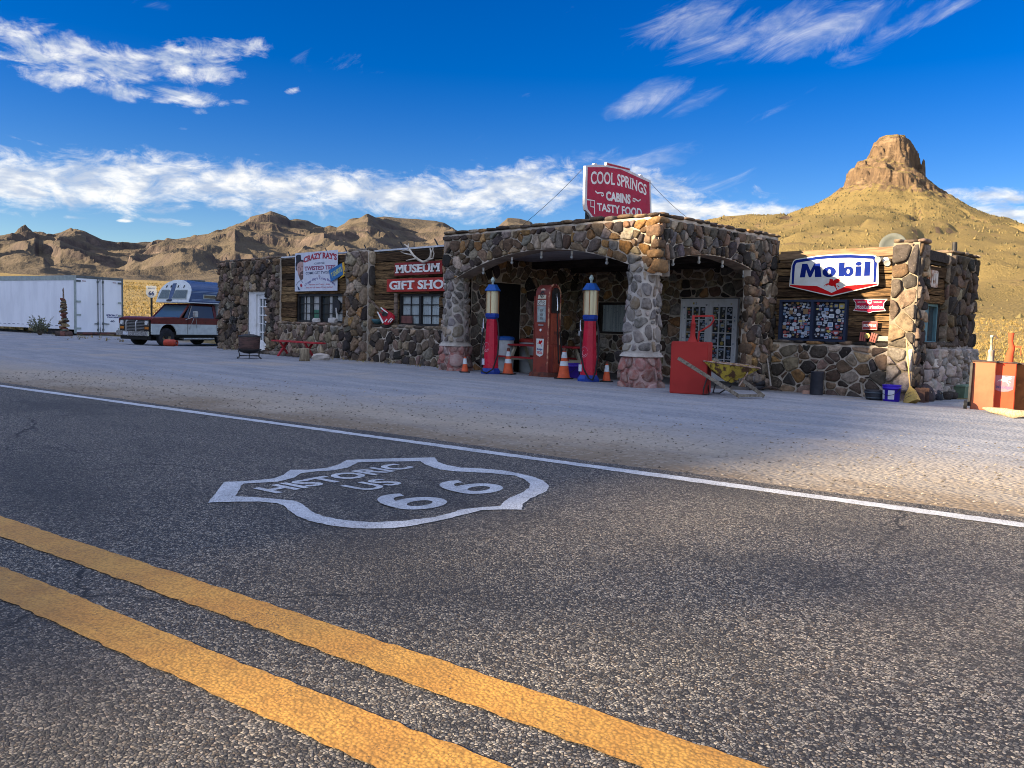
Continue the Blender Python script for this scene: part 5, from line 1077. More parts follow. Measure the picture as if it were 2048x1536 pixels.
# -- things on the ledges
mb = MB(); mb.lathe([(0.05, 0), (0.10, 0.005), (0.17, 0.07), (0.20, 0.14), (0.19, 0.14), (0.15, 0.06), (0.0, 0.02)], (-18.98, YW+0.02, 1.035), 18); setp(mb.build('bowl', paint('teal_enamel', (0.05, 0.13, 0.15), rough=0.3)), 'teal bowl on the ledge left of the red guitar', 'bowl')
for x, l, d in ((-22.15, 'white chunk of quartz on the ledge below the middle of the left window', (0.32, 0.16, 0.14)), (-21.25, 'white craggy lump of quartz at the right end of the left window ledge', (0.36, 0.16, 0.17))):
    mb = MB(); rock(mb, (x, YW-0.02, 1.02+d[2]/2), d, int(-x*7), (0.48, 0.47, 0.44), 0, 0.2, (8, 6), False); setp(mb.build('quartz', M_STONE2), l, 'rock')
bj = empty('banjo', (-21.22, YW+0.08, 1.5), 0, 'dark round banjo hanging in the right half of the left window', 'banjo'); mb = MB(); mb.cyl((0, 0.0, 0.02), (0, 0.05, 0.02), 0.20, n=24); P(mb, 'drum', M_BLACK, bj); mb = MB(); mb.beam((0.02, -0.01, -0.02), (0.08, -0.01, -0.40), 0.045, 0.02); P(mb, 'neck', M_LWH, bj)
mb = MB(); mb.b2((-17.98, YW+0.05, 1.08), (-17.52, YW+0.085, 1.28)); setp(mb.build('crate', mat('red_brown_card', (0.17, 0.075, 0.065), (0.11, 0.05, 0.045)), None, 0.004), 'reddish brown crate in the lower left corner of the curtained window', 'crate')
# -- bare bulbs along the arches
proto = None; num = ['first', 'second', 'third', 'fourth', 'fifth']
def bulb(p, label, grp):
    global proto
    if proto is None:
        r = empty('light_bulb', tuple(p), 0); mb = MB(); mb.cyl((0, 0, 0.0), (0, 0, 0.07), 0.022, 0.026, 10); P(mb, 'socket', M_LWH, r)
        mb = MB(); mb.lathe([(0.0, -0.085), (0.02, -0.08), (0.034, -0.056), (0.032, -0.04), (0.018, -0.01), (0.016, 0.0)], (0, 0, 0), 12); P(mb, 'globe', paint('frosted_bulb', (0.42, 0.44, 0.43), rough=0.2), r); proto = r
    else: r = copy_tree(proto); r.location = tuple(p)
    setp(r, label, 'bulb', grp)
for k, (x, y) in enumerate(((967, 531), (1024, 517), (1083, 506), (1144, 506), (1214, 517))):
    q = on_y(x, y, YF+0.22); bulb((q[0], YF+0.22, arch_f(q[0])-0.08), f'bare bulb under the wide front arch, {num[k]} from the left', 'bulbs under the front arch')
for k, (x, y) in enumerate(((1346, 523), (1398, 517), (1445, 520), (1488, 532))):
    q = on_x(x, y, XS-0.2); bulb((XS-0.2, q[1], arch_s(q[1])-0.08), f'bare bulb under the narrower side arch, {num[k]} from the left', 'bulbs under the side arch')
# -- the big enamel oil sign
def flatpart(r, loops, o, m, name, th=0.0, ux=X_): mb = MB(); mb.poly(loops, o, ux, Z_, th); return P(mb, name, m, r)
def inset(l, d):
    n = len(l); out = []
    for i in range(n):
        p, a, c = np.array(l[i]), np.array(l[i-1]), np.array(l[(i+1) % n]); e1, e2 = p-a, c-p; e1 = e1/(np.linalg.norm(e1)+1e-9); e2 = e2/(np.linalg.norm(e2)+1e-9)
        n1, n2 = np.array([-e1[1], e1[0]]), np.array([-e2[1], e2[0]]); bz = n1+n2; bz = bz/(np.linalg.norm(bz)+1e-9); k = max(0.5, bz@n1); out.append(tuple(p+bz*d/k))
    return out
M_ENW = paint('white_enamel', (0.55, 0.56, 0.53), (0.48, 0.48, 0.42), rough=0.8, spec=0.0, sc=3, speck=(0.45, 0.40, 0.22), ssc=5, slo=0.68, shi=0.8); M_ENB = paint('blue_enamel', (0.008, 0.019, 0.15), (0.007, 0.016, 0.12), rough=0.8, spec=0.0); M_ENR = paint('red_enamel', (0.46, 0.010, 0.012), (0.38, 0.010, 0.012), rough=0.8, spec=0.0)
ms = empty('oil_company_sign', (-7.72, YR-0.05, 1.90), 0, 'big white enamel sign with blue letters and border above a red chevron', 'sign')
top = [(0.92, 0.215), (0.925, 0.69)]+arc(0.80, 0.72, 0.105, 0.095, 5, 85, 6)+[(0.35, 0.855), (0.0, 0.862), (-0.35, 0.848)]+arc(-0.80, 0.70, 0.105, 0.095, 95, 175, 6)+[(-0.925, 0.66), (-0.92, 0.215)]
outl = [(-0.955, 0.235), (-0.945, 0.20), (0, -0.015), (0.945, 0.20), (0.955, 0.235)]+top[1:-1]
flatpart(ms, [outl], (0, 0, 0), M_ENW, 'panel', 0.03)
o1 = (0, -0.032, 0); bd = [(0.90, 0.262)]+inset(top, 0.022)[1:-1]+[(-0.90, 0.262)]; bi = [(0.85, 0.258)]+inset(top, 0.082)[1:-1]+[(-0.85, 0.258)]
flatpart(ms, [bd+bi[::-1]], o1, M_ENB, 'border')
flatpart(ms, [[(-0.935, 0.215), (0, 0.008), (0.935, 0.215), (0.935, 0.24), (0.32, 0.205), (0, 0.06), (-0.32, 0.205), (-0.935, 0.24)]], (0, -0.0325, 0), M_ENR, 'chevron')
mb = MB(); lx = lambda px: (px-385)/1030+0.02; lz = lambda y: (1430-y)/1490*0.97
def ring(cx, cy, rx, ry, hx, hy): mb.poly([arc(cx, cy, rx, ry, 0, 360, 28)[:-1], arc(cx, cy, hx, hy, 0, 360, 20)[:-1]], o1, X_, Z_, 0)
B0 = 0.395; xh = 0.20; ch = 0.29
mb.poly([[(-0.72, B0), (-0.60, B0), (-0.585, B0+0.165), (-0.515, B0), (-0.465, B0), (-0.395, B0+0.165), (-0.38, B0), (-0.235, B0), (-0.285, B0+ch), (-0.405, B0+ch), (-0.488, B0+0.135), (-0.565, B0+ch), (-0.68, B0+ch)]], o1, X_, Z_, 0)
ring(-0.075, B0+xh/2, 0.145, 0.108, 0.034, 0.055); ring(0.325, B0+xh/2, 0.115, 0.105, 0.030, 0.052)
mb.poly([[(0.125, B0), (0.245, B0), (0.245, B0+ch), (0.125, B0+ch)]], (0, -0.0325, 0), X_, Z_, 0)
mb.poly([[(0.475, B0), (0.595, B0), (0.595, B0+xh), (0.475, B0+xh)]], o1, X_, Z_, 0); mb.poly([arc(0.535, B0+0.25, 0.062, 0.042, 0, 360, 18)[:-1]], o1, X_, Z_, 0); mb.poly([[(0.655, B0), (0.775, B0), (0.775, B0+ch), (0.655, B0+ch)]], o1, X_, Z_, 0)
P(mb, 'lettering', M_ENB, ms)
PEG = [(75, 1135), (110, 1085), (150, 1045), (195, 1025), (232, 1028), (258, 985), (268, 925), (262, 905), (285, 872), (322, 890), (352, 872), (384, 900), (402, 945), (440, 900), (520, 880), (625, 866), (592, 915), (640, 952), (570, 962), (622, 990), (560, 1012), (500, 1030), (482, 1060), (502, 1095), (498, 1150), (538, 1200), (556, 1268), (522, 1268), (508, 1212), (468, 1150), (420, 1108), (350, 1112), (270, 1088), (232, 1062), (192, 1078), (206, 1122), (180, 1112), (168, 1062), (128, 1092)]
TAIL = [(525, 1085), (600, 1122), (606, 1162), (548, 1122)]
def pegasus(r, o, sc, cx, cz, m, ux=X_, flip=1):
    mb = MB()
    for L in (PEG, TAIL): mb.poly([[(cx+flip*(x-358)*sc, cz-(y-1060)*sc) for x, y in L][::flip]], o, ux, Z_, 0); 
    return P(mb, 'winged_horse', m, r)
pegasus(ms, (0, -0.033, 0), 1/1560, 0.0, 0.235, M_ENR)
# -- lubrication sign
lb = empty('lubrication_sign', (-6.93, YR-0.03, 1.545), 0, 'red scalloped enamel sign with white lettering right of the stickered window', 'sign')
ls = [(-0.33, 0.045), (-0.18, 0.035), (-0.08, 0.03), (0, 0.0), (0.08, 0.03), (0.18, 0.035), (0.33, 0.045), (0.285, 0.11), (0.285, 0.20), (0.35, 0.285), (-0.35, 0.285), (-0.285, 0.20), (-0.285, 0.11)]
flatpart(lb, [ls], (0, 0, 0), M_ENW, 'panel', 0.02); M_ROSE = paint('rose_enamel', (0.40, 0.02, 0.05), (0.34, 0.02, 0.045), rough=0.8, spec=0.0)
flatpart(lb, [inset(ls, 0.011)], (0, -0.0215, 0), M_ROSE, 'field')
mb = MB(); letters(mb, 'MobiLubrication', -0.262, 0.085, 0.525, 0.075, (0, -0.0225, 0), X_, Z_, 0, 0, 0.03); P(mb, 'lettering', M_ENW, lb); mb = MB(); letters(mb, 'SOCONY', -0.245, 0.205, 0.17, 0.03, (0, -0.0225, 0), X_, Z_, 0, 0, 0.02); P(mb, 'lettering', M_ENW, lb); mb = MB(); letters(mb, 'VACUUM', 0.075, 0.205, 0.17, 0.03, (0, -0.0225, 0), X_, Z_, 0, 0, 0.02); P(mb, 'lettering', M_ENW, lb)
flatpart(lb, [[(-0.045, 0.265), (-0.045, 0.205), (0, 0.175), (0.045, 0.205), (0.045, 0.265)]], (0, -0.0225, 0), M_ENW, 'emblem'); pegasus(lb, (0, -0.0235, 0), 1/8200, 0.0, 0.225, M_ENR)
rs = empty('route_sign', (-7.07, YR-0.02, 1.205), 0, 'small dark red route plate with white lettering below the scalloped sign', 'sign'); mb = MB(); mb.b2((0, 0, 0), (0.31, 0.012, 0.175)); P(mb, 'panel', M_RED2, rs, 0.003)
mb = MB(); mb.strip([(0.012, 0.012), (0.298, 0.012), (0.298, 0.163), (0.012, 0.163)], 0.006, (0, -0.001, 0), X_, Z_, 0, 0, True); P(mb, 'border', M_LWH, rs); mb = MB(); letters(mb, 'ROUTE 66', 0.03, 0.06, 0.25, 0.06, (0, -0.001, 0), X_, Z_, 0, 0, 0.03); P(mb, 'lettering', M_LWH, rs)
# -- things on the right-hand ledge
def louvre(x, tilt, label):
    r = empty('louvre_panel', (x, YR+0.0, 0.97), 0, label, 'panel'); ux = np.array([math.cos(tilt), 0, math.sin(tilt)]); uy = np.array([-math.sin(tilt), 0, math.cos(tilt)])
    mb = MB(); mb.poly([[(0, 0), (0.15, 0), (0.15, 0.20), (0, 0.20)]], (0, 0.0, 0), ux, uy, 0.02); P(mb, 'frame', M_BLACK, r)
    for i in range(3): mb = MB(); mb.poly([[(0.012+i*0.045, 0.01), (0.045+i*0.045, 0.01), (0.045+i*0.045, 0.19), (0.012+i*0.045, 0.19)]], (0, -0.021, 0), ux, uy, 0.012); P(mb, 'slat', paint('faded_red_slat', (0.40, 0.12, 0.085), (0.30, 0.09, 0.07)), r)
louvre(-7.12, R(-4), 'small red slatted panel left of the ledge clock'); louvre(-6.92, R(-14), 'small red slatted panel leaning right of the ledge clock')
mb = MB(); mb.cyl((-6.945, YR-0.03, 1.085), (-6.945, YR-0.05, 1.085), 0.055, n=20); ck = setp(mb.build('clock', mat('brass', (0.42, 0.33, 0.12), (0.30, 0.22, 0.08), rough=0.35, metal=0.5)), 'small round brass clock on the ledge between two red slatted panels', 'clock')
mb = MB(); mb.box((-6.66, YR+0.02, 1.035), (0.26, 0.03, 0.10), 0, 0.1); setp(mb.build('board', mat('bleached_board', (0.46, 0.41, 0.34), (0.36, 0.31, 0.25), stretch=(1, 6, 6)), None, 0.004), 'short bleached board lying on the ledge beside the corner pier', 'board')
fl = empty('flood_light', (-6.66, YR-0.04, 2.60), 0, 'white twin floodlight beside the top right corner of the big enamel sign', 'light')
mb = MB(); mb.cyl((0, 0.08, 0), (0, -0.02, 0), 0.06, n=14); P(mb, 'mount', M_WHITE, fl)
for s, t in ((0.07, -0.05), (-0.10, 0.02)): mb = MB(); d = unit([s*2.2, -1, -0.35+t]); c = np.array([s, -0.08, t]); mb.lathe([(0.02, -0.12), (0.035, -0.05), (0.06, 0.03), (0.065, 0.055), (0.055, 0.05), (0.0, 0.045)], c, 14, 0, tuple(d)); P(mb, 'lamp', paint('lamp_grey', (0.28, 0.28, 0.26)) if s > 0 else bpy.data.materials['lamp_grey'], fl)
gr = empty('rusty_grille', (XE-0.04, 17.1, 2.10), 0, 'rust streaked white grille plate hung high on the end wall', 'grille')
M_RUSTW = paint('rusted_white', (0.50, 0.44, 0.38), (0.30, 0.12, 0.05), sc=3, speck=(0.22, 0.085, 0.035), ssc=9, slo=0.52, shi=0.62)
mb = MB(); hol = [[(0.10+0.115*i, 0.08), (0.10+0.115*i, 0.27), (0.145+0.115*i, 0.27), (0.145+0.115*i, 0.08)] for i in range(7)]
mb.poly([rrect(0, 0, 0.95, 0.34, 0.05)]+hol, (0.0, 0, 0), Y_, Z_, 0.03); P(mb, 'plate', M_RUSTW, gr); mb = MB(); mb.b2((-0.01, 0.06, 0.05), (-0.004, 0.9, 0.3)); P(mb, 'backing', M_BLACK, gr)
dq = on_y(1786, 492, 18.6); ds = empty('satellite_dish', tuple(dq), 0, 'grey satellite dish on the roof behind the big enamel sign', 'dish'); vd = unit([0.25, -0.95, 0.15])
mb = MB(); mb.lathe([(0.0, -0.06), (0.11, -0.05), (0.19, -0.02), (0.275, 0.03), (0.28, 0.025), (0.19, -0.035), (0.0, -0.075)], (0, 0, 0), 28, 0, tuple(vd)); P(mb, 'reflector', paint('dish_grey', (0.10, 0.11, 0.10), (0.08, 0.09, 0.082), rough=0.6), ds)
mb = MB(); mb.cyl((0, 0.06, 0), (0, 0.12, ZR-0.25-dq[2]), 0.025, n=8); P(mb, 'mast', M_STEEL, ds)
# -- roof sign standing across the canopy
SX = on_y(1167, 332, 13.35)[0]
rq = lambda pts: [tuple(on_x(1130+x/4.357, 300+y/4.357, SX)[1:]) for x, y in pts]
cs = empty('roof_sign', (SX, 0, 0), 0, 'crimson roof sign with white lettering standing on top of the canopy', 'sign')
oc = rq([(160, 140), (232, 132), (240, 118), (256, 118), (262, 130), (340, 136), (345, 110), (548, 162), (550, 186), (632, 226), (640, 215), (655, 220), (662, 238), (728, 268), (736, 540), (736, 640), (500, 640), (215, 590), (190, 555), (160, 525), (152, 480)])[::-1]
M_CRIM = paint('crimson_sign_paint', (0.40, 0.018, 0.05), (0.33, 0.018, 0.042), speck=(0.20, 0.03, 0.045), slo=0.62, shi=0.75)
flatpart(cs, [oc], (0, 0, 0), paint('sign_edge_white', (0.60, 0.58, 0.58)), 'panel', 0.06, Y_)
ic = rq([(178, 152), (345, 152), (470, 172), (600, 232), (716, 284), (722, 540), (722, 636), (500, 634), (224, 580), (200, 545), (178, 515), (172, 470)])[::-1]
flatpart(cs, [ic], (0.0615, 0, 0), M_CRIM, 'field', 0.0, Y_)
flatpart(cs, [rq([(348, 116), (545, 166), (546, 180), (470, 162), (350, 134)])[::-1]], (0.0615, 0, 0), M_CRIM, 'crest', 0.0, Y_)
def qtext(t, tl, bl_, br, tr, m=M_LWH, bold=0.03, slab=0.0, name='lettering', bend=0.0):
    q = [np.array(p) for p in rq([tl, bl_, br, tr])]; mb = MB()
    def wp(x, y):
        lo = q[1]+(q[2]-q[1])*x; hi = q[0]+(q[3]-q[0])*x; r = lo+(hi-lo)*y; return r[0], r[1]+bend*(1-(2*x-1)**2)
    letters(mb, t, 0, 0, 1, 1, (0.0625, 0, 0), Y_, Z_, 0, 0, bold, slab, wp); return P(mb, name, m, cs)
qtext('COOL SPRINGS', (205, 190), (205, 302), (690, 400), (692, 308), bold=0.02, slab=0.12, bend=0.09)
qtext('CABINS', (336, 360), (338, 440), (552, 474), (552, 392), bold=0.05); qtext('TASTY FOOD', (258, 462), (262, 528), (650, 590), (650, 512), bold=0.03)
for pts, w in (([(245, 360), (262, 378), (290, 374), (312, 378), (318, 395), (304, 404), (296, 392)], 0.03), ([(640, 434), (618, 448), (594, 430), (574, 424), (572, 444), (588, 452), (592, 440)], 0.03), ([(172, 434), (238, 444), (238, 560)], 0.025), ([(205, 450), (205, 495), (236, 500)], 0.022)):
    mb = MB(); mb.strip(rq(pts), w, (0.0625, 0, 0), Y_, Z_); P(mb, 'scrollwork', M_LWH, cs)
for t in (0.2, 0.8):
    yy = oc[0][0]*t+oc[-5][0]*(1-t); 
    mb = MB(); y_ = 13.55 if t < 0.5 else 15.2; mb.b2((-0.05, y_-0.04, 2.95), (-0.002, y_+0.04, 4.0)); P(mb, 'post', M_BLACK, cs)
for (a, c, l) in ((on_x(1166, 333, SX), on_y(1036, 436, YF+0.3), 'thin guy wire from the roof sign down to the left of the canopy'), (on_x(1297, 362, SX), on_x(1386, 434, XS-0.3), 'thin guy wire from the roof sign down to the right of the canopy')):
    c = np.array([c[0], c[1], min(c[2], 3.25)]); mb = MB(); mb.tube([a+np.array([0.03, 0, -0.02])+(c-a)*k/8-up*0.05*math.sin(math.pi*k/8) for k in range(9)], 0.005, 5); setp(mb.build('guy_wire', M_BLACK), l, 'wire')
# ================================================================== pumps, cones and clutter on the forecourt
def at_ground(x, y, rz=0): return (x, y, G(x, y))
M_PRED = paint('pump_red', (0.50, 0.018, 0.045), (0.42, 0.018, 0.04), rough=0.3, sc=3, speck=(0.30, 0.02, 0.03), slo=0.62, shi=0.74); M_PBLU = paint('pump_blue', (0.018, 0.055, 0.30), (0.015, 0.04, 0.22), rough=0.35); M_PBLU2 = paint('pump_cap_blue', (0.02, 0.10, 0.38), (0.018, 0.085, 0.30), rough=0.35)
M_HOSE = paint('black_rubber', (0.014, 0.014, 0.015), (0.022, 0.022, 0.022), rough=0.55)
def fuel_col():
    m, b, bs = new_mat('amber_glass_cylinder'); v = obc(b); sx = b.n('ShaderNodeSeparateXYZ'); b.link(v, sx.inputs[0])
    k = b.noise(b.vm('MULTIPLY', v, (14, 14, 0.15)), 1.6, 3, 0.5); b.link(b.mix(b.rng(k, 0.38, 0.6), (0.30, 0.22, 0.10), (0.58, 0.50, 0.32)), bs.inputs['Base Color'])
    bs.inputs['Roughness'].default_value = 0.08; bs.inputs['Specular IOR Level'].default_value = 0.9; return m
M_FUEL = fuel_col(); M_GLOBE = mat('greenish_glass', (0.40, 0.50, 0.46), (0.25, 0.33, 0.31), rough=0.12)
def visible_pump(x, y, label, hose, z=None, hang=0):
    r = empty('visible_pump', at_ground(x, y), 0, label, 'fuel pump', 'tall glass cylinder fuel pumps'); oct_ = R(22.5)
    mb = MB(); mb.lathe([(0.0, 0.0), (0.235, 0.0), (0.235, 0.05), (0.20, 0.10), (0.185, 0.13), (0, 0.13)], (0, 0, 0), 8, 0, (0, 0, 1), False, oct_); P(mb, 'base', M_PBLU, r)
    mb = MB(); mb.lathe([(0.182, 0.13), (0.125, 1.24), (0, 1.24)], (0, 0, 0), 8, 0, (0, 0, 1), False, oct_); col = P(mb, 'column', M_PRED, r)
    mb = MB(); mb.lathe([(0.125, 1.23), (0.16, 1.27), (0.165, 1.335), (0.14, 1.36), (0.0, 1.36)], (0, 0, 0), 8, 0, (0, 0, 1), False, oct_); P(mb, 'collar', M_PBLU, r)
    mb = MB(); mb.cyl((0, 0, 1.36), (0, 0, 1.86), 0.138, n=28, caps=False); cyl = P(mb, 'glass_cylinder', M_FUEL, r)
    for a in (30, 120, 210, 300): mb = MB(); mb.cyl((0.146*math.cos(R(a)), 0.146*math.sin(R(a)), 1.35), (0.146*math.cos(R(a)), 0.146*math.sin(R(a)), 1.86), 0.009, n=6); P(mb, 'rod', mat('copper_rod', (0.36, 0.17, 0.08), rough=0.4, metal=0.4) if False else M_COPPER, r)
    mb = MB(); dv = unit([-0.69, -0.72, 0]); tv = np.array([-dv[1], dv[0], 0])
    for k in range(9): c = dv*0.1385+tv*(-0.045)+up*(1.41+0.05*k); c = c/np.linalg.norm(c[:2])*1.0*0+np.array([*(unit([c[0], c[1], 0])*0.1392)[:2], c[2]]); mb.box(c, (0.03, 0.002, 0.008), 0, math.atan2(tv[1], tv[0]))
    P(mb, 'gauge_mark', M_INKB, cyl)
    mb = MB(); mb.lathe([(0.185, 1.855), (0.19, 1.875), (0.12, 1.97), (0.105, 2.0), (0, 2.005)], (0, 0, 0), 8, 0, (0, 0, 1), False, oct_); P(mb, 'cap', M_PBLU2, r)
    mb = MB(); mb.lathe([(0.0, 2.0), (0.03, 2.0), (0.022, 2.03), (0.034, 2.06), (0.05, 2.09), (0.05, 2.115), (0.03, 2.145), (0.018, 2.17), (0, 2.175)], (0, 0, 0), 12); P(mb, 'finial', M_GLOBE, r)
    mb = MB(); mb.strip(arc(0, 0.60, 0.09, 0.105, 15, 345, 22), 0.012, (0, -0.1775, 0), X_, unit([0, 0.0475, 1]), 0.004); mb.strip(arc(0, 0.58, 0.05, 0.05, 100, 340, 10), 0.014, (0, -0.1775, 0), X_, unit([0, 0.0475, 1]), 0.004); P(mb, 'faded_emblem', paint('faded_white', (0.60, 0.30, 0.34), (0.50, 0.10, 0.15)), col)
    mb = MB(); mb.b2((-0.115, -0.178, 0.20), (-0.035, -0.165, 0.34)); P(mb, 'plate', M_BAN, col)
    mb = MB(); mb.tube([(-0.17, -0.09, 1.24), (-0.155, -0.12, 1.17), (-0.11, -0.16, 1.06), (-0.09, -0.165, 1.02)], [0.012, 0.012, 0.015, 0.018]); P(mb, 'nozzle', M_CHROME, r)
    mb = MB(); mb.box((-0.13, -0.14, 0.98), (0.06, 0.05, 0.10)); P(mb, 'nozzle_hook', M_STEEL, r)
    mb = MB(); mb.tube(hose, 0.018, 8); P(mb, 'hose', M_HOSE, r)
    return r
M_COPPER = mat('copper_rod', (0.36, 0.17, 0.08), (0.26, 0.12, 0.06), rough=0.4, metal=0.4)
hs1 = [(-0.09, -0.165, 1.0), (-0.10, -0.19, 0.85), (-0.10, -0.22, 0.55), (-0.07, -0.26, 0.25), (0.03, -0.29, 0.06), (0.16, -0.27, 0.03), (0.26, -0.18, 0.12), (0.30, -0.08, 0.45), (0.27, -0.03, 0.85), (0.20, 0.0, 1.15), (0.15, 0.0, 1.25)]
hs2 = [(-0.09, -0.165, 1.0), (-0.06, -0.20, 0.85), (0.0, -0.25, 0.55), (0.10, -0.26, 0.25), (0.20, -0.22, 0.08), (0.25, -0.16, 0.04), (0.27, -0.10, 0.20), (0.28, -0.04, 0.6), (0.25, -0.01, 1.0), (0.18, 0.0, 1.24)]
visible_pump(-13.62, 12.72, 'tall red and blue glass cylinder pump beside the left pillar, hose looped low', hs1); visible_pump(-10.98, 13.0, 'tall red and blue glass cylinder pump between the maroon pump and the right pillar', hs2)
# clock-face era pump, faded maroon
M_MAR = paint('faded_maroon', (0.22, 0.045, 0.03), (0.155, 0.035, 0.028), sc=2.5, speck=(0.10, 0.035, 0.025), ssc=8, slo=0.56, shi=0.7, rough=0.45, bmp=0.12)
M_MAR2 = paint('sunburnt_orange_red', (0.34, 0.075, 0.04), (0.22, 0.05, 0.035), sc=3, speck=(0.12, 0.04, 0.03), ssc=9, slo=0.55, shi=0.68, rough=0.5, bmp=0.12); M_TRIM = paint('worn_bare_trim', (0.50, 0.27, 0.16), (0.24, 0.06, 0.045), sc=6, lo=0.45, hi=0.55, rough=0.4)
cp = empty('dial_pump', at_ground(-12.46, 13.30), 0, 'faded maroon dial face pump standing between the two glass cylinder pumps', 'fuel pump')
def loft(mb, secs, mi=0, smooth=False):                     # stacked rectangles (z, x0, x1, y0, y1)
    vs = []
    for z, x0, x1, y0, y1 in secs: vs += [(x0, y0, z), (x1, y0, z), (x1, y1, z), (x0, y1, z)]
    n = len(secs); mb.add(vs, [(4*j+i, 4*j+(i+1) % 4, 4*j+4+(i+1) % 4, 4*j+4+i) for j in range(n-1) for i in range(4)]+[(3, 2, 1, 0), (4*n-4, 4*n-3, 4*n-2, 4*n-1)], mi, smooth)
def yarc(z): return 0.21*math.sqrt(max(0.0, 1-((z-1.78)/0.235)**2)) if z > 1.78 else 0.21
mb = MB(); secs = [(0.06, -0.27, 0.27, -0.22, 0.22), (0.72, -0.265, 0.265, -0.215, 0.215), (1.0, -0.25, 0.25, -0.21, 0.21), (1.78, -0.245, 0.245, -0.21, 0.21)]+[(z, -0.245+0.5*max(0, z-1.93), 0.245-0.5*max(0, z-1.93), -yarc(z), yarc(z)) for z in (1.83, 1.88, 1.92, 1.95, 1.975, 1.995, 2.01)]
loft(mb, secs, 0, False); body = P(mb, 'body', M_MAR, cp, 0.02)
mb = MB(); loft(mb, [(-0.02, -0.36, 0.36, -0.28, 0.28), (0.07, -0.34, 0.34, -0.27, 0.27), (0.10, -0.31, 0.31, -0.25, 0.25)]); P(mb, 'base', mat('rusted_base', (0.14, 0.045, 0.03), (0.06, 0.03, 0.025), 6, rough=0.85, bmp=0.4), cp, 0.012)
mb = MB(); loft(mb, [(0.09, -0.31, 0.31, -0.16, 0.25), (0.66, -0.30, 0.30, -0.155, 0.245), (0.72, -0.27, 0.27, -0.14, 0.23)]); P(mb, 'skirt', M_MAR, cp, 0.015)
mb = MB(); mb.b2((0.25, -0.15, 0.72), (0.275, 0.15, 1.38)); P(mb, 'side_panel', M_MAR2, cp, 0.006); mb = MB(); mb.b2((0.30, -0.05, 0.10), (0.325, 0.20, 0.66)); P(mb, 'side_panel', M_MAR2, cp, 0.006)
mb = MB(); mb.poly([[(-0.14, 1.40), (0.15, 1.40), (0.15, 1.80)]+arc(0.005, 1.80, 0.145, 0.15, 0, 180, 10)[1:]], (0.262, 0, 0), Y_, Z_, 0.016); P(mb, 'side_recess', M_BLACK, cp)
for yy in (-0.225, 0.195):
    mb = MB(); pts = [(0.255, yy, 0.10), (0.255, yy, 1.75)]+[(0.255-0.02*math.sin(R(a)), (yarc(1.78+0.235*math.sin(R(a)))*(-1 if yy < 0 else 1)), 1.78+0.235*math.sin(R(a))) for a in (20, 45, 65, 80)]; mb.tube(pts, 0.022, 8); P(mb, 'trim', M_TRIM, cp)
mb = MB(); mb.tube([(-0.25, -0.215, 0.72), (-0.25, -0.215, 1.76)], 0.016, 8); P(mb, 'trim', M_MAR, cp)
dz = unit([0, 0.22, 1]); do = np.array([0, -0.216, 1.70])
mb = MB(); mb.poly([[(-0.14, 0.0), (0.14, 0.0)]+arc(0, 0.04, 0.14, 0.19, 0, 180, 16)], do, X_, dz, 0.012); P(mb, 'dial', paint('cream_dial', (0.50, 0.45, 0.33), (0.40, 0.35, 0.25), rough=0.25), cp)
mb = MB(); d2_ = do-np.array([0, 0.015, 0]); mb.poly([arc(0, 0.10, 0.07, 0.075, 0, 360, 20)[:-1], arc(0.01, 0.09, 0.045, 0.045, 0, 360, 16)[:-1]], d2_, X_, dz, 0.003); P(mb, 'dial_ring', M_BLACK, cp); mb = MB(); mb.poly([arc(0, 0.09, 0.022, 0.022, 0, 360, 12)[:-1]], d2_, X_, dz, 0.003); P(mb, 'dial_hub', M_BLACK, cp)
mb = MB(); mb.b2((-0.145, -0.228, 1.555), (0.145, -0.215, 1.675)); P(mb, 'sunburst_panel', M_ENW, cp)
mb = MB()
for a in range(15, 180, 25): c, s = math.cos(R(a)), math.sin(R(a)); mb.poly([[(0.03*c, 0.03*s), (0.13*c-0.012*s, min(0.105, 0.13*s+0.012*c)), (0.13*c+0.012*s, min(0.105, max(0.004, 0.13*s-0.012*c)))]], (0, -0.229, 1.56), X_, Z_, 0)
P(mb, 'sunburst', M_BLACK, cp)
mb = MB(); mb.b2((-0.15, -0.226, 1.19), (0.15, -0.212, 1.54)); wf = P(mb, 'meter_frame', M_STEEL, cp)
mb = MB(); mb.b2((-0.125, -0.2285, 1.21), (0.125, -0.226, 1.52)); P(mb, 'meter_window', paint('meter_face', (0.36, 0.42, 0.40), (0.20, 0.25, 0.25), sc=9, rough=0.15), wf)
mb = MB()
for z in (1.25, 1.33, 1.42): mb.b2((-0.055, -0.2305, z), (0.055, -0.2285, z+0.055))
P(mb, 'counter', mat('dark_counter', (0.10, 0.11, 0.11), (0.30, 0.30, 0.28), 30), wf)
mb = MB(); mb.b2((-0.10, -0.235, 1.115), (0.08, -0.21, 1.14)); P(mb, 'latch', M_STEEL, cp)
mb = MB(); mb.cyl((-0.02, -0.21, 1.02), (-0.02, -0.225, 1.02), 0.03, n=16); P(mb, 'lock', M_LWH, cp)
sh_ = [(-0.125, 0.50), (-0.10, 0.47), (0, 0.435), (0.10, 0.47), (0.125, 0.50), (0.13, 0.83), (-0.13, 0.83)]
mb = MB(); mb.poly([sh_], (-0.02, -0.225, 0), X_, Z_, 0.006); pl = P(mb, 'badge', M_ENW, cp)
mb = MB(); letters(mb, 'SPECIAL', -0.10, 0.50, 0.20, 0.055, (-0.02, -0.232, 0), X_, Z_, 0, 0, 0.03); P(mb, 'lettering', M_ENR, pl); mb = MB(); letters(mb, 'Mobilgas', -0.10, 0.58, 0.20, 0.045, (-0.02, -0.232, 0), X_, Z_, 0, 0, 0.03); P(mb, 'lettering', M_ENB, pl)
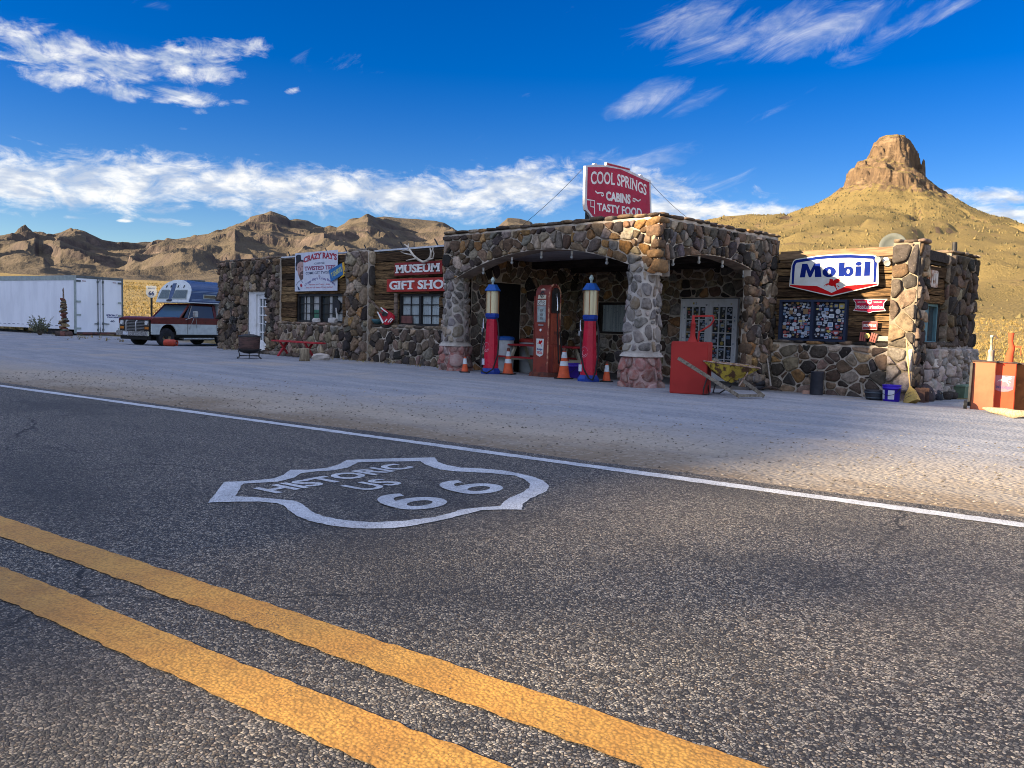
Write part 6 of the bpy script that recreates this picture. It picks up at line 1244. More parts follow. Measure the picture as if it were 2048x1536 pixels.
pegasus(pl, (-0.02, -0.2325, 0), 1/2900, 0.0, 0.73, M_ENR)
mb = MB(); mb.tube([(0.265, 0.0, 1.78), (0.33, -0.02, 1.80), (0.36, -0.04, 1.72), (0.39, -0.05, 1.55), (0.385, -0.05, 1.45)], [0.02, 0.022, 0.018, 0.016, 0.022]); P(mb, 'nozzle', M_CHROME, cp)
mb = MB(); mb.tube([(0.385, -0.05, 1.45), (0.37, -0.02, 1.2), (0.36, 0.02, 0.9), (0.40, 0.02, 0.5), (0.44, 0.0, 0.3), (0.42, 0.10, 0.35), (0.36, 0.16, 0.7), (0.30, 0.16, 1.0)], 0.017, 8); P(mb, 'hose', M_HOSE, cp)
# ------------------------------------------------------------------ traffic cones
M_CONE = paint('cone_orange', (0.58, 0.10, 0.035), (0.42, 0.075, 0.03), sc=6, rough=0.55, speck=(0.18, 0.05, 0.03), slo=0.62, shi=0.75); M_CONED = paint('sooty_cone_tip', (0.12, 0.035, 0.022), (0.06, 0.025, 0.02)); M_BANDW = paint('reflective_band', (0.52, 0.58, 0.60), (0.42, 0.46, 0.48), rough=0.35)
def cone(x, y, h, bands, w, label, grp):
    r = empty('traffic_cone', at_ground(x, y), R(random.Random(int(x*100)).uniform(0, 60)), label, 'cone', grp); rb, rtp = h*0.205, h*0.045; rad = lambda t: rb+(rtp-rb)*t
    mb = MB(); mb.poly([rrect(-w, -w, w, w, w*0.35)], (0, 0, 0), X_, Y_, 0.025); P(mb, 'foot', M_HOSE, r)
    mb = MB(); mb.lathe([(rb*1.12, 0.025), (rb*1.08, h*0.045), (rad(0.05), h*0.06)]+[(rad(t), h*t) for t in (0.3, 0.6, 0.88)], (0, 0, 0), 22); P(mb, 'cone', M_CONE, r)
    mb = MB(); mb.lathe([(rad(0.88)+0.001, h*0.88), (rad(1.0), h*0.985), (rad(1)*0.6, h), (0, h)], (0, 0, 0), 22); P(mb, 'tip', M_CONED, r)
    for a, c in bands: mb = MB(); mb.lathe([(rad(a)+0.003, h*a), (rad(c)+0.003, h*c)], (0, 0, 0), 22); P(mb, 'band', M_BANDW, r)
cone(-14.20, 12.45, 0.40, [(0.48, 0.80)], 0.115, 'short orange cone with one pale band at the foot of the left pillar', 'traffic cones by the pumps'); cone(-13.30, 12.95, 0.60, [(0.42, 0.58), (0.68, 0.86)], 0.155, 'tall orange cone with two pale bands left of the maroon dial pump', 'traffic cones by the pumps')
cone(-11.70, 13.05, 0.66, [(0.42, 0.57), (0.67, 0.86)], 0.165, 'tall orange cone with two pale bands right of the maroon dial pump', 'traffic cones by the pumps'); cone(-10.70, 13.25, 0.42, [(0.50, 0.82)], 0.12, 'short orange cone with one pale band left of the right pillar', 'traffic cones by the pumps')
# ------------------------------------------------------------------ behind the pumps
M_DRUMW = paint('pale_drum', (0.50, 0.53, 0.55), (0.40, 0.43, 0.45), sc=3, rough=0.4, speck=(0.24, 0.15, 0.09), slo=0.66, shi=0.76)
def drum(px, Y, h, lid, label):
    q = on_y(px, 700, Y); r = empty('drum', at_ground(q[0], Y), 0, label, 'drum'); rr_ = 0.23
    mb = MB(); mb.lathe([(0, 0.0), (rr_, 0.0), (rr_+0.008, 0.01)]+[(rr_+(0.012 if i in (4, 8) else 0), h*i/12) for i in range(1, 12)]+[(rr_, h-0.03), (0, h-0.03)], (0, 0, 0), 26); P(mb, 'body', M_DRUMW, r)
    mb = MB(); mb.lathe([(rr_+0.015, h-0.07), (rr_+0.02, h-0.02), (rr_-0.02, h+0.02), (0, h+0.035)], (0, 0, 0), 26); P(mb, 'lid', lid, r)
drum(1009, 14.15, 0.84, M_PBLU2, 'white drum with a blue lid standing behind the left glass cylinder pump'); drum(1057, 14.9, 0.84, paint('lid_red', (0.34, 0.04, 0.03)), 'white drum with a red lid partly behind the maroon dial pump')
M_TRED = paint('table_red', (0.42, 0.035, 0.04), (0.30, 0.03, 0.035), speck=(0.22, 0.08, 0.06), slo=0.64, shi=0.72); M_CREAM = paint('cream_paint', (0.46, 0.43, 0.33), (0.36, 0.33, 0.25), speck=(0.20, 0.16, 0.11), slo=0.62, shi=0.72)
xa, xb = on_y(1022, 700, 14.35)[0], on_y(1163, 700, 14.35)[0]; L_ = xb-xa
pt = empty('picnic_table', at_ground((xa+xb)/2, 14.35), 0, 'red topped picnic table with cream legs behind the maroon dial pump', 'table')
mb = MB(); mb.b2((-L_/2, -0.30, 0.66), (L_/2, 0.30, 0.70)); P(mb, 'table_top', M_TRED, pt, 0.006)
for s in (-1, 1): mb = MB(); mb.b2((-L_/2, s*0.52-0.11, 0.38), (L_/2, s*0.52+0.11, 0.415)); P(mb, 'bench_seat', M_TRED, pt, 0.005)
for sx in (-1, 1):
    for s in (-1, 1): mb = MB(); mb.beam((sx*L_*0.36, s*0.48, 0), (sx*L_*0.36, s*0.16, 0.66), 0.05, 0.07); P(mb, 'leg', M_CREAM, pt)
    mb = MB(); mb.b2((sx*L_*0.36+0.03, -0.55, 0.32), (sx*L_*0.36+0.06, 0.55, 0.38)); P(mb, 'crossbar', M_CREAM, pt)
rc = empty('child_chair', at_ground(-10.45, 14.0), R(25), 'small red chair half hidden by the right pillar', 'chair')
mb = MB(); mb.b2((-0.15, -0.15, 0.24), (0.15, 0.15, 0.27)); P(mb, 'seat', M_PRED, rc)
for sx in (-1, 1):
    for s in (-1, 1): mb = MB(); mb.b2((sx*0.13-0.015, s*0.13-0.015, 0), (sx*0.13+0.015, s*0.13+0.015, 0.52 if s > 0 else 0.24)); P(mb, 'leg', M_PRED, rc)
mb = MB(); mb.b2((-0.13, 0.118, 0.32), (0.13, 0.14, 0.54)); P(mb, 'backrest', M_PRED, rc)
def pail(x, y, r0, h, m, label, name='bucket', lab=None, z=None):
    r = empty(name, (x, y, G(x, y) if z is None else z), 0, label, 'bucket'); mb = MB(); mb.lathe([(0, 0), (r0*0.86, 0), (r0*0.90, h*0.05), (r0*0.98, h*0.78), (r0*1.05, h*0.79), (r0*1.05, h*0.83), (r0*0.99, h*0.84), (r0*1.03, h*0.97), (r0*1.06, h), (r0*0.96, h), (r0*0.84, h*0.10), (0, h*0.08)], (0, 0, 0), 24); P(mb, 'body', m, r)
    mb = MB(); mb.tube([(r0*1.06*math.cos(R(a)), -0.4*r0-0.65*r0*abs(math.sin(R(a))), h*0.84-0.45*h*math.sin(R(a))) for a in range(0, 181, 20)], 0.005, 5); P(mb, 'bail', M_BLACK, r)
    return r
pail(-11.88, 13.55, 0.14, 0.32, paint('violet_bucket', (0.05, 0.02, 0.30)), 'violet bucket peeping out behind the tall cone right of the maroon pump')
# ------------------------------------------------------------------ red oil dispenser and wheelbarrow by the right pillar
M_BOXR = paint('matt_red_box', (0.34, 0.035, 0.03), (0.28, 0.03, 0.026), sc=2, spec=0.1, rough=0.7, speck=(0.20, 0.03, 0.025), ssc=5, slo=0.62, shi=0.76)
bx = empty('oil_dispenser', at_ground(-8.12, 12.40), math.atan2(0.26, 0.57), 'red square oil dispenser box with a hand pump beside the right pillar', 'dispenser')
mb = MB(); mb.b2((-0.315, -0.30, 0.0), (0.315, 0.28, 0.90)); P(mb, 'tank', M_BOXR, bx, 0.012)
mb = MB(); mb.lathe([(0.09, 0.90), (0.075, 0.93), (0.045, 1.0), (0.042, 1.20), (0.05, 1.21), (0.03, 1.25), (0.022, 1.36), (0, 1.37)], (0.0, 0, 0), 14); pm_ = P(mb, 'hand_pump', M_BOXR, bx)
mb = MB(); mb.beam((0, 0, 1.345), (0.34, 0, 1.36), 0.022, 0.03); mb.tube([(0.34, 0, 1.36), (0.35, 0, 1.28), (0.30, 0, 1.20), (0.20, 0, 1.13), (0.11, 0, 1.08), (0.10, 0, 0.90)], 0.016, 7); P(mb, 'crank', M_BOXR, pm_)
wb = empty('wheelbarrow', (0, 0, 0), 0, 'rusty yellow wheelbarrow tipped on its nose against the red dispenser box', 'wheelbarrow'); gzb = -0.0
nose = np.array([-6.98, 12.38, 0.03]); hnd = on_y(1356, 716, 11.62); far_ = np.array([0.12, 0.50, 0.0])
M_RAIL = mat('grey_weathered_rail', (0.22, 0.19, 0.15), (0.11, 0.09, 0.07), 4, stretch=(6, 6, 6), rough=0.85, bmp=0.4)
near_n = np.array([-7.02, 12.18, 0.03]); far_n = np.array([-6.82, 12.62, 0.03]); far_h = hnd+np.array([0.30, 0.62, 0.0])
for a, c in ((near_n, hnd), (far_n, far_h)): mb = MB(); mb.beam(a, c, 0.035, 0.06); P(mb, 'handle', M_RAIL, wb, 0.006)
mb = MB(); mb.beam(near_n+(hnd-near_n)*0.03, far_n+(far_h-far_n)*0.03, 0.05, 0.04); P(mb, 'front_brace', M_RAIL, wb)
M_YELR = paint('rusty_yellow', (0.40, 0.295, 0.04), (0.30, 0.215, 0.04), sc=5, speck=(0.085, 0.045, 0.025), ssc=9, slo=0.47, shi=0.57, rough=0.6, bmp=0.2); M_RIMR = paint('rusted_rim', (0.36, 0.27, 0.22), (0.14, 0.07, 0.045), sc=12, rough=0.7)
T = lambda px, py, Y: on_y(px, py, Y)
rimA = [T(1407, 722, 12.22), T(1462, 729, 12.2), T(1521, 737, 12.45), T(1500, 731, 12.85), T(1440, 724, 12.95), T(1412, 720, 12.75)]
botA = [T(1424, 742, 12.32), T(1450, 762, 12.3), T(1464, 766, 12.42), T(1466, 762, 12.65), T(1448, 756, 12.78), T(1425, 744, 12.70)]
mb = MB(); n = 6; vs = rimA+botA+[p*0.985+np.mean(rimA, axis=0)*0.015+np.array([0, 0, 0.006]) for p in rimA]+[p*0.96+np.mean(rimA, axis=0)*0.04 for p in botA]
mb.add(vs, [(i, (i+1) % n, n+(i+1) % n, n+i) for i in range(n)]+[tuple(range(n, 2*n))]+[(2*n+(i+1) % n, 2*n+i, 3*n+i, 3*n+(i+1) % n) for i in range(n)]+[tuple(range(3*n, 4*n))[::-1]], 0, False); P(mb, 'tray', M_YELR, wb)
mb = MB(); mb.tube(rimA+[rimA[0]], 0.012, 6); P(mb, 'rim', M_RIMR, wb)
mb = MB(); mb.tube([T(1414, 756, 12.25), T(1408, 775, 12.2), (T(1406, 788, 12.15)[0], 12.15, 0.02), (T(1412, 791, 12.2)[0], 12.3, 0.02), T(1416, 770, 12.45)], 0.012, 6); P(mb, 'leg', M_BLACK, wb)
mb = MB(); mb.tube([T(1432, 765, 12.7), (T(1426, 786, 12.6)[0], 12.6, 0.02), (T(1436, 790, 12.6)[0], 12.65, 0.02), T(1462, 772, 12.7)], 0.012, 6); P(mb, 'leg', M_BLACK, wb)
mb = MB(); mb.tube([T(1478, 772, 12.35), T(1496, 745, 12.4)], 0.012, 6); mb2 = mb; P(mb, 'strut', M_RIMR, wb)
# ------------------------------------------------------------------ along the right wing wall
def on_wall(px, y): q = on_y(px, 700, y); return q[0]
for k, z in enumerate((0.0, 0.105)):
    t = empty('tyre', (on_wall(1512, 16.60), 16.55, G(-8.4, 16.55)+z+0.06), 0, ('old tyre lying flat on the ground by the wheelbarrow', 'old tyre stacked on top of another by the wheelbarrow')[k], 'tyre'); t.rotation_euler = (R(2*k), R(3*k), 0); mb = MB()
    mb.lathe([(0.13, -0.035), (0.17, -0.055), (0.23, -0.055), (0.255, -0.03), (0.258, 0), (0.255, 0.03), (0.23, 0.055), (0.17, 0.055), (0.13, 0.035), (0.13, -0.035)], (0, 0, 0), 26); P(mb, 'tread', mat('tyre_rubber', (0.022, 0.023, 0.026), (0.035, 0.036, 0.042), 8, rough=0.7, bmp=0.3), t)
pk = empty('pickaxe', (0, 0, 0), 0, 'pickaxe with a pale handle leaning upright against the stone wall', 'pickaxe'); a = np.array([on_wall(1546, 16.5), 16.5, G(-8, 16.5)+0.06]); c = on_y(1533, 704, 16.82)
mb = MB(); mb.tube([a, (a+c)/2, c], [0.022, 0.019, 0.02], 8); P(mb, 'handle', mat('ash_handle', (0.30, 0.27, 0.23), (0.20, 0.175, 0.145), stretch=(9, 9, 1)), pk)
mb = MB(); mb.tube([a+np.array([-0.24, -0.05, -0.04]), a+np.array([-0.12, -0.02, 0.01]), a+np.array([0, 0, 0.03]), a+np.array([0.12, 0.02, 0.01]), a+np.array([0.24, 0.04, -0.04])], [0.006, 0.02, 0.032, 0.022, 0.008], 7); P(mb, 'head', mat('rusty_iron', (0.09, 0.06, 0.045), (0.04, 0.033, 0.03), 12, rough=0.8, bmp=0.3), pk)
M_IRON = bpy.data.materials['rusty_iron']
cn = empty('bin', (on_wall(1637, 16.45), 16.45, G(-7.4, 16.45)), 0, 'plain dark cylindrical bin standing against the low stone wall', 'bin'); mb = MB(); mb.lathe([(0, 0), (0.125, 0), (0.128, 0.01), (0.128, 0.47), (0.132, 0.475), (0.132, 0.49), (0.11, 0.49), (0.11, 0.05), (0, 0.05)], (0, 0, 0), 26); P(mb, 'body', paint('graphite_bin', (0.03, 0.033, 0.042), (0.045, 0.048, 0.058), rough=0.5), cn)
mb = MB(); mb.box((on_wall(1618, 16.5), 16.5, G(-7.7, 16.5)+0.04), (0.15, 0.09, 0.08), 0, 0.1); setp(mb.build('brick', mat('pinkish_brick', (0.50, 0.30, 0.22), (0.40, 0.23, 0.17), 12, rough=0.9), None, 0.004), 'single pinkish brick on the ground left of the dark cylindrical bin', 'brick')
hb = empty('half_barrel', (on_wall(1754, 16.42), 16.42, G(-6.6, 16.42)), 0, 'low black half barrel planter beside the blue bucket', 'planter'); mb = MB(); mb.lathe([(0, 0), (0.145, 0), (0.165, 0.08), (0.19, 0.19), (0.18, 0.20), (0.165, 0.17), (0, 0.16)], (0, 0, 0), 26); P(mb, 'tub', paint('black_tub', (0.025, 0.028, 0.035), (0.045, 0.05, 0.06)), hb)
for z, r0 in ((0.05, 0.161), (0.15, 0.184)): mb = MB(); mb.lathe([(r0-0.004, z-0.012), (r0+0.004, z-0.012), (r0+0.008, z+0.012), (r0, z+0.012)], (0, 0, 0), 26); P(mb, 'hoop', M_STEEL if False else paint('grey_hoop', (0.08, 0.10, 0.12)), hb)
bk = pail(on_wall(1788, 16.36), 16.36, 0.165, 0.32, paint('royal_blue_plastic', (0.035, 0.015, 0.40), (0.03, 0.012, 0.33), rough=0.35), 'royal blue plastic bucket with pale labels left of the straw broom')
for a0_, a1_ in ((-150, -118), (-92, -50)):
    mb = MB(); A = [R(a) for a in np.linspace(a0_, a1_, 7)]; vs = [(0.161*k*math.cos(a), 0.161*k*math.sin(a), z) for z, k in ((0.05, 0.955), (0.225, 1.005)) for a in A]; mb.add(vs, [(i, i+1, 8+i, 7+i) for i in range(6)], 0, True); P(mb, 'label', M_BAN, bk)
br = empty('broom', (0, 0, 0), 0, 'straw broom leaning upright on the corner pier', 'broom'); g0 = np.array([on_y(1823, 800, 16.25)[0], 16.25, G(-6, 16.25)]); tp = on_y(1813, 681, 16.80); d = unit(tp-g0); pv = unit(np.cross(d, [0.5, 1, 0])); pw = np.cross(pv, d)
M_STRAW = mat('broom_straw', (0.46, 0.33, 0.10), (0.33, 0.23, 0.07), 4, stretch=(30, 30, 2), rough=0.85, bmp=0.6, bsc=60); mb = MB()
for z0, w0, z1, w1 in ((0.0, 0.20, 0.10, 0.165), (0.10, 0.165, 0.24, 0.11), (0.24, 0.11, 0.31, 0.05), (0.31, 0.05, 0.36, 0.022)):
    vs = [g0+d*z+pv*sx*w+pw*sy*w*0.32 for z, w in ((z0, w0), (z1, w1)) for sx, sy in ((-1, -0.6), (-0.4, -1), (0.4, -1), (1, -0.6), (1, 0.6), (0.4, 1), (-0.4, 1), (-1, 0.6))]; mb.add(vs, [(i, (i+1) % 8, 8+(i+1) % 8, 8+i) for i in range(8)]+[tuple(range(7, -1, -1))], 0, False)
P(mb, 'bristles', M_STRAW, br)
for z, w in ((0.13, 0.155), (0.20, 0.128)): mb = MB(); mb.tube([g0+d*z+pv*w*math.cos(a)+pw*w*0.34*math.sin(a) for a in np.linspace(0, 2*math.pi, 17)], 0.004, 5); P(mb, 'stitching', M_TRED if False else M_WOOD, br)
mb = MB(); mb.tube([g0+d*0.33, g0+d*0.8, tp], 0.014, 8); P(mb, 'handle', mat('pine_handle', (0.55, 0.38, 0.15), (0.46, 0.31, 0.12)), br)
# ------------------------------------------------------------------ scrap along the end wall
XW = XE+0.2
def oy(px, x=XW): q = on_x(px, 780, x); return q[1]
y1 = oy(1846); mb = MB(); sc_ = empty('rusty_box', (XW-0.02, y1, G(XW, y1)), 0, 'small rusty open box at the foot of the corner pier', 'box')
for a, c in (((-0.09, -0.12, 0), (-0.08, 0.12, 0.28)), ((-0.08, -0.12, 0), (0.10, -0.11, 0.28)), ((-0.08, 0.11, 0), (0.10, 0.12, 0.28)), ((-0.08, -0.11, 0), (0.10, 0.11, 0.012))): mb.b2(a, c)
P(mb, 'shell', mat('rust_brown', (0.13, 0.075, 0.055), (0.07, 0.045, 0.038), 9, rough=0.9, bmp=0.3), sc_)
def disc(px, rad, lean, label, m, x=XW):
    y = oy(px, x); r = empty('plough_disc', (x, y, G(x, y)+rad*math.cos(lean)*0.98), 0, label, 'disc'); ax = (math.cos(lean), -0.25, math.sin(lean)); mb = MB(); mb.lathe([(0.03, 0.04), (rad*0.5, 0.02), (rad, -0.03), (rad, -0.04), (rad*0.5, 0.008), (0.03, 0.028)], (0, 0, 0), 28, 0, ax); P(mb, 'plate', m, r)
disc(1860, 0.20, R(24), 'large rusty plough disc leaning against the end wall', mat('purplish_rust', (0.07, 0.05, 0.05), (0.045, 0.033, 0.03), 7, rough=0.75, bmp=0.2)); disc(1879, 0.15, R(30), 'smaller dark plough disc leaning beside the large rusty one', mat('blued_steel', (0.035, 0.038, 0.05), (0.02, 0.022, 0.028), 7, rough=0.5, metal=0.3))
for px, l in ((1893, 'dark rusty casting in the scrap by the end wall, nearest the discs'), (1903, 'dark rusty casting in the scrap by the end wall, nearest the green planter')):
    y = oy(px); mb = MB(); rock(mb, (XW, y, G(XW, y)+0.07), (0.24, 0.34, 0.17), px, (0.05, 0.042, 0.038)); setp(mb.build('casting', M_STONE), l, 'scrap', 'scrap castings')
y = oy(1926); gp = empty('planter', (XW+0.02, y, G(XW, y)), 0, 'pale green rectangular planter by the far end of the end wall', 'planter'); mb = MB()
vs = [(sx*w, sy*l, z) for z, w, l in ((0, 0.10, 0.30), (0.26, 0.14, 0.40)) for sx, sy in ((-1, -1), (1, -1), (1, 1), (-1, 1))]; mb.add(vs, [(0, 1, 5, 4), (1, 2, 6, 5), (2, 3, 7, 6), (3, 0, 4, 7), (3, 2, 1, 0)], 0); P(mb, 'tub', paint('sage_green', (0.16, 0.24, 0.17), (0.12, 0.18, 0.13)), gp)
mb = MB(); mb.b2((-0.155, -0.42, 0.24), (0.155, 0.42, 0.275)); P(mb, 'rim', bpy.data.materials['sage_green'], gp, 0.006)
# ------------------------------------------------------------------ three square oil tanks on the right
RZT = math.radians(14.5)
def oil_tank(px0, px1, D, h, m, label, pump_m, pump):
    a = on_d((px0+px1)/2, 800, D); w = (px1-px0)/FPX*D*0.97; x, y = a[0], a[1]; r = empty('oil_tank', (x, y, G(x, y)), RZT, label, 'tank', 'square oil tanks beside the shop')
    mb = MB(); mb.b2((-w/2, 0, 0), (w/2, 0.55, h)); P(mb, 'tank', m, r, 0.01); mb = MB(); mb.b2((-w/2-0.01, -0.012, h), (w/2+0.01, 0.56, h+0.018)); P(mb, 'lid', M_IRON, r)
    if pump == 1:
        mb = MB(); mb.lathe([(0.055, h+0.015), (0.05, h+0.05), (0.045, h+0.20), (0.02, h+0.22), (0.018, h+0.42), (0.026, h+0.42), (0.026, h+0.46), (0, h+0.46)], (0.08, 0.2, 0), 12); q = P(mb, 'hand_pump', pump_m, r); mb = MB(); mb.tube([(0.08, 0.2, h+0.44), (0.14, 0.2, h+0.45), (0.17, 0.2, h+0.40)], 0.014); mb.tube([(0.13, 0.2, h+0.02), (0.13, 0.2, h+0.28), (0.08, 0.2, h+0.28)], 0.008); P(mb, 'crank', M_IRON, q)
    if pump == 2:
        mb = MB(); mb.tube([(0.05, 0.2, h+0.01), (0.06, 0.2, h+0.15), (0.085, 0.2, h+0.26), (0.06, 0.2, h+0.38), (0.06, 0.2, h+0.52)], [0.075, 0.06, 0.048, 0.035, 0.05], 10); q = P(mb, 'hand_pump', pump_m, r); mb = MB(); mb.beam((0.09, 0.2, h+0.29), (0.22, 0.2, h+0.28), 0.02, 0.03); mb.tube([(0.21, 0.2, h+0.28), (0.22, 0.2, h+0.14)], 0.008); P(mb, 'crank', pump_m, q)
    return r, w
M_SAL = paint('salmon_paint', (0.40, 0.135, 0.075), (0.33, 0.105, 0.06), sc=2, spec=0.03, rough=0.8, speck=(0.30, 0.10, 0.05), ssc=5, slo=0.64, shi=0.78); M_TRD = paint('tank_red', (0.52, 0.075, 0.035), (0.42, 0.06, 0.03), sc=2, spec=0.03, rough=0.8, speck=(0.45, 0.17, 0.08), ssc=6, slo=0.60, shi=0.74); M_RBR = paint('bare_rust', (0.25, 0.10, 0.032), (0.15, 0.06, 0.022), sc=4, rough=0.85, speck=(0.32, 0.15, 0.05), ssc=9, slo=0.56, shi=0.7, bmp=0.15)
oil_tank(1943, 1985, 14.2, 0.83, M_SAL, 'salmon pink square oil tank, leftmost of the three beside the shop', paint('pale_green_pump', (0.30, 0.36, 0.30), (0.20, 0.13, 0.09)), 1)
t2, w2 = oil_tank(1985, 2026, 14.15, 0.83, M_TRD, 'bright red square oil tank with a winged horse decal', M_TRD, 2); oil_tank(2027, 2085, 14.2, 0.83, M_RBR, 'bare rust brown square oil tank at the right edge', M_IRON, 0)
mb = MB(); k = w2/0.36; mb.poly([[(-0.13*k, 0.37), (-0.06*k, 0.345), (0.0, 0.34), (0.08*k, 0.35), (0.15*k, 0.385), (0.16*k, 0.62), (-0.145*k, 0.62)]], (0, -0.002, 0), X_, Z_, 0.002); dc = P(mb, 'decal', paint('pink_decal', (0.50, 0.17, 0.20), (0.42, 0.13, 0.15)), t2)
mb = MB(); letters(mb, 'Mobilgas', -0.115*k, 0.395, 0.25*k, 0.05, (0, -0.005, 0), X_, Z_, 0, 0, 0.03); P(mb, 'lettering', paint('faded_navy', (0.16, 0.11, 0.22)), dc); pegasus(dc, (0, -0.005, 0), 1/2500*k, 0.005, 0.535, M_LWH)
q = on_d(1935, 812, 14.2); ht_ = empty('hand_truck', (q[0], q[1], G(q[0], q[1])), RZT, 'black hand truck standing against the left side of the salmon pink tank', 'hand truck')
mb = MB(); mb.beam((0.02, 0.10, 0.05), (0.03, 0.12, 0.80), 0.04, 0.05); P(mb, 'upright', M_BLACK, ht_); mb = MB(); mb.cyl((-0.06, 0.0, 0.075), (-0.01, 0.0, 0.075), 0.075, n=18); wl_ = P(mb, 'wheel', M_HOSE, ht_); mb = MB(); mb.cyl((-0.066, 0, 0.075), (-0.058, 0, 0.075), 0.025, n=10); P(mb, 'hub', M_CHROME, wl_)
mb = MB(); pts = [on_z(1968, 808, 0.07), on_z(1985, 812, 0.10), on_z(2010, 819, 0.08), on_z(2030, 822, 0.10), on_z(2070, 818, 0.12)]; pts = [np.array([p[0], p[1], G(p[0], p[1])+0.05]) for p in pts]; mb.tube(pts, [0.02, 0.045, 0.06, 0.07, 0.05], 9); dl = mb.build('driftwood', mat('silvered_driftwood', (0.40, 0.31, 0.20), (0.24, 0.18, 0.11), 4, stretch=(7, 7, 7), rough=0.9, bmp=0.6)); setp(dl, 'bleached driftwood log lying in front of the oil tanks', 'log')
# ------------------------------------------------------------------ in front of the museum wing
fp = empty('fire_pit', at_ground(-21.2, 10.72), math.radians(-26), 'rusty drum fire pit on a black wrought iron stand by the white door', 'fire pit')
M_DRUMR = mat('scorched_rust', (0.13, 0.075, 0.065), (0.055, 0.04, 0.038), 5, rough=0.85, bmp=0.3, stretch=(1, 1, 4))
mb = MB(); mb.lathe([(0.26, 0.24), (0.275, 0.26), (0.285, 0.56), (0.295, 0.575), (0.295, 0.60), (0.27, 0.60), (0.26, 0.30), (0, 0.28)], (0, 0, 0), 28); P(mb, 'drum', M_DRUMR, fp)
mb = MB(); mb.lathe([(0.30, 0.595), (0.305, 0.615), (0.12, 0.665), (0.0, 0.672)], (0, 0, 0), 28); P(mb, 'lid', M_BLACK, fp); mb = MB(); mb.tube([(-0.13, 0, 0.66), (-0.08, 0, 0.72), (0, 0, 0.735), (0.08, 0, 0.72), (0.13, 0, 0.66)], 0.009, 6); P(mb, 'lid_handle', M_BLACK, fp)
mb = MB(); mb.lathe([(0.0, 0.13), (0.14, 0.145), (0.25, 0.19), (0.33, 0.255), (0.325, 0.26), (0.25, 0.21), (0, 0.16)], (0, 0, 0), 28); P(mb, 'bowl', M_BLACK, fp)
for a in (45, 135, 225, 315):
    c, s = math.cos(R(a)), math.sin(R(a)); mb = MB(); mb.tube([(c*k, s*k, z) for k, z in ((0.30, 0.26), (0.39, 0.26), (0.40, 0.22), (0.36, 0.12), (0.37, 0.04), (0.42, 0.012), (0.45, 0.03))], 0.011, 6); P(mb, 'leg', M_BLACK, fp)
for a in (45, 135): c, s = math.cos(R(a)), math.sin(R(a)); mb = MB(); mb.tube([(c*0.365, s*0.365, 0.075), (-c*0.365, -s*0.365, 0.075+0.004*(a > 90))], 0.009, 6); P(mb, 'crossbar', M_BLACK, fp)
mb = MB(); mb.tube([(0, 0, 0.02), (0, 0, 0.14)], 0.012, 6); P(mb, 'spindle', M_BLACK, fp)
xa, xb = on_y(552, 688, 12.4)[0], on_y(641, 690, 12.4)[0]
bn = empty('bench', at_ground((xa+xb)/2, 12.4), 0, 'long red plank bench on crossed legs below the left window', 'bench'); L_ = xb-xa
mb = MB(); mb.b2((-L_/2, -0.17, 0.43), (L_/2, 0.17, 0.475)); P(mb, 'seat', M_TRED, bn, 0.008)
for sx in (-0.32, 0.25):
    for s in (-1, 1): mb = MB(); mb.beam((sx*L_+0.014*s, s*0.18, 0.0), (sx*L_+0.014*s, -s*0.13, 0.43), 0.045, 0.07, 0, (1, 0, 0)); P(mb, 'leg', M_TRED, bn)
p = on_z(609, 722, 0); mb = MB(); mb.lathe([(0, 0), (0.145, 0), (0.135, 0.06), (0.125, 0.2), (0.135, 0.33), (0.12, 0.34), (0, 0.35)], (0, 0, 0), 14); lg = mb.build('log_stump', mat('split_log', (0.27, 0.22, 0.15), (0.14, 0.11, 0.075), 5, stretch=(5, 5, 1), rough=0.9, bmp=0.7, bsc=18)); lg.location = (p[0], p[1], 0); setp(lg, 'weathered upright log stump in front of the red bench', 'stump')
p = on_z(642, 720, 0); mb = MB(); rock(mb, (p[0], p[1], 0.07), (0.55, 0.3, 0.22), 7, (0.40, 0.36, 0.32), 0, 0.3, (8, 6), False); setp(mb.build('rock', M_STONE2), 'pale angular rock on the ground right of the log stump', 'rock')

cp.scale = (0.86, 0.86, 1.0)
# ================================================================== trailer, truck and the rest on the left
TR = on_z(151, 671, 0); tz = math.atan2(0.25, 0.968)
tr = empty('box_trailer', (TR[0], TR[1], 0.0), tz, 'long white box trailer with double rear doors parked left of the truck', 'trailer')
M_TRW = paint('trailer_white', (0.76, 0.79, 0.84), (0.68, 0.71, 0.76), sc=1.5, rough=0.4, stretch=(1, 1, 0.3)); M_TRG = paint('trailer_rail_grey', (0.33, 0.38, 0.36), (0.26, 0.30, 0.29)); M_TRD2 = paint('trailer_frame_dark', (0.12, 0.14, 0.14), (0.08, 0.09, 0.095))
LT, WT, HT = 12.5, 2.62, 3.02
mb = MB(); mb.b2((-LT, 0, 0.42), (-0.09, WT, HT-0.02)); P(mb, 'body', M_TRW, tr)
for i in range(20): mb = MB(); x = -0.35-i*0.61; mb.b2((x-0.012, -0.006, 0.52), (x+0.012, 0.01, HT-0.26)); P(mb, 'panel_seam', M_TRW, tr)
mb = MB(); mb.b2((-LT, -0.018, HT-0.24), (-0.09, WT+0.018, HT)); P(mb, 'top_rail', M_TRG, tr)
mb = MB(); mb.b2((-LT, -0.02, 0.30), (-0.09, 0.06, 0.50)); P(mb, 'bottom_rail', M_TRW, tr)
mb = MB(); 
for i in range(26): x = -0.7-i*0.45; mb = MB(); mb.b2((x-0.12, -0.024, 0.46), (x+0.12, -0.018, 0.485)); P(mb, 'reflector', M_INKB, tr)
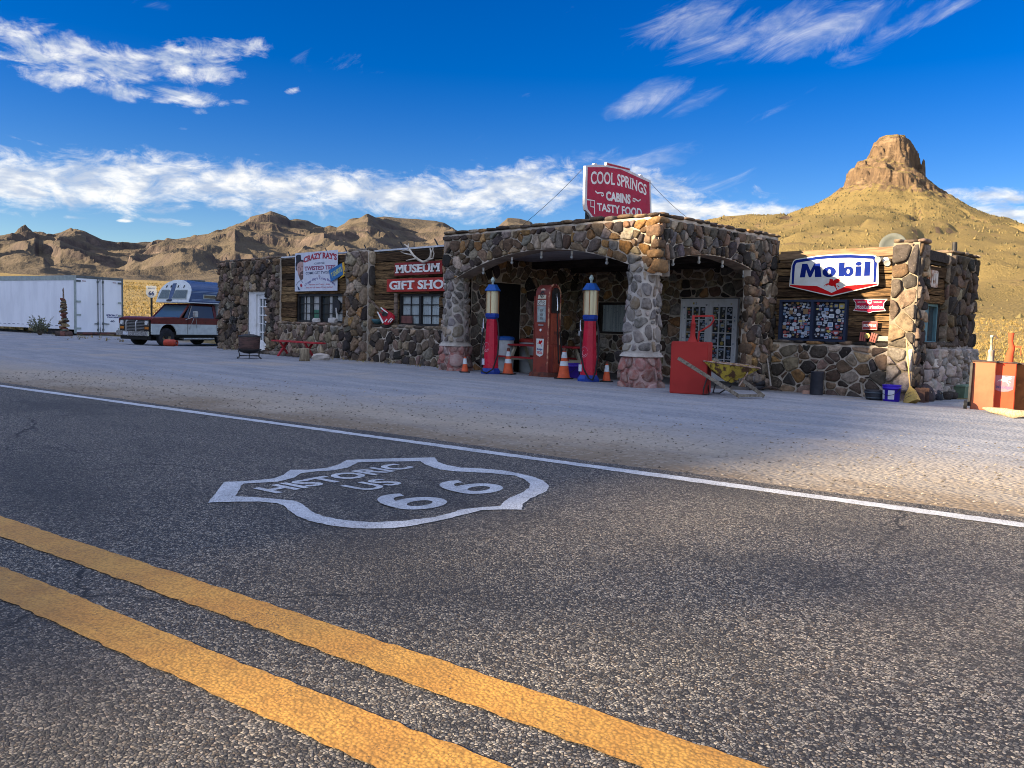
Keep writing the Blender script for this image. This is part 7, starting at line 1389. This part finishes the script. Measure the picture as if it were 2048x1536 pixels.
mb = MB(); mb.b2((-0.09, -0.02, 0.10), (0.0, 0.07, HT)); P(mb, 'corner_post', M_TRG, tr, 0.01); mb = MB(); mb.b2((-0.09, WT-0.06, 0.10), (0.0, WT+0.02, HT)); P(mb, 'corner_post', M_TRD2, tr, 0.01)
mb = MB(); mb.b2((-0.09, 0.07, HT-0.12), (0.0, WT-0.06, HT)); P(mb, 'header', M_TRD2, tr); mb = MB(); mb.b2((-0.10, 0.07, 0.06), (0.0, WT-0.06, 0.16)); P(mb, 'sill', paint('rusty_sill', (0.16, 0.06, 0.05), (0.06, 0.04, 0.04)), tr)
ymid = WT*0.515
for k, (y0, y1) in enumerate(((0.08, ymid-0.03), (ymid+0.03, WT-0.07))):
    mb = MB(); mb.b2((-0.08, y0, 0.17), (-0.02, y1, HT-0.13)); d = P(mb, 'door', M_TRW, tr, 0.008); yr = y1-0.11 if k == 0 else y0+0.11; hy = y0 if k == 0 else y1
    mb = MB(); mb.cyl((0.012, yr, 0.14), (0.012, yr, HT-0.10), 0.022, n=8); P(mb, 'lock_rod', M_TRD2, d)
    for z in (0.3, 0.62, 1.62, 2.75): mb = MB(); mb.box((0.0, yr, z), (0.05, 0.09, 0.12 if z < 1 or z > 2 else 0.06)); P(mb, 'rod_bracket', M_TRD2, d)
    for z in (0.36, 1.05, 1.72, 2.75): mb = MB(); s = 1 if k == 0 else -1; mb.box((0.0, hy+s*0.11, z), (0.03, 0.22, 0.09)); P(mb, 'hinge', M_TRG if z < 2 else M_TRD2, d)
    mb = MB(); mb.beam((0.03, yr, 0.62), (0.03, yr+(0.32 if k else -0.2), 0.60), 0.03, 0.05, 0); P(mb, 'handle', M_TRD2, d)
    mb = MB(); mb.box((-0.015, hy+(1 if k == 0 else -1)*0.40, 2.76), (0.012, 0.20, 0.035)); P(mb, 'marker_strip', paint('dull_red', (0.20, 0.03, 0.03)), d)
    if k:
        mb = MB(); letters(mb, 'SPECIALTY', y0+0.30, 1.02, 0.74, 0.085, (-0.019, 0, 0), Y_, Z_, 0.001, 0, 0.05); P(mb, 'lettering', M_ENB, d); mb = MB(); letters(mb, 'TRUCKING', y0+0.33, 0.92, 0.72, 0.075, (-0.019, 0, 0), Y_, Z_, 0.001, 0, 0.05); P(mb, 'lettering', M_ENB, d); mb = MB(); letters(mb, '40', y0+0.52, 0.70, 0.24, 0.10, (-0.019, 0, 0), Y_, Z_, 0.001, 0, 0.05); P(mb, 'lettering', M_INKB, d)
for x, y in ((-8.7, 0.35), (-8.7, WT-0.35)): mb = MB(); mb.b2((x-0.09, y-0.09, -0.05), (x+0.09, y+0.09, 0.42)); P(mb, 'landing_leg', M_BLACK, tr)
mb = MB(); mb.beam((-8.7, 0.35, 0.05), (-7.4, 0.35, 0.42), 0.06, 0.06); P(mb, 'leg_brace', M_BLACK, tr)
mb = MB(); mb.b2((-2.6, 0.1, 0.05), (-1.2, WT-0.1, 0.40)); P(mb, 'axle_housing', M_BLACK, tr)
# ---- stacked board totem
tq = on_d(128, 672, 40.2); tt = empty('board_totem', (tq[0], tq[1], -0.02), 0.2, 'tall totem of stacked weathered boards and rocks before the white trailer', 'sculpture')
mb = MB(); mb.tube([(0, 0, 0), (0.03, 0, 1.2), (-0.02, 0, 2.1), (0.0, 0, 2.36)], [0.07, 0.05, 0.035, 0.012]); P(mb, 'post', M_WOOD, tt)
mb = MB(); mb.tube([(-0.01, 0, 2.05), (-0.10, 0.02, 2.2), (-0.13, 0, 2.33)], [0.025, 0.018, 0.006]); P(mb, 'branch', M_WOOD, tt)
rg = random.Random(9); TC = [(0.30, 0.21, 0.12), (0.24, 0.09, 0.07), (0.45, 0.36, 0.20), (0.16, 0.11, 0.08), (0.20, 0.24, 0.20), (0.40, 0.27, 0.15)]
for k in range(22):
    z = 0.28+k*0.068+(0.08 if k > 8 else 0); w = 0.66*(1-k/30)*rg.uniform(0.7, 1.1)*(0.6 if k in (9, 10, 14) else 1); m = Matrix.Rotation(rg.uniform(-0.55, 0.55), 3, 'Y') @ Matrix.Rotation(rg.uniform(-0.35, 0.35), 3, 'Z')
    mb = MB(); mb.box((rg.uniform(-0.05, 0.05), rg.uniform(-0.03, 0.03), z), (w, 0.18, 0.075), 0, 0, m, rg.choice(TC)); P(mb, 'board', M_PLANK, tt)
for k in range(8):
    a = k*0.8; mb = MB(); rock(mb, (0.24*math.cos(a), 0.22*math.sin(a), 0.12), (0.34, 0.3, 0.28), k+50, rg.choice([(0.13, 0.08, 0.07), (0.08, 0.06, 0.055), (0.22, 0.10, 0.085)])); P(mb, 'rock', M_STONE, tt)
# ---- desert bush
bq = on_d(80, 668, 40.8); bu = empty('desert_bush', (bq[0], bq[1], 0), 0, 'grey green desert bush growing beside the trailer', 'bush'); rg = random.Random(4)
ms_ = MB(); mf = MB()
for k in range(38):
    a = rg.uniform(0, 6.28); ln = rg.uniform(0.45, 1.0); tl = rg.uniform(0.15, 0.95); d = unit([math.cos(a)*tl, math.sin(a)*tl, 0.75]); p = np.array([0.05*math.cos(a), 0.05*math.sin(a), 0.0]); tip = p+d*ln+up*0.08
    ms_.tube([p, (p+tip)/2+up*0.04, tip], [0.014, 0.009, 0.004], 5, 0, (0.16, 0.13, 0.10))
    for j in range(26):
        t = rg.uniform(0.3, 1.02); c = p+(tip-p)*t; e = unit([rg.gauss(0, 1), rg.gauss(0, 1), rg.gauss(0.5, 1)]); s = rg.uniform(0.05, 0.11); w = unit(np.cross(e, [rg.gauss(0, 1), 1, 0.3]))*s*0.28; kk = rg.uniform(0.7, 1.2)
        mf.add([c-w*0.3, c+e*s*0.5+w, c+e*s, c+e*s*0.5-w], [(0, 1, 2, 3)], 0, False, tuple(q*kk for q in rg.choice([(0.15, 0.17, 0.11), (0.11, 0.13, 0.08), (0.21, 0.22, 0.15), (0.09, 0.10, 0.07)])))
P(ms_, 'stem', M_TUFT, bu); P(mf, 'foliage', M_TUFT, bu)
# ---- route marker on its post
sq = on_d(303, 640, 46.0); rp = empty('route_marker', (sq[0], sq[1], G(sq[0], sq[1])), math.radians(58), 'small white route shield sign on a dark post behind the truck', 'sign'); g0 = G(sq[0], sq[1])
mb = MB(); mb.b2((-0.05, 0, -0.1), (0.05, 0.06, 2.75-g0)); P(mb, 'post', M_BLACK, rp)
shp = [(0.0, -0.34), (0.14, -0.29), (0.26, -0.16), (0.29, 0.02), (0.25, 0.16), (0.29, 0.27), (0.22, 0.35), (0.12, 0.32), (0.0, 0.355), (-0.12, 0.32), (-0.22, 0.35), (-0.29, 0.27), (-0.25, 0.16), (-0.29, 0.02), (-0.26, -0.16), (-0.14, -0.29)]
zc = 2.42-g0; mb = MB(); mb.poly([[(x, z+zc) for x, z in shp]], (0, -0.012, 0), X_, Z_, 0.012); pl = P(mb, 'shield', M_ENW, rp)
mb = MB(); letters(mb, '66', -0.15, zc-0.20, 0.30, 0.24, (0, -0.0255, 0), X_, Z_, 0, 0, 0.04); P(mb, 'lettering', M_INKB, pl); mb = MB(); letters(mb, 'ROUTE', -0.17, zc+0.16, 0.34, 0.07, (0, -0.0255, 0), X_, Z_, 0, 0, 0.02); P(mb, 'lettering', M_INKB, pl)
# ---- two-tone pickup with a camper on its bed (front is -y, near side +x)
wp = on_d(330, 693, 34.0); hz = math.radians(17.0); tk = empty('pickup_truck', (wp[0]-0.80*math.cos(hz), wp[1]-0.80*math.sin(hz), -0.155), hz, 'old maroon and white pickup truck carrying a slide-in camper', 'truck')
M_TMAR = paint('truck_maroon', (0.115, 0.018, 0.016), (0.085, 0.016, 0.015), rough=0.35, speck=(0.13, 0.05, 0.035), slo=0.62, shi=0.75); M_TWHT = paint('truck_white', (0.46, 0.51, 0.50), (0.38, 0.42, 0.42), rough=0.4); M_TGL = glass_mat('truck_glass', (0.05, 0.09, 0.12)); M_UND = paint('underbody', (0.016, 0.015, 0.015))
def wheel_arch(y, z0, r): return [(y+r*math.cos(R(a)), z0+r*math.sin(R(a))) for a in range(180, -1, -15)]
def side_poly(y0, y1, z0, z1, arches, base):          # outline in (y, z): bottom edge with wheel openings
    pts = [(y0, z1), (y0, z0)]
    for (yc, zc_, r) in arches: pts += wheel_arch(yc, zc_, r)
    return pts+[(y1, z0), (y1, z1)]
WX = 0.96
for s in (1, -1):
    o = (s*WX, 0, 0); ux_ = Y_ if s > 0 else -Y_; f = (lambda L: L) if s > 0 else (lambda L: [(-y, z) for y, z in L][::-1])
    mb = MB(); mb.poly([f(side_poly(-0.80, 4.3, 0.50, 0.93, [(0, 0.50, 0.43), (3.0, 0.50, 0.43)], 0))], o, ux_, Z_, 0.05); P(mb, 'lower_panel', M_TWHT, tk)
    mb = MB(); mb.poly([f([(-0.80, 0.93), (4.3, 0.93), (4.3, 1.20), (0.62, 1.20), (-0.74, 1.15), (-0.80, 1.10)])], (s*(WX+0.002), 0, 0), ux_, Z_, 0.05); P(mb, 'upper_panel', M_TMAR, tk)
    mb = MB(); mb.tube([(s*(WX+0.012), y, z) for y, z in [(-0.70, 0.52), (-0.70, 0.86), (-0.62, 0.92), (0.9, 0.925), (4.28, 0.925)]], 0.013, 6); P(mb, 'trim', M_CHROME, tk)
    mb = MB(); mb.tube([(s*(WX+0.008), y, z) for y, z in wheel_arch(0, 0.50, 0.44)], 0.022, 6); P(mb, 'arch_lip', M_TWHT, tk)
mb = MB(); mb.b2((-WX+0.02, -0.62, 0.42), (WX-0.06, 4.28, 0.60)); mb.b2((-WX+0.06, 0.55, 0.60), (WX-0.06, 4.28, 1.15)); mb.b2((-0.62, -0.5, 0.24), (0.62, 4.2, 0.43)); P(mb, 'chassis', M_UND, tk)
mb = MB(); loft(mb, [(1.05, -0.93, 0.93, -0.80, 0.72), (1.14, -0.92, 0.92, -0.80, 0.72), (1.19, -0.86, 0.86, -0.72, 0.74), (1.215, -0.70, 0.70, -0.60, 0.74)]); P(mb, 'hood', M_TMAR, tk, 0.02)
mb = MB(); mb.b2((-0.90, -0.83, 0.60), (0.90, -0.74, 1.08)); gl_ = P(mb, 'grille', M_BLACK, tk)
for z in (0.66, 0.72, 0.78, 0.84, 0.90, 0.96, 1.02): mb = MB(); mb.b2((-0.58, -0.845, z-0.008), (0.58, -0.83, z+0.008)); P(mb, 'grille_bar', M_STEEL, gl_)
for s in (1, -1):
    mb = MB(); mb.b2((s*0.76-0.13, -0.85, 0.86), (s*0.76+0.13, -0.835, 1.05)); hl = P(mb, 'headlight', M_CHROME, tk); mb = MB(); mb.cyl((s*0.76, -0.85, 0.955), (s*0.76, -0.87, 0.955), 0.082, n=16); P(mb, 'lens', paint('lamp_glass', (0.55, 0.58, 0.58), rough=0.08), hl); mb = MB(); mb.b2((s*0.76-0.12, -0.846, 0.70), (s*0.76+0.12, -0.836, 0.80)); P(mb, 'marker_lamp', paint('amber_lens', (0.45, 0.16, 0.03), rough=0.15), tk)
mb = MB(); mb.tube([(-1.0, -0.70, 0.52), (-0.94, -0.93, 0.52), (0.94, -0.93, 0.52), (1.0, -0.70, 0.52)], 0.01); mb = MB(); mb.b2((-0.99, -0.97, 0.43), (0.99, -0.88, 0.62)); P(mb, 'bumper', M_CHROME, tk, 0.025)
mb = MB()
for s in (0.30, -0.30): mb = MB(); mb.tube([(s, -0.92, 0.42), (s, -0.99, 0.6), (s, -0.99, 0.98), (s, -0.93, 1.05)], 0.025, 8); P(mb, 'brush_guard', M_STEEL, tk)
mb = MB(); mb.b2((-0.85, -0.86, 0.28), (0.85, -0.70, 0.44)); P(mb, 'valance', M_UND, tk, 0.02); mb = MB(); mb.b2((-0.50, -0.98, 0.46), (-0.22, -0.972, 0.58)); P(mb, 'plate', M_BAN, tk)
for s in (1, -1):
    for y in (0.0, 3.0):
        c = (s*0.80, y, 0.385); w_ = empty('wheel', (0, 0, 0)); bpy.data.objects.remove(w_); mb = MB(); mb.lathe([(0.20, -0.105), (0.30, -0.12), (0.37, -0.10), (0.388, -0.05), (0.388, 0.05), (0.37, 0.10), (0.30, 0.12), (0.20, 0.105)], c, 30, 0, (1, 0, 0)); tw = P(mb, 'tyre', bpy.data.materials['tyre_rubber'], tk)
        mb = MB(); mb.lathe([(0.0, 0.05*s), (0.06, 0.06*s), (0.09, 0.02*s), (0.15, 0.03*s), (0.19, 0.07*s), (0.215, 0.10*s), (0.215, -0.09*s)], c, 24, 0, (1, 0, 0)); P(mb, 'rim', mat('dusty_rim', (0.30, 0.24, 0.15), (0.12, 0.09, 0.06), 9, rough=0.7), tw)
        mb = MB(); mb.cyl((c[0]+0.045*s, y, 0.385), (c[0]+0.10*s, y, 0.385), 0.07, n=12); P(mb, 'hub', M_UND, tw)
# cab
def quad(mb, a, c, d, e): mb.add([a, c, d, e], [(0, 1, 2, 3)])
mb = MB(); loft(mb, [(1.74, -0.74, 0.74, 1.22, 2.60), (1.80, -0.72, 0.72, 1.30, 2.56)]); P(mb, 'cab_roof', M_TMAR, tk, 0.02)
mb = MB(); quad(mb, (-0.80, 0.72, 1.21), (0.80, 0.72, 1.21), (0.71, 1.24, 1.74), (-0.71, 1.24, 1.74)); P(mb, 'windshield', M_TGL, tk)
for s in (1, -1):
    mb = MB(); mb.beam((s*0.86, 0.70, 1.19), (s*0.74, 1.26, 1.77), 0.06, 0.05); P(mb, 'windshield_pillar', M_TMAR, tk)
    mb = MB(); mb.beam((s*0.86, 2.55, 1.19), (s*0.74, 2.52, 1.77), 0.14, 0.05, 0, (1, 0, 0)); P(mb, 'rear_pillar', M_TMAR, tk)
    mb = MB(); v = [(s*0.87, 0.88, 1.20), (s*0.87, 2.48, 1.20), (s*0.755, 2.46, 1.72), (s*0.755, 1.28, 1.72)]; quad(mb, *(v if s > 0 else v[::-1])); P(mb, 'side_window', glass_mat('dark_side_glass', (0.02, 0.025, 0.03)), tk)
    mb = MB(); mb.beam((s*0.88, 1.10, 1.20), (s*0.80, 1.34, 1.70), 0.02, 0.03); P(mb, 'vent_bar', M_STEEL, tk)
    mb = MB(); mb.b2((s*(WX+0.055)-0.004, 0.955, 0.52), (s*(WX+0.055)+0.004, 0.967, 1.19)); P(mb, 'door_seam', M_UND, tk); mb = MB(); mb.b2((s*(WX+0.055)-0.004, 2.50, 0.52), (s*(WX+0.055)+0.004, 2.512, 1.19)); P(mb, 'door_seam', M_UND, tk)
mb = MB(); mb.box((1.26, 1.15, 1.37), (0.10, 0.22, 0.26)); mr = P(mb, 'mirror', M_STEEL, tk, 0.02)
for a, c in (((1.0, 0.85, 1.12), (1.24, 1.15, 1.27)), ((1.0, 1.05, 0.72), (1.24, 1.12, 1.25)), ((1.0, 1.45, 0.75), (1.25, 1.18, 1.25))): mb = MB(); mb.tube([a, c], 0.011, 6); P(mb, 'bracket', M_STEEL, mr)
mb = MB(); mb.b2((WX-0.3, 0.8, 0.30), (WX+0.02, 2.4, 0.36)); P(mb, 'running_board', M_STEEL, tk)
# camper: a thing of its own, resting in the bed
cz = -0.155; cm = empty('slide_in_camper', tuple(tk.location), hz, 'blue and white slide-in camper shell mounted over the maroon pickup cab', 'camper')
M_CBLU = paint('camper_blue', (0.045, 0.085, 0.18), (0.035, 0.065, 0.14), sc=3, rough=0.35, stretch=(1, 1, 8)); M_CWHT = paint('camper_white', (0.56, 0.61, 0.62), (0.48, 0.53, 0.55), rough=0.4)
def camper_profile(k): 
    w = 1.02*k; return [(-w, 1.86), (w, 1.86), (w, 2.22)]+arc(0, 2.22, w, 0.60, 0, 180, 18)[1:-1]+[(-w, 2.22)]
A, B_ = camper_profile(1.0), camper_profile(1.0)
def prism_y(mb, prof_, y0, y1, slant=0.0, sb=0.0):
    n = len(prof_); vs = [(x, y0+slant*(z-1.86), z) for x, z in prof_]+[(x, y1+sb*(z-1.86), z) for x, z in prof_]; mb.add(vs, [(i, (i+1) % n, n+(i+1) % n, n+i)[::-1] for i in range(n)], 0, False)
    t = tessellate_polygon([[Vector((x, z, 0)) for x, z in prof_]]); mb.add(vs, [tuple(q) for q in t]+[tuple(i+n for i in q)[::-1] for q in t], 0, False)
mb = MB(); prism_y(mb, A, 1.02, 4.9, 0.35); P(mb, 'shell', M_CBLU, cm); mb = MB(); prism_y(mb, camper_profile(0.985), 0.99, 1.018, 0.35, 0.35); fr = P(mb, 'front_panel', M_CWHT, cm)
fo, fz = np.array([0, 0.985, 1.86]), unit([0, 0.35, 1])
def onfront(loop, m, nm, lift): mb = MB(); mb.poly([loop], fo-np.array([0, lift, 0]), X_, fz, 0.01); return P(mb, nm, m, fr)
for x0, x1 in ((-0.88, -0.28), (-0.02, 0.80)):
    onfront([(x0-0.04, 0.14), (x1+0.04, 0.14), (x1-0.02, 0.56), (x0+0.06, 0.56)], M_TRG, 'window_frame', 0.006); onfront([(x0, 0.18), (x1, 0.18), (x1-0.04, 0.53), (x0+0.08, 0.53)], mat('camper_glass', (0.06, 0.10, 0.115), (0.04, 0.07, 0.085), rough=0.3, spec=0.3), 'pane', 0.018)
onfront([(-0.27, -0.02+0.05), (-0.02, 0.05), (-0.03, 0.86), (-0.25, 0.84)], M_CBLU, 'stripe', 0.004)
for x in (-0.62, -0.34, 0.10, 0.46): onfront([(x, 0.66), (x+0.05, 0.66), (x+0.07, 0.76), (x+0.02, 0.76)], M_UND, 'clearance_lamp', 0.007)
onfront([(-0.34, 0.03), (-0.04, 0.03), (-0.04, 0.11), (-0.34, 0.11)], M_UND, 'lower_vent', 0.010)
for y0, y1 in ((1.75, 2.45), (2.55, 3.3)): mb = MB(); mb.b2((1.015, y0, 2.02), (1.035, y1, 2.22)); f2 = P(mb, 'side_window', M_TRG, cm, 0.01); mb = MB(); mb.b2((1.03, y0+0.05, 2.06), (1.038, y1-0.05, 2.18)); P(mb, 'pane', M_GLASS, f2)
for z in (1.93, 1.98, 2.28, 2.33): mb = MB(); mb.b2((1.012, 1.15, z), (1.026, 4.88, z+0.022)); P(mb, 'rib', paint('camper_pale_blue', (0.20, 0.28, 0.42)), cm)
mb = MB(); mb.b2((-1.03, 1.0, 1.835), (1.03, 4.9, 1.865)); P(mb, 'floor_edge', M_CWHT, cm); mb = MB(); mb.b2((-0.3, 2.0, 2.80), (0.3, 2.5, 2.86)); P(mb, 'roof_vent', M_TRD2, cm)
mb = MB(); mb.b2((-0.95, 2.72, 1.22), (0.95, 4.9, 1.84)); P(mb, 'lower_shell', M_CWHT, cm)
for x in (-1.0, -0.9): pass
gq_ = on_d(340, 693, 32.6); gb = empty('gas_bottle', (gq_[0], gq_[1], G(gq_[0], gq_[1])+0.135), math.radians(35), 'red gas cylinder lying on its side by the front wheel of the pickup', 'cylinder')
M_GASR = paint('weathered_orange_red', (0.40, 0.05, 0.025), (0.30, 0.04, 0.025), speck=(0.18, 0.06, 0.04), slo=0.6, shi=0.72); mb = MB(); mb.lathe([(0, -0.26), (0.07, -0.255), (0.125, -0.22), (0.135, -0.17), (0.135, 0.17), (0.125, 0.21), (0.08, 0.25), (0.0, 0.26)], (0, 0, 0), 22, 0, (1, 0, 0)); P(mb, 'body', M_GASR, gb); mb = MB(); mb.lathe([(0.10, 0.22), (0.11, 0.30), (0.10, 0.30), (0.09, 0.23)], (0, 0, 0), 18, 0, (1, 0, 0)); P(mb, 'collar', M_GASR, gb); mb = MB(); mb.cyl((0.24, 0, 0), (0.30, 0, 0), 0.02); P(mb, 'valve', M_STEEL, gb)
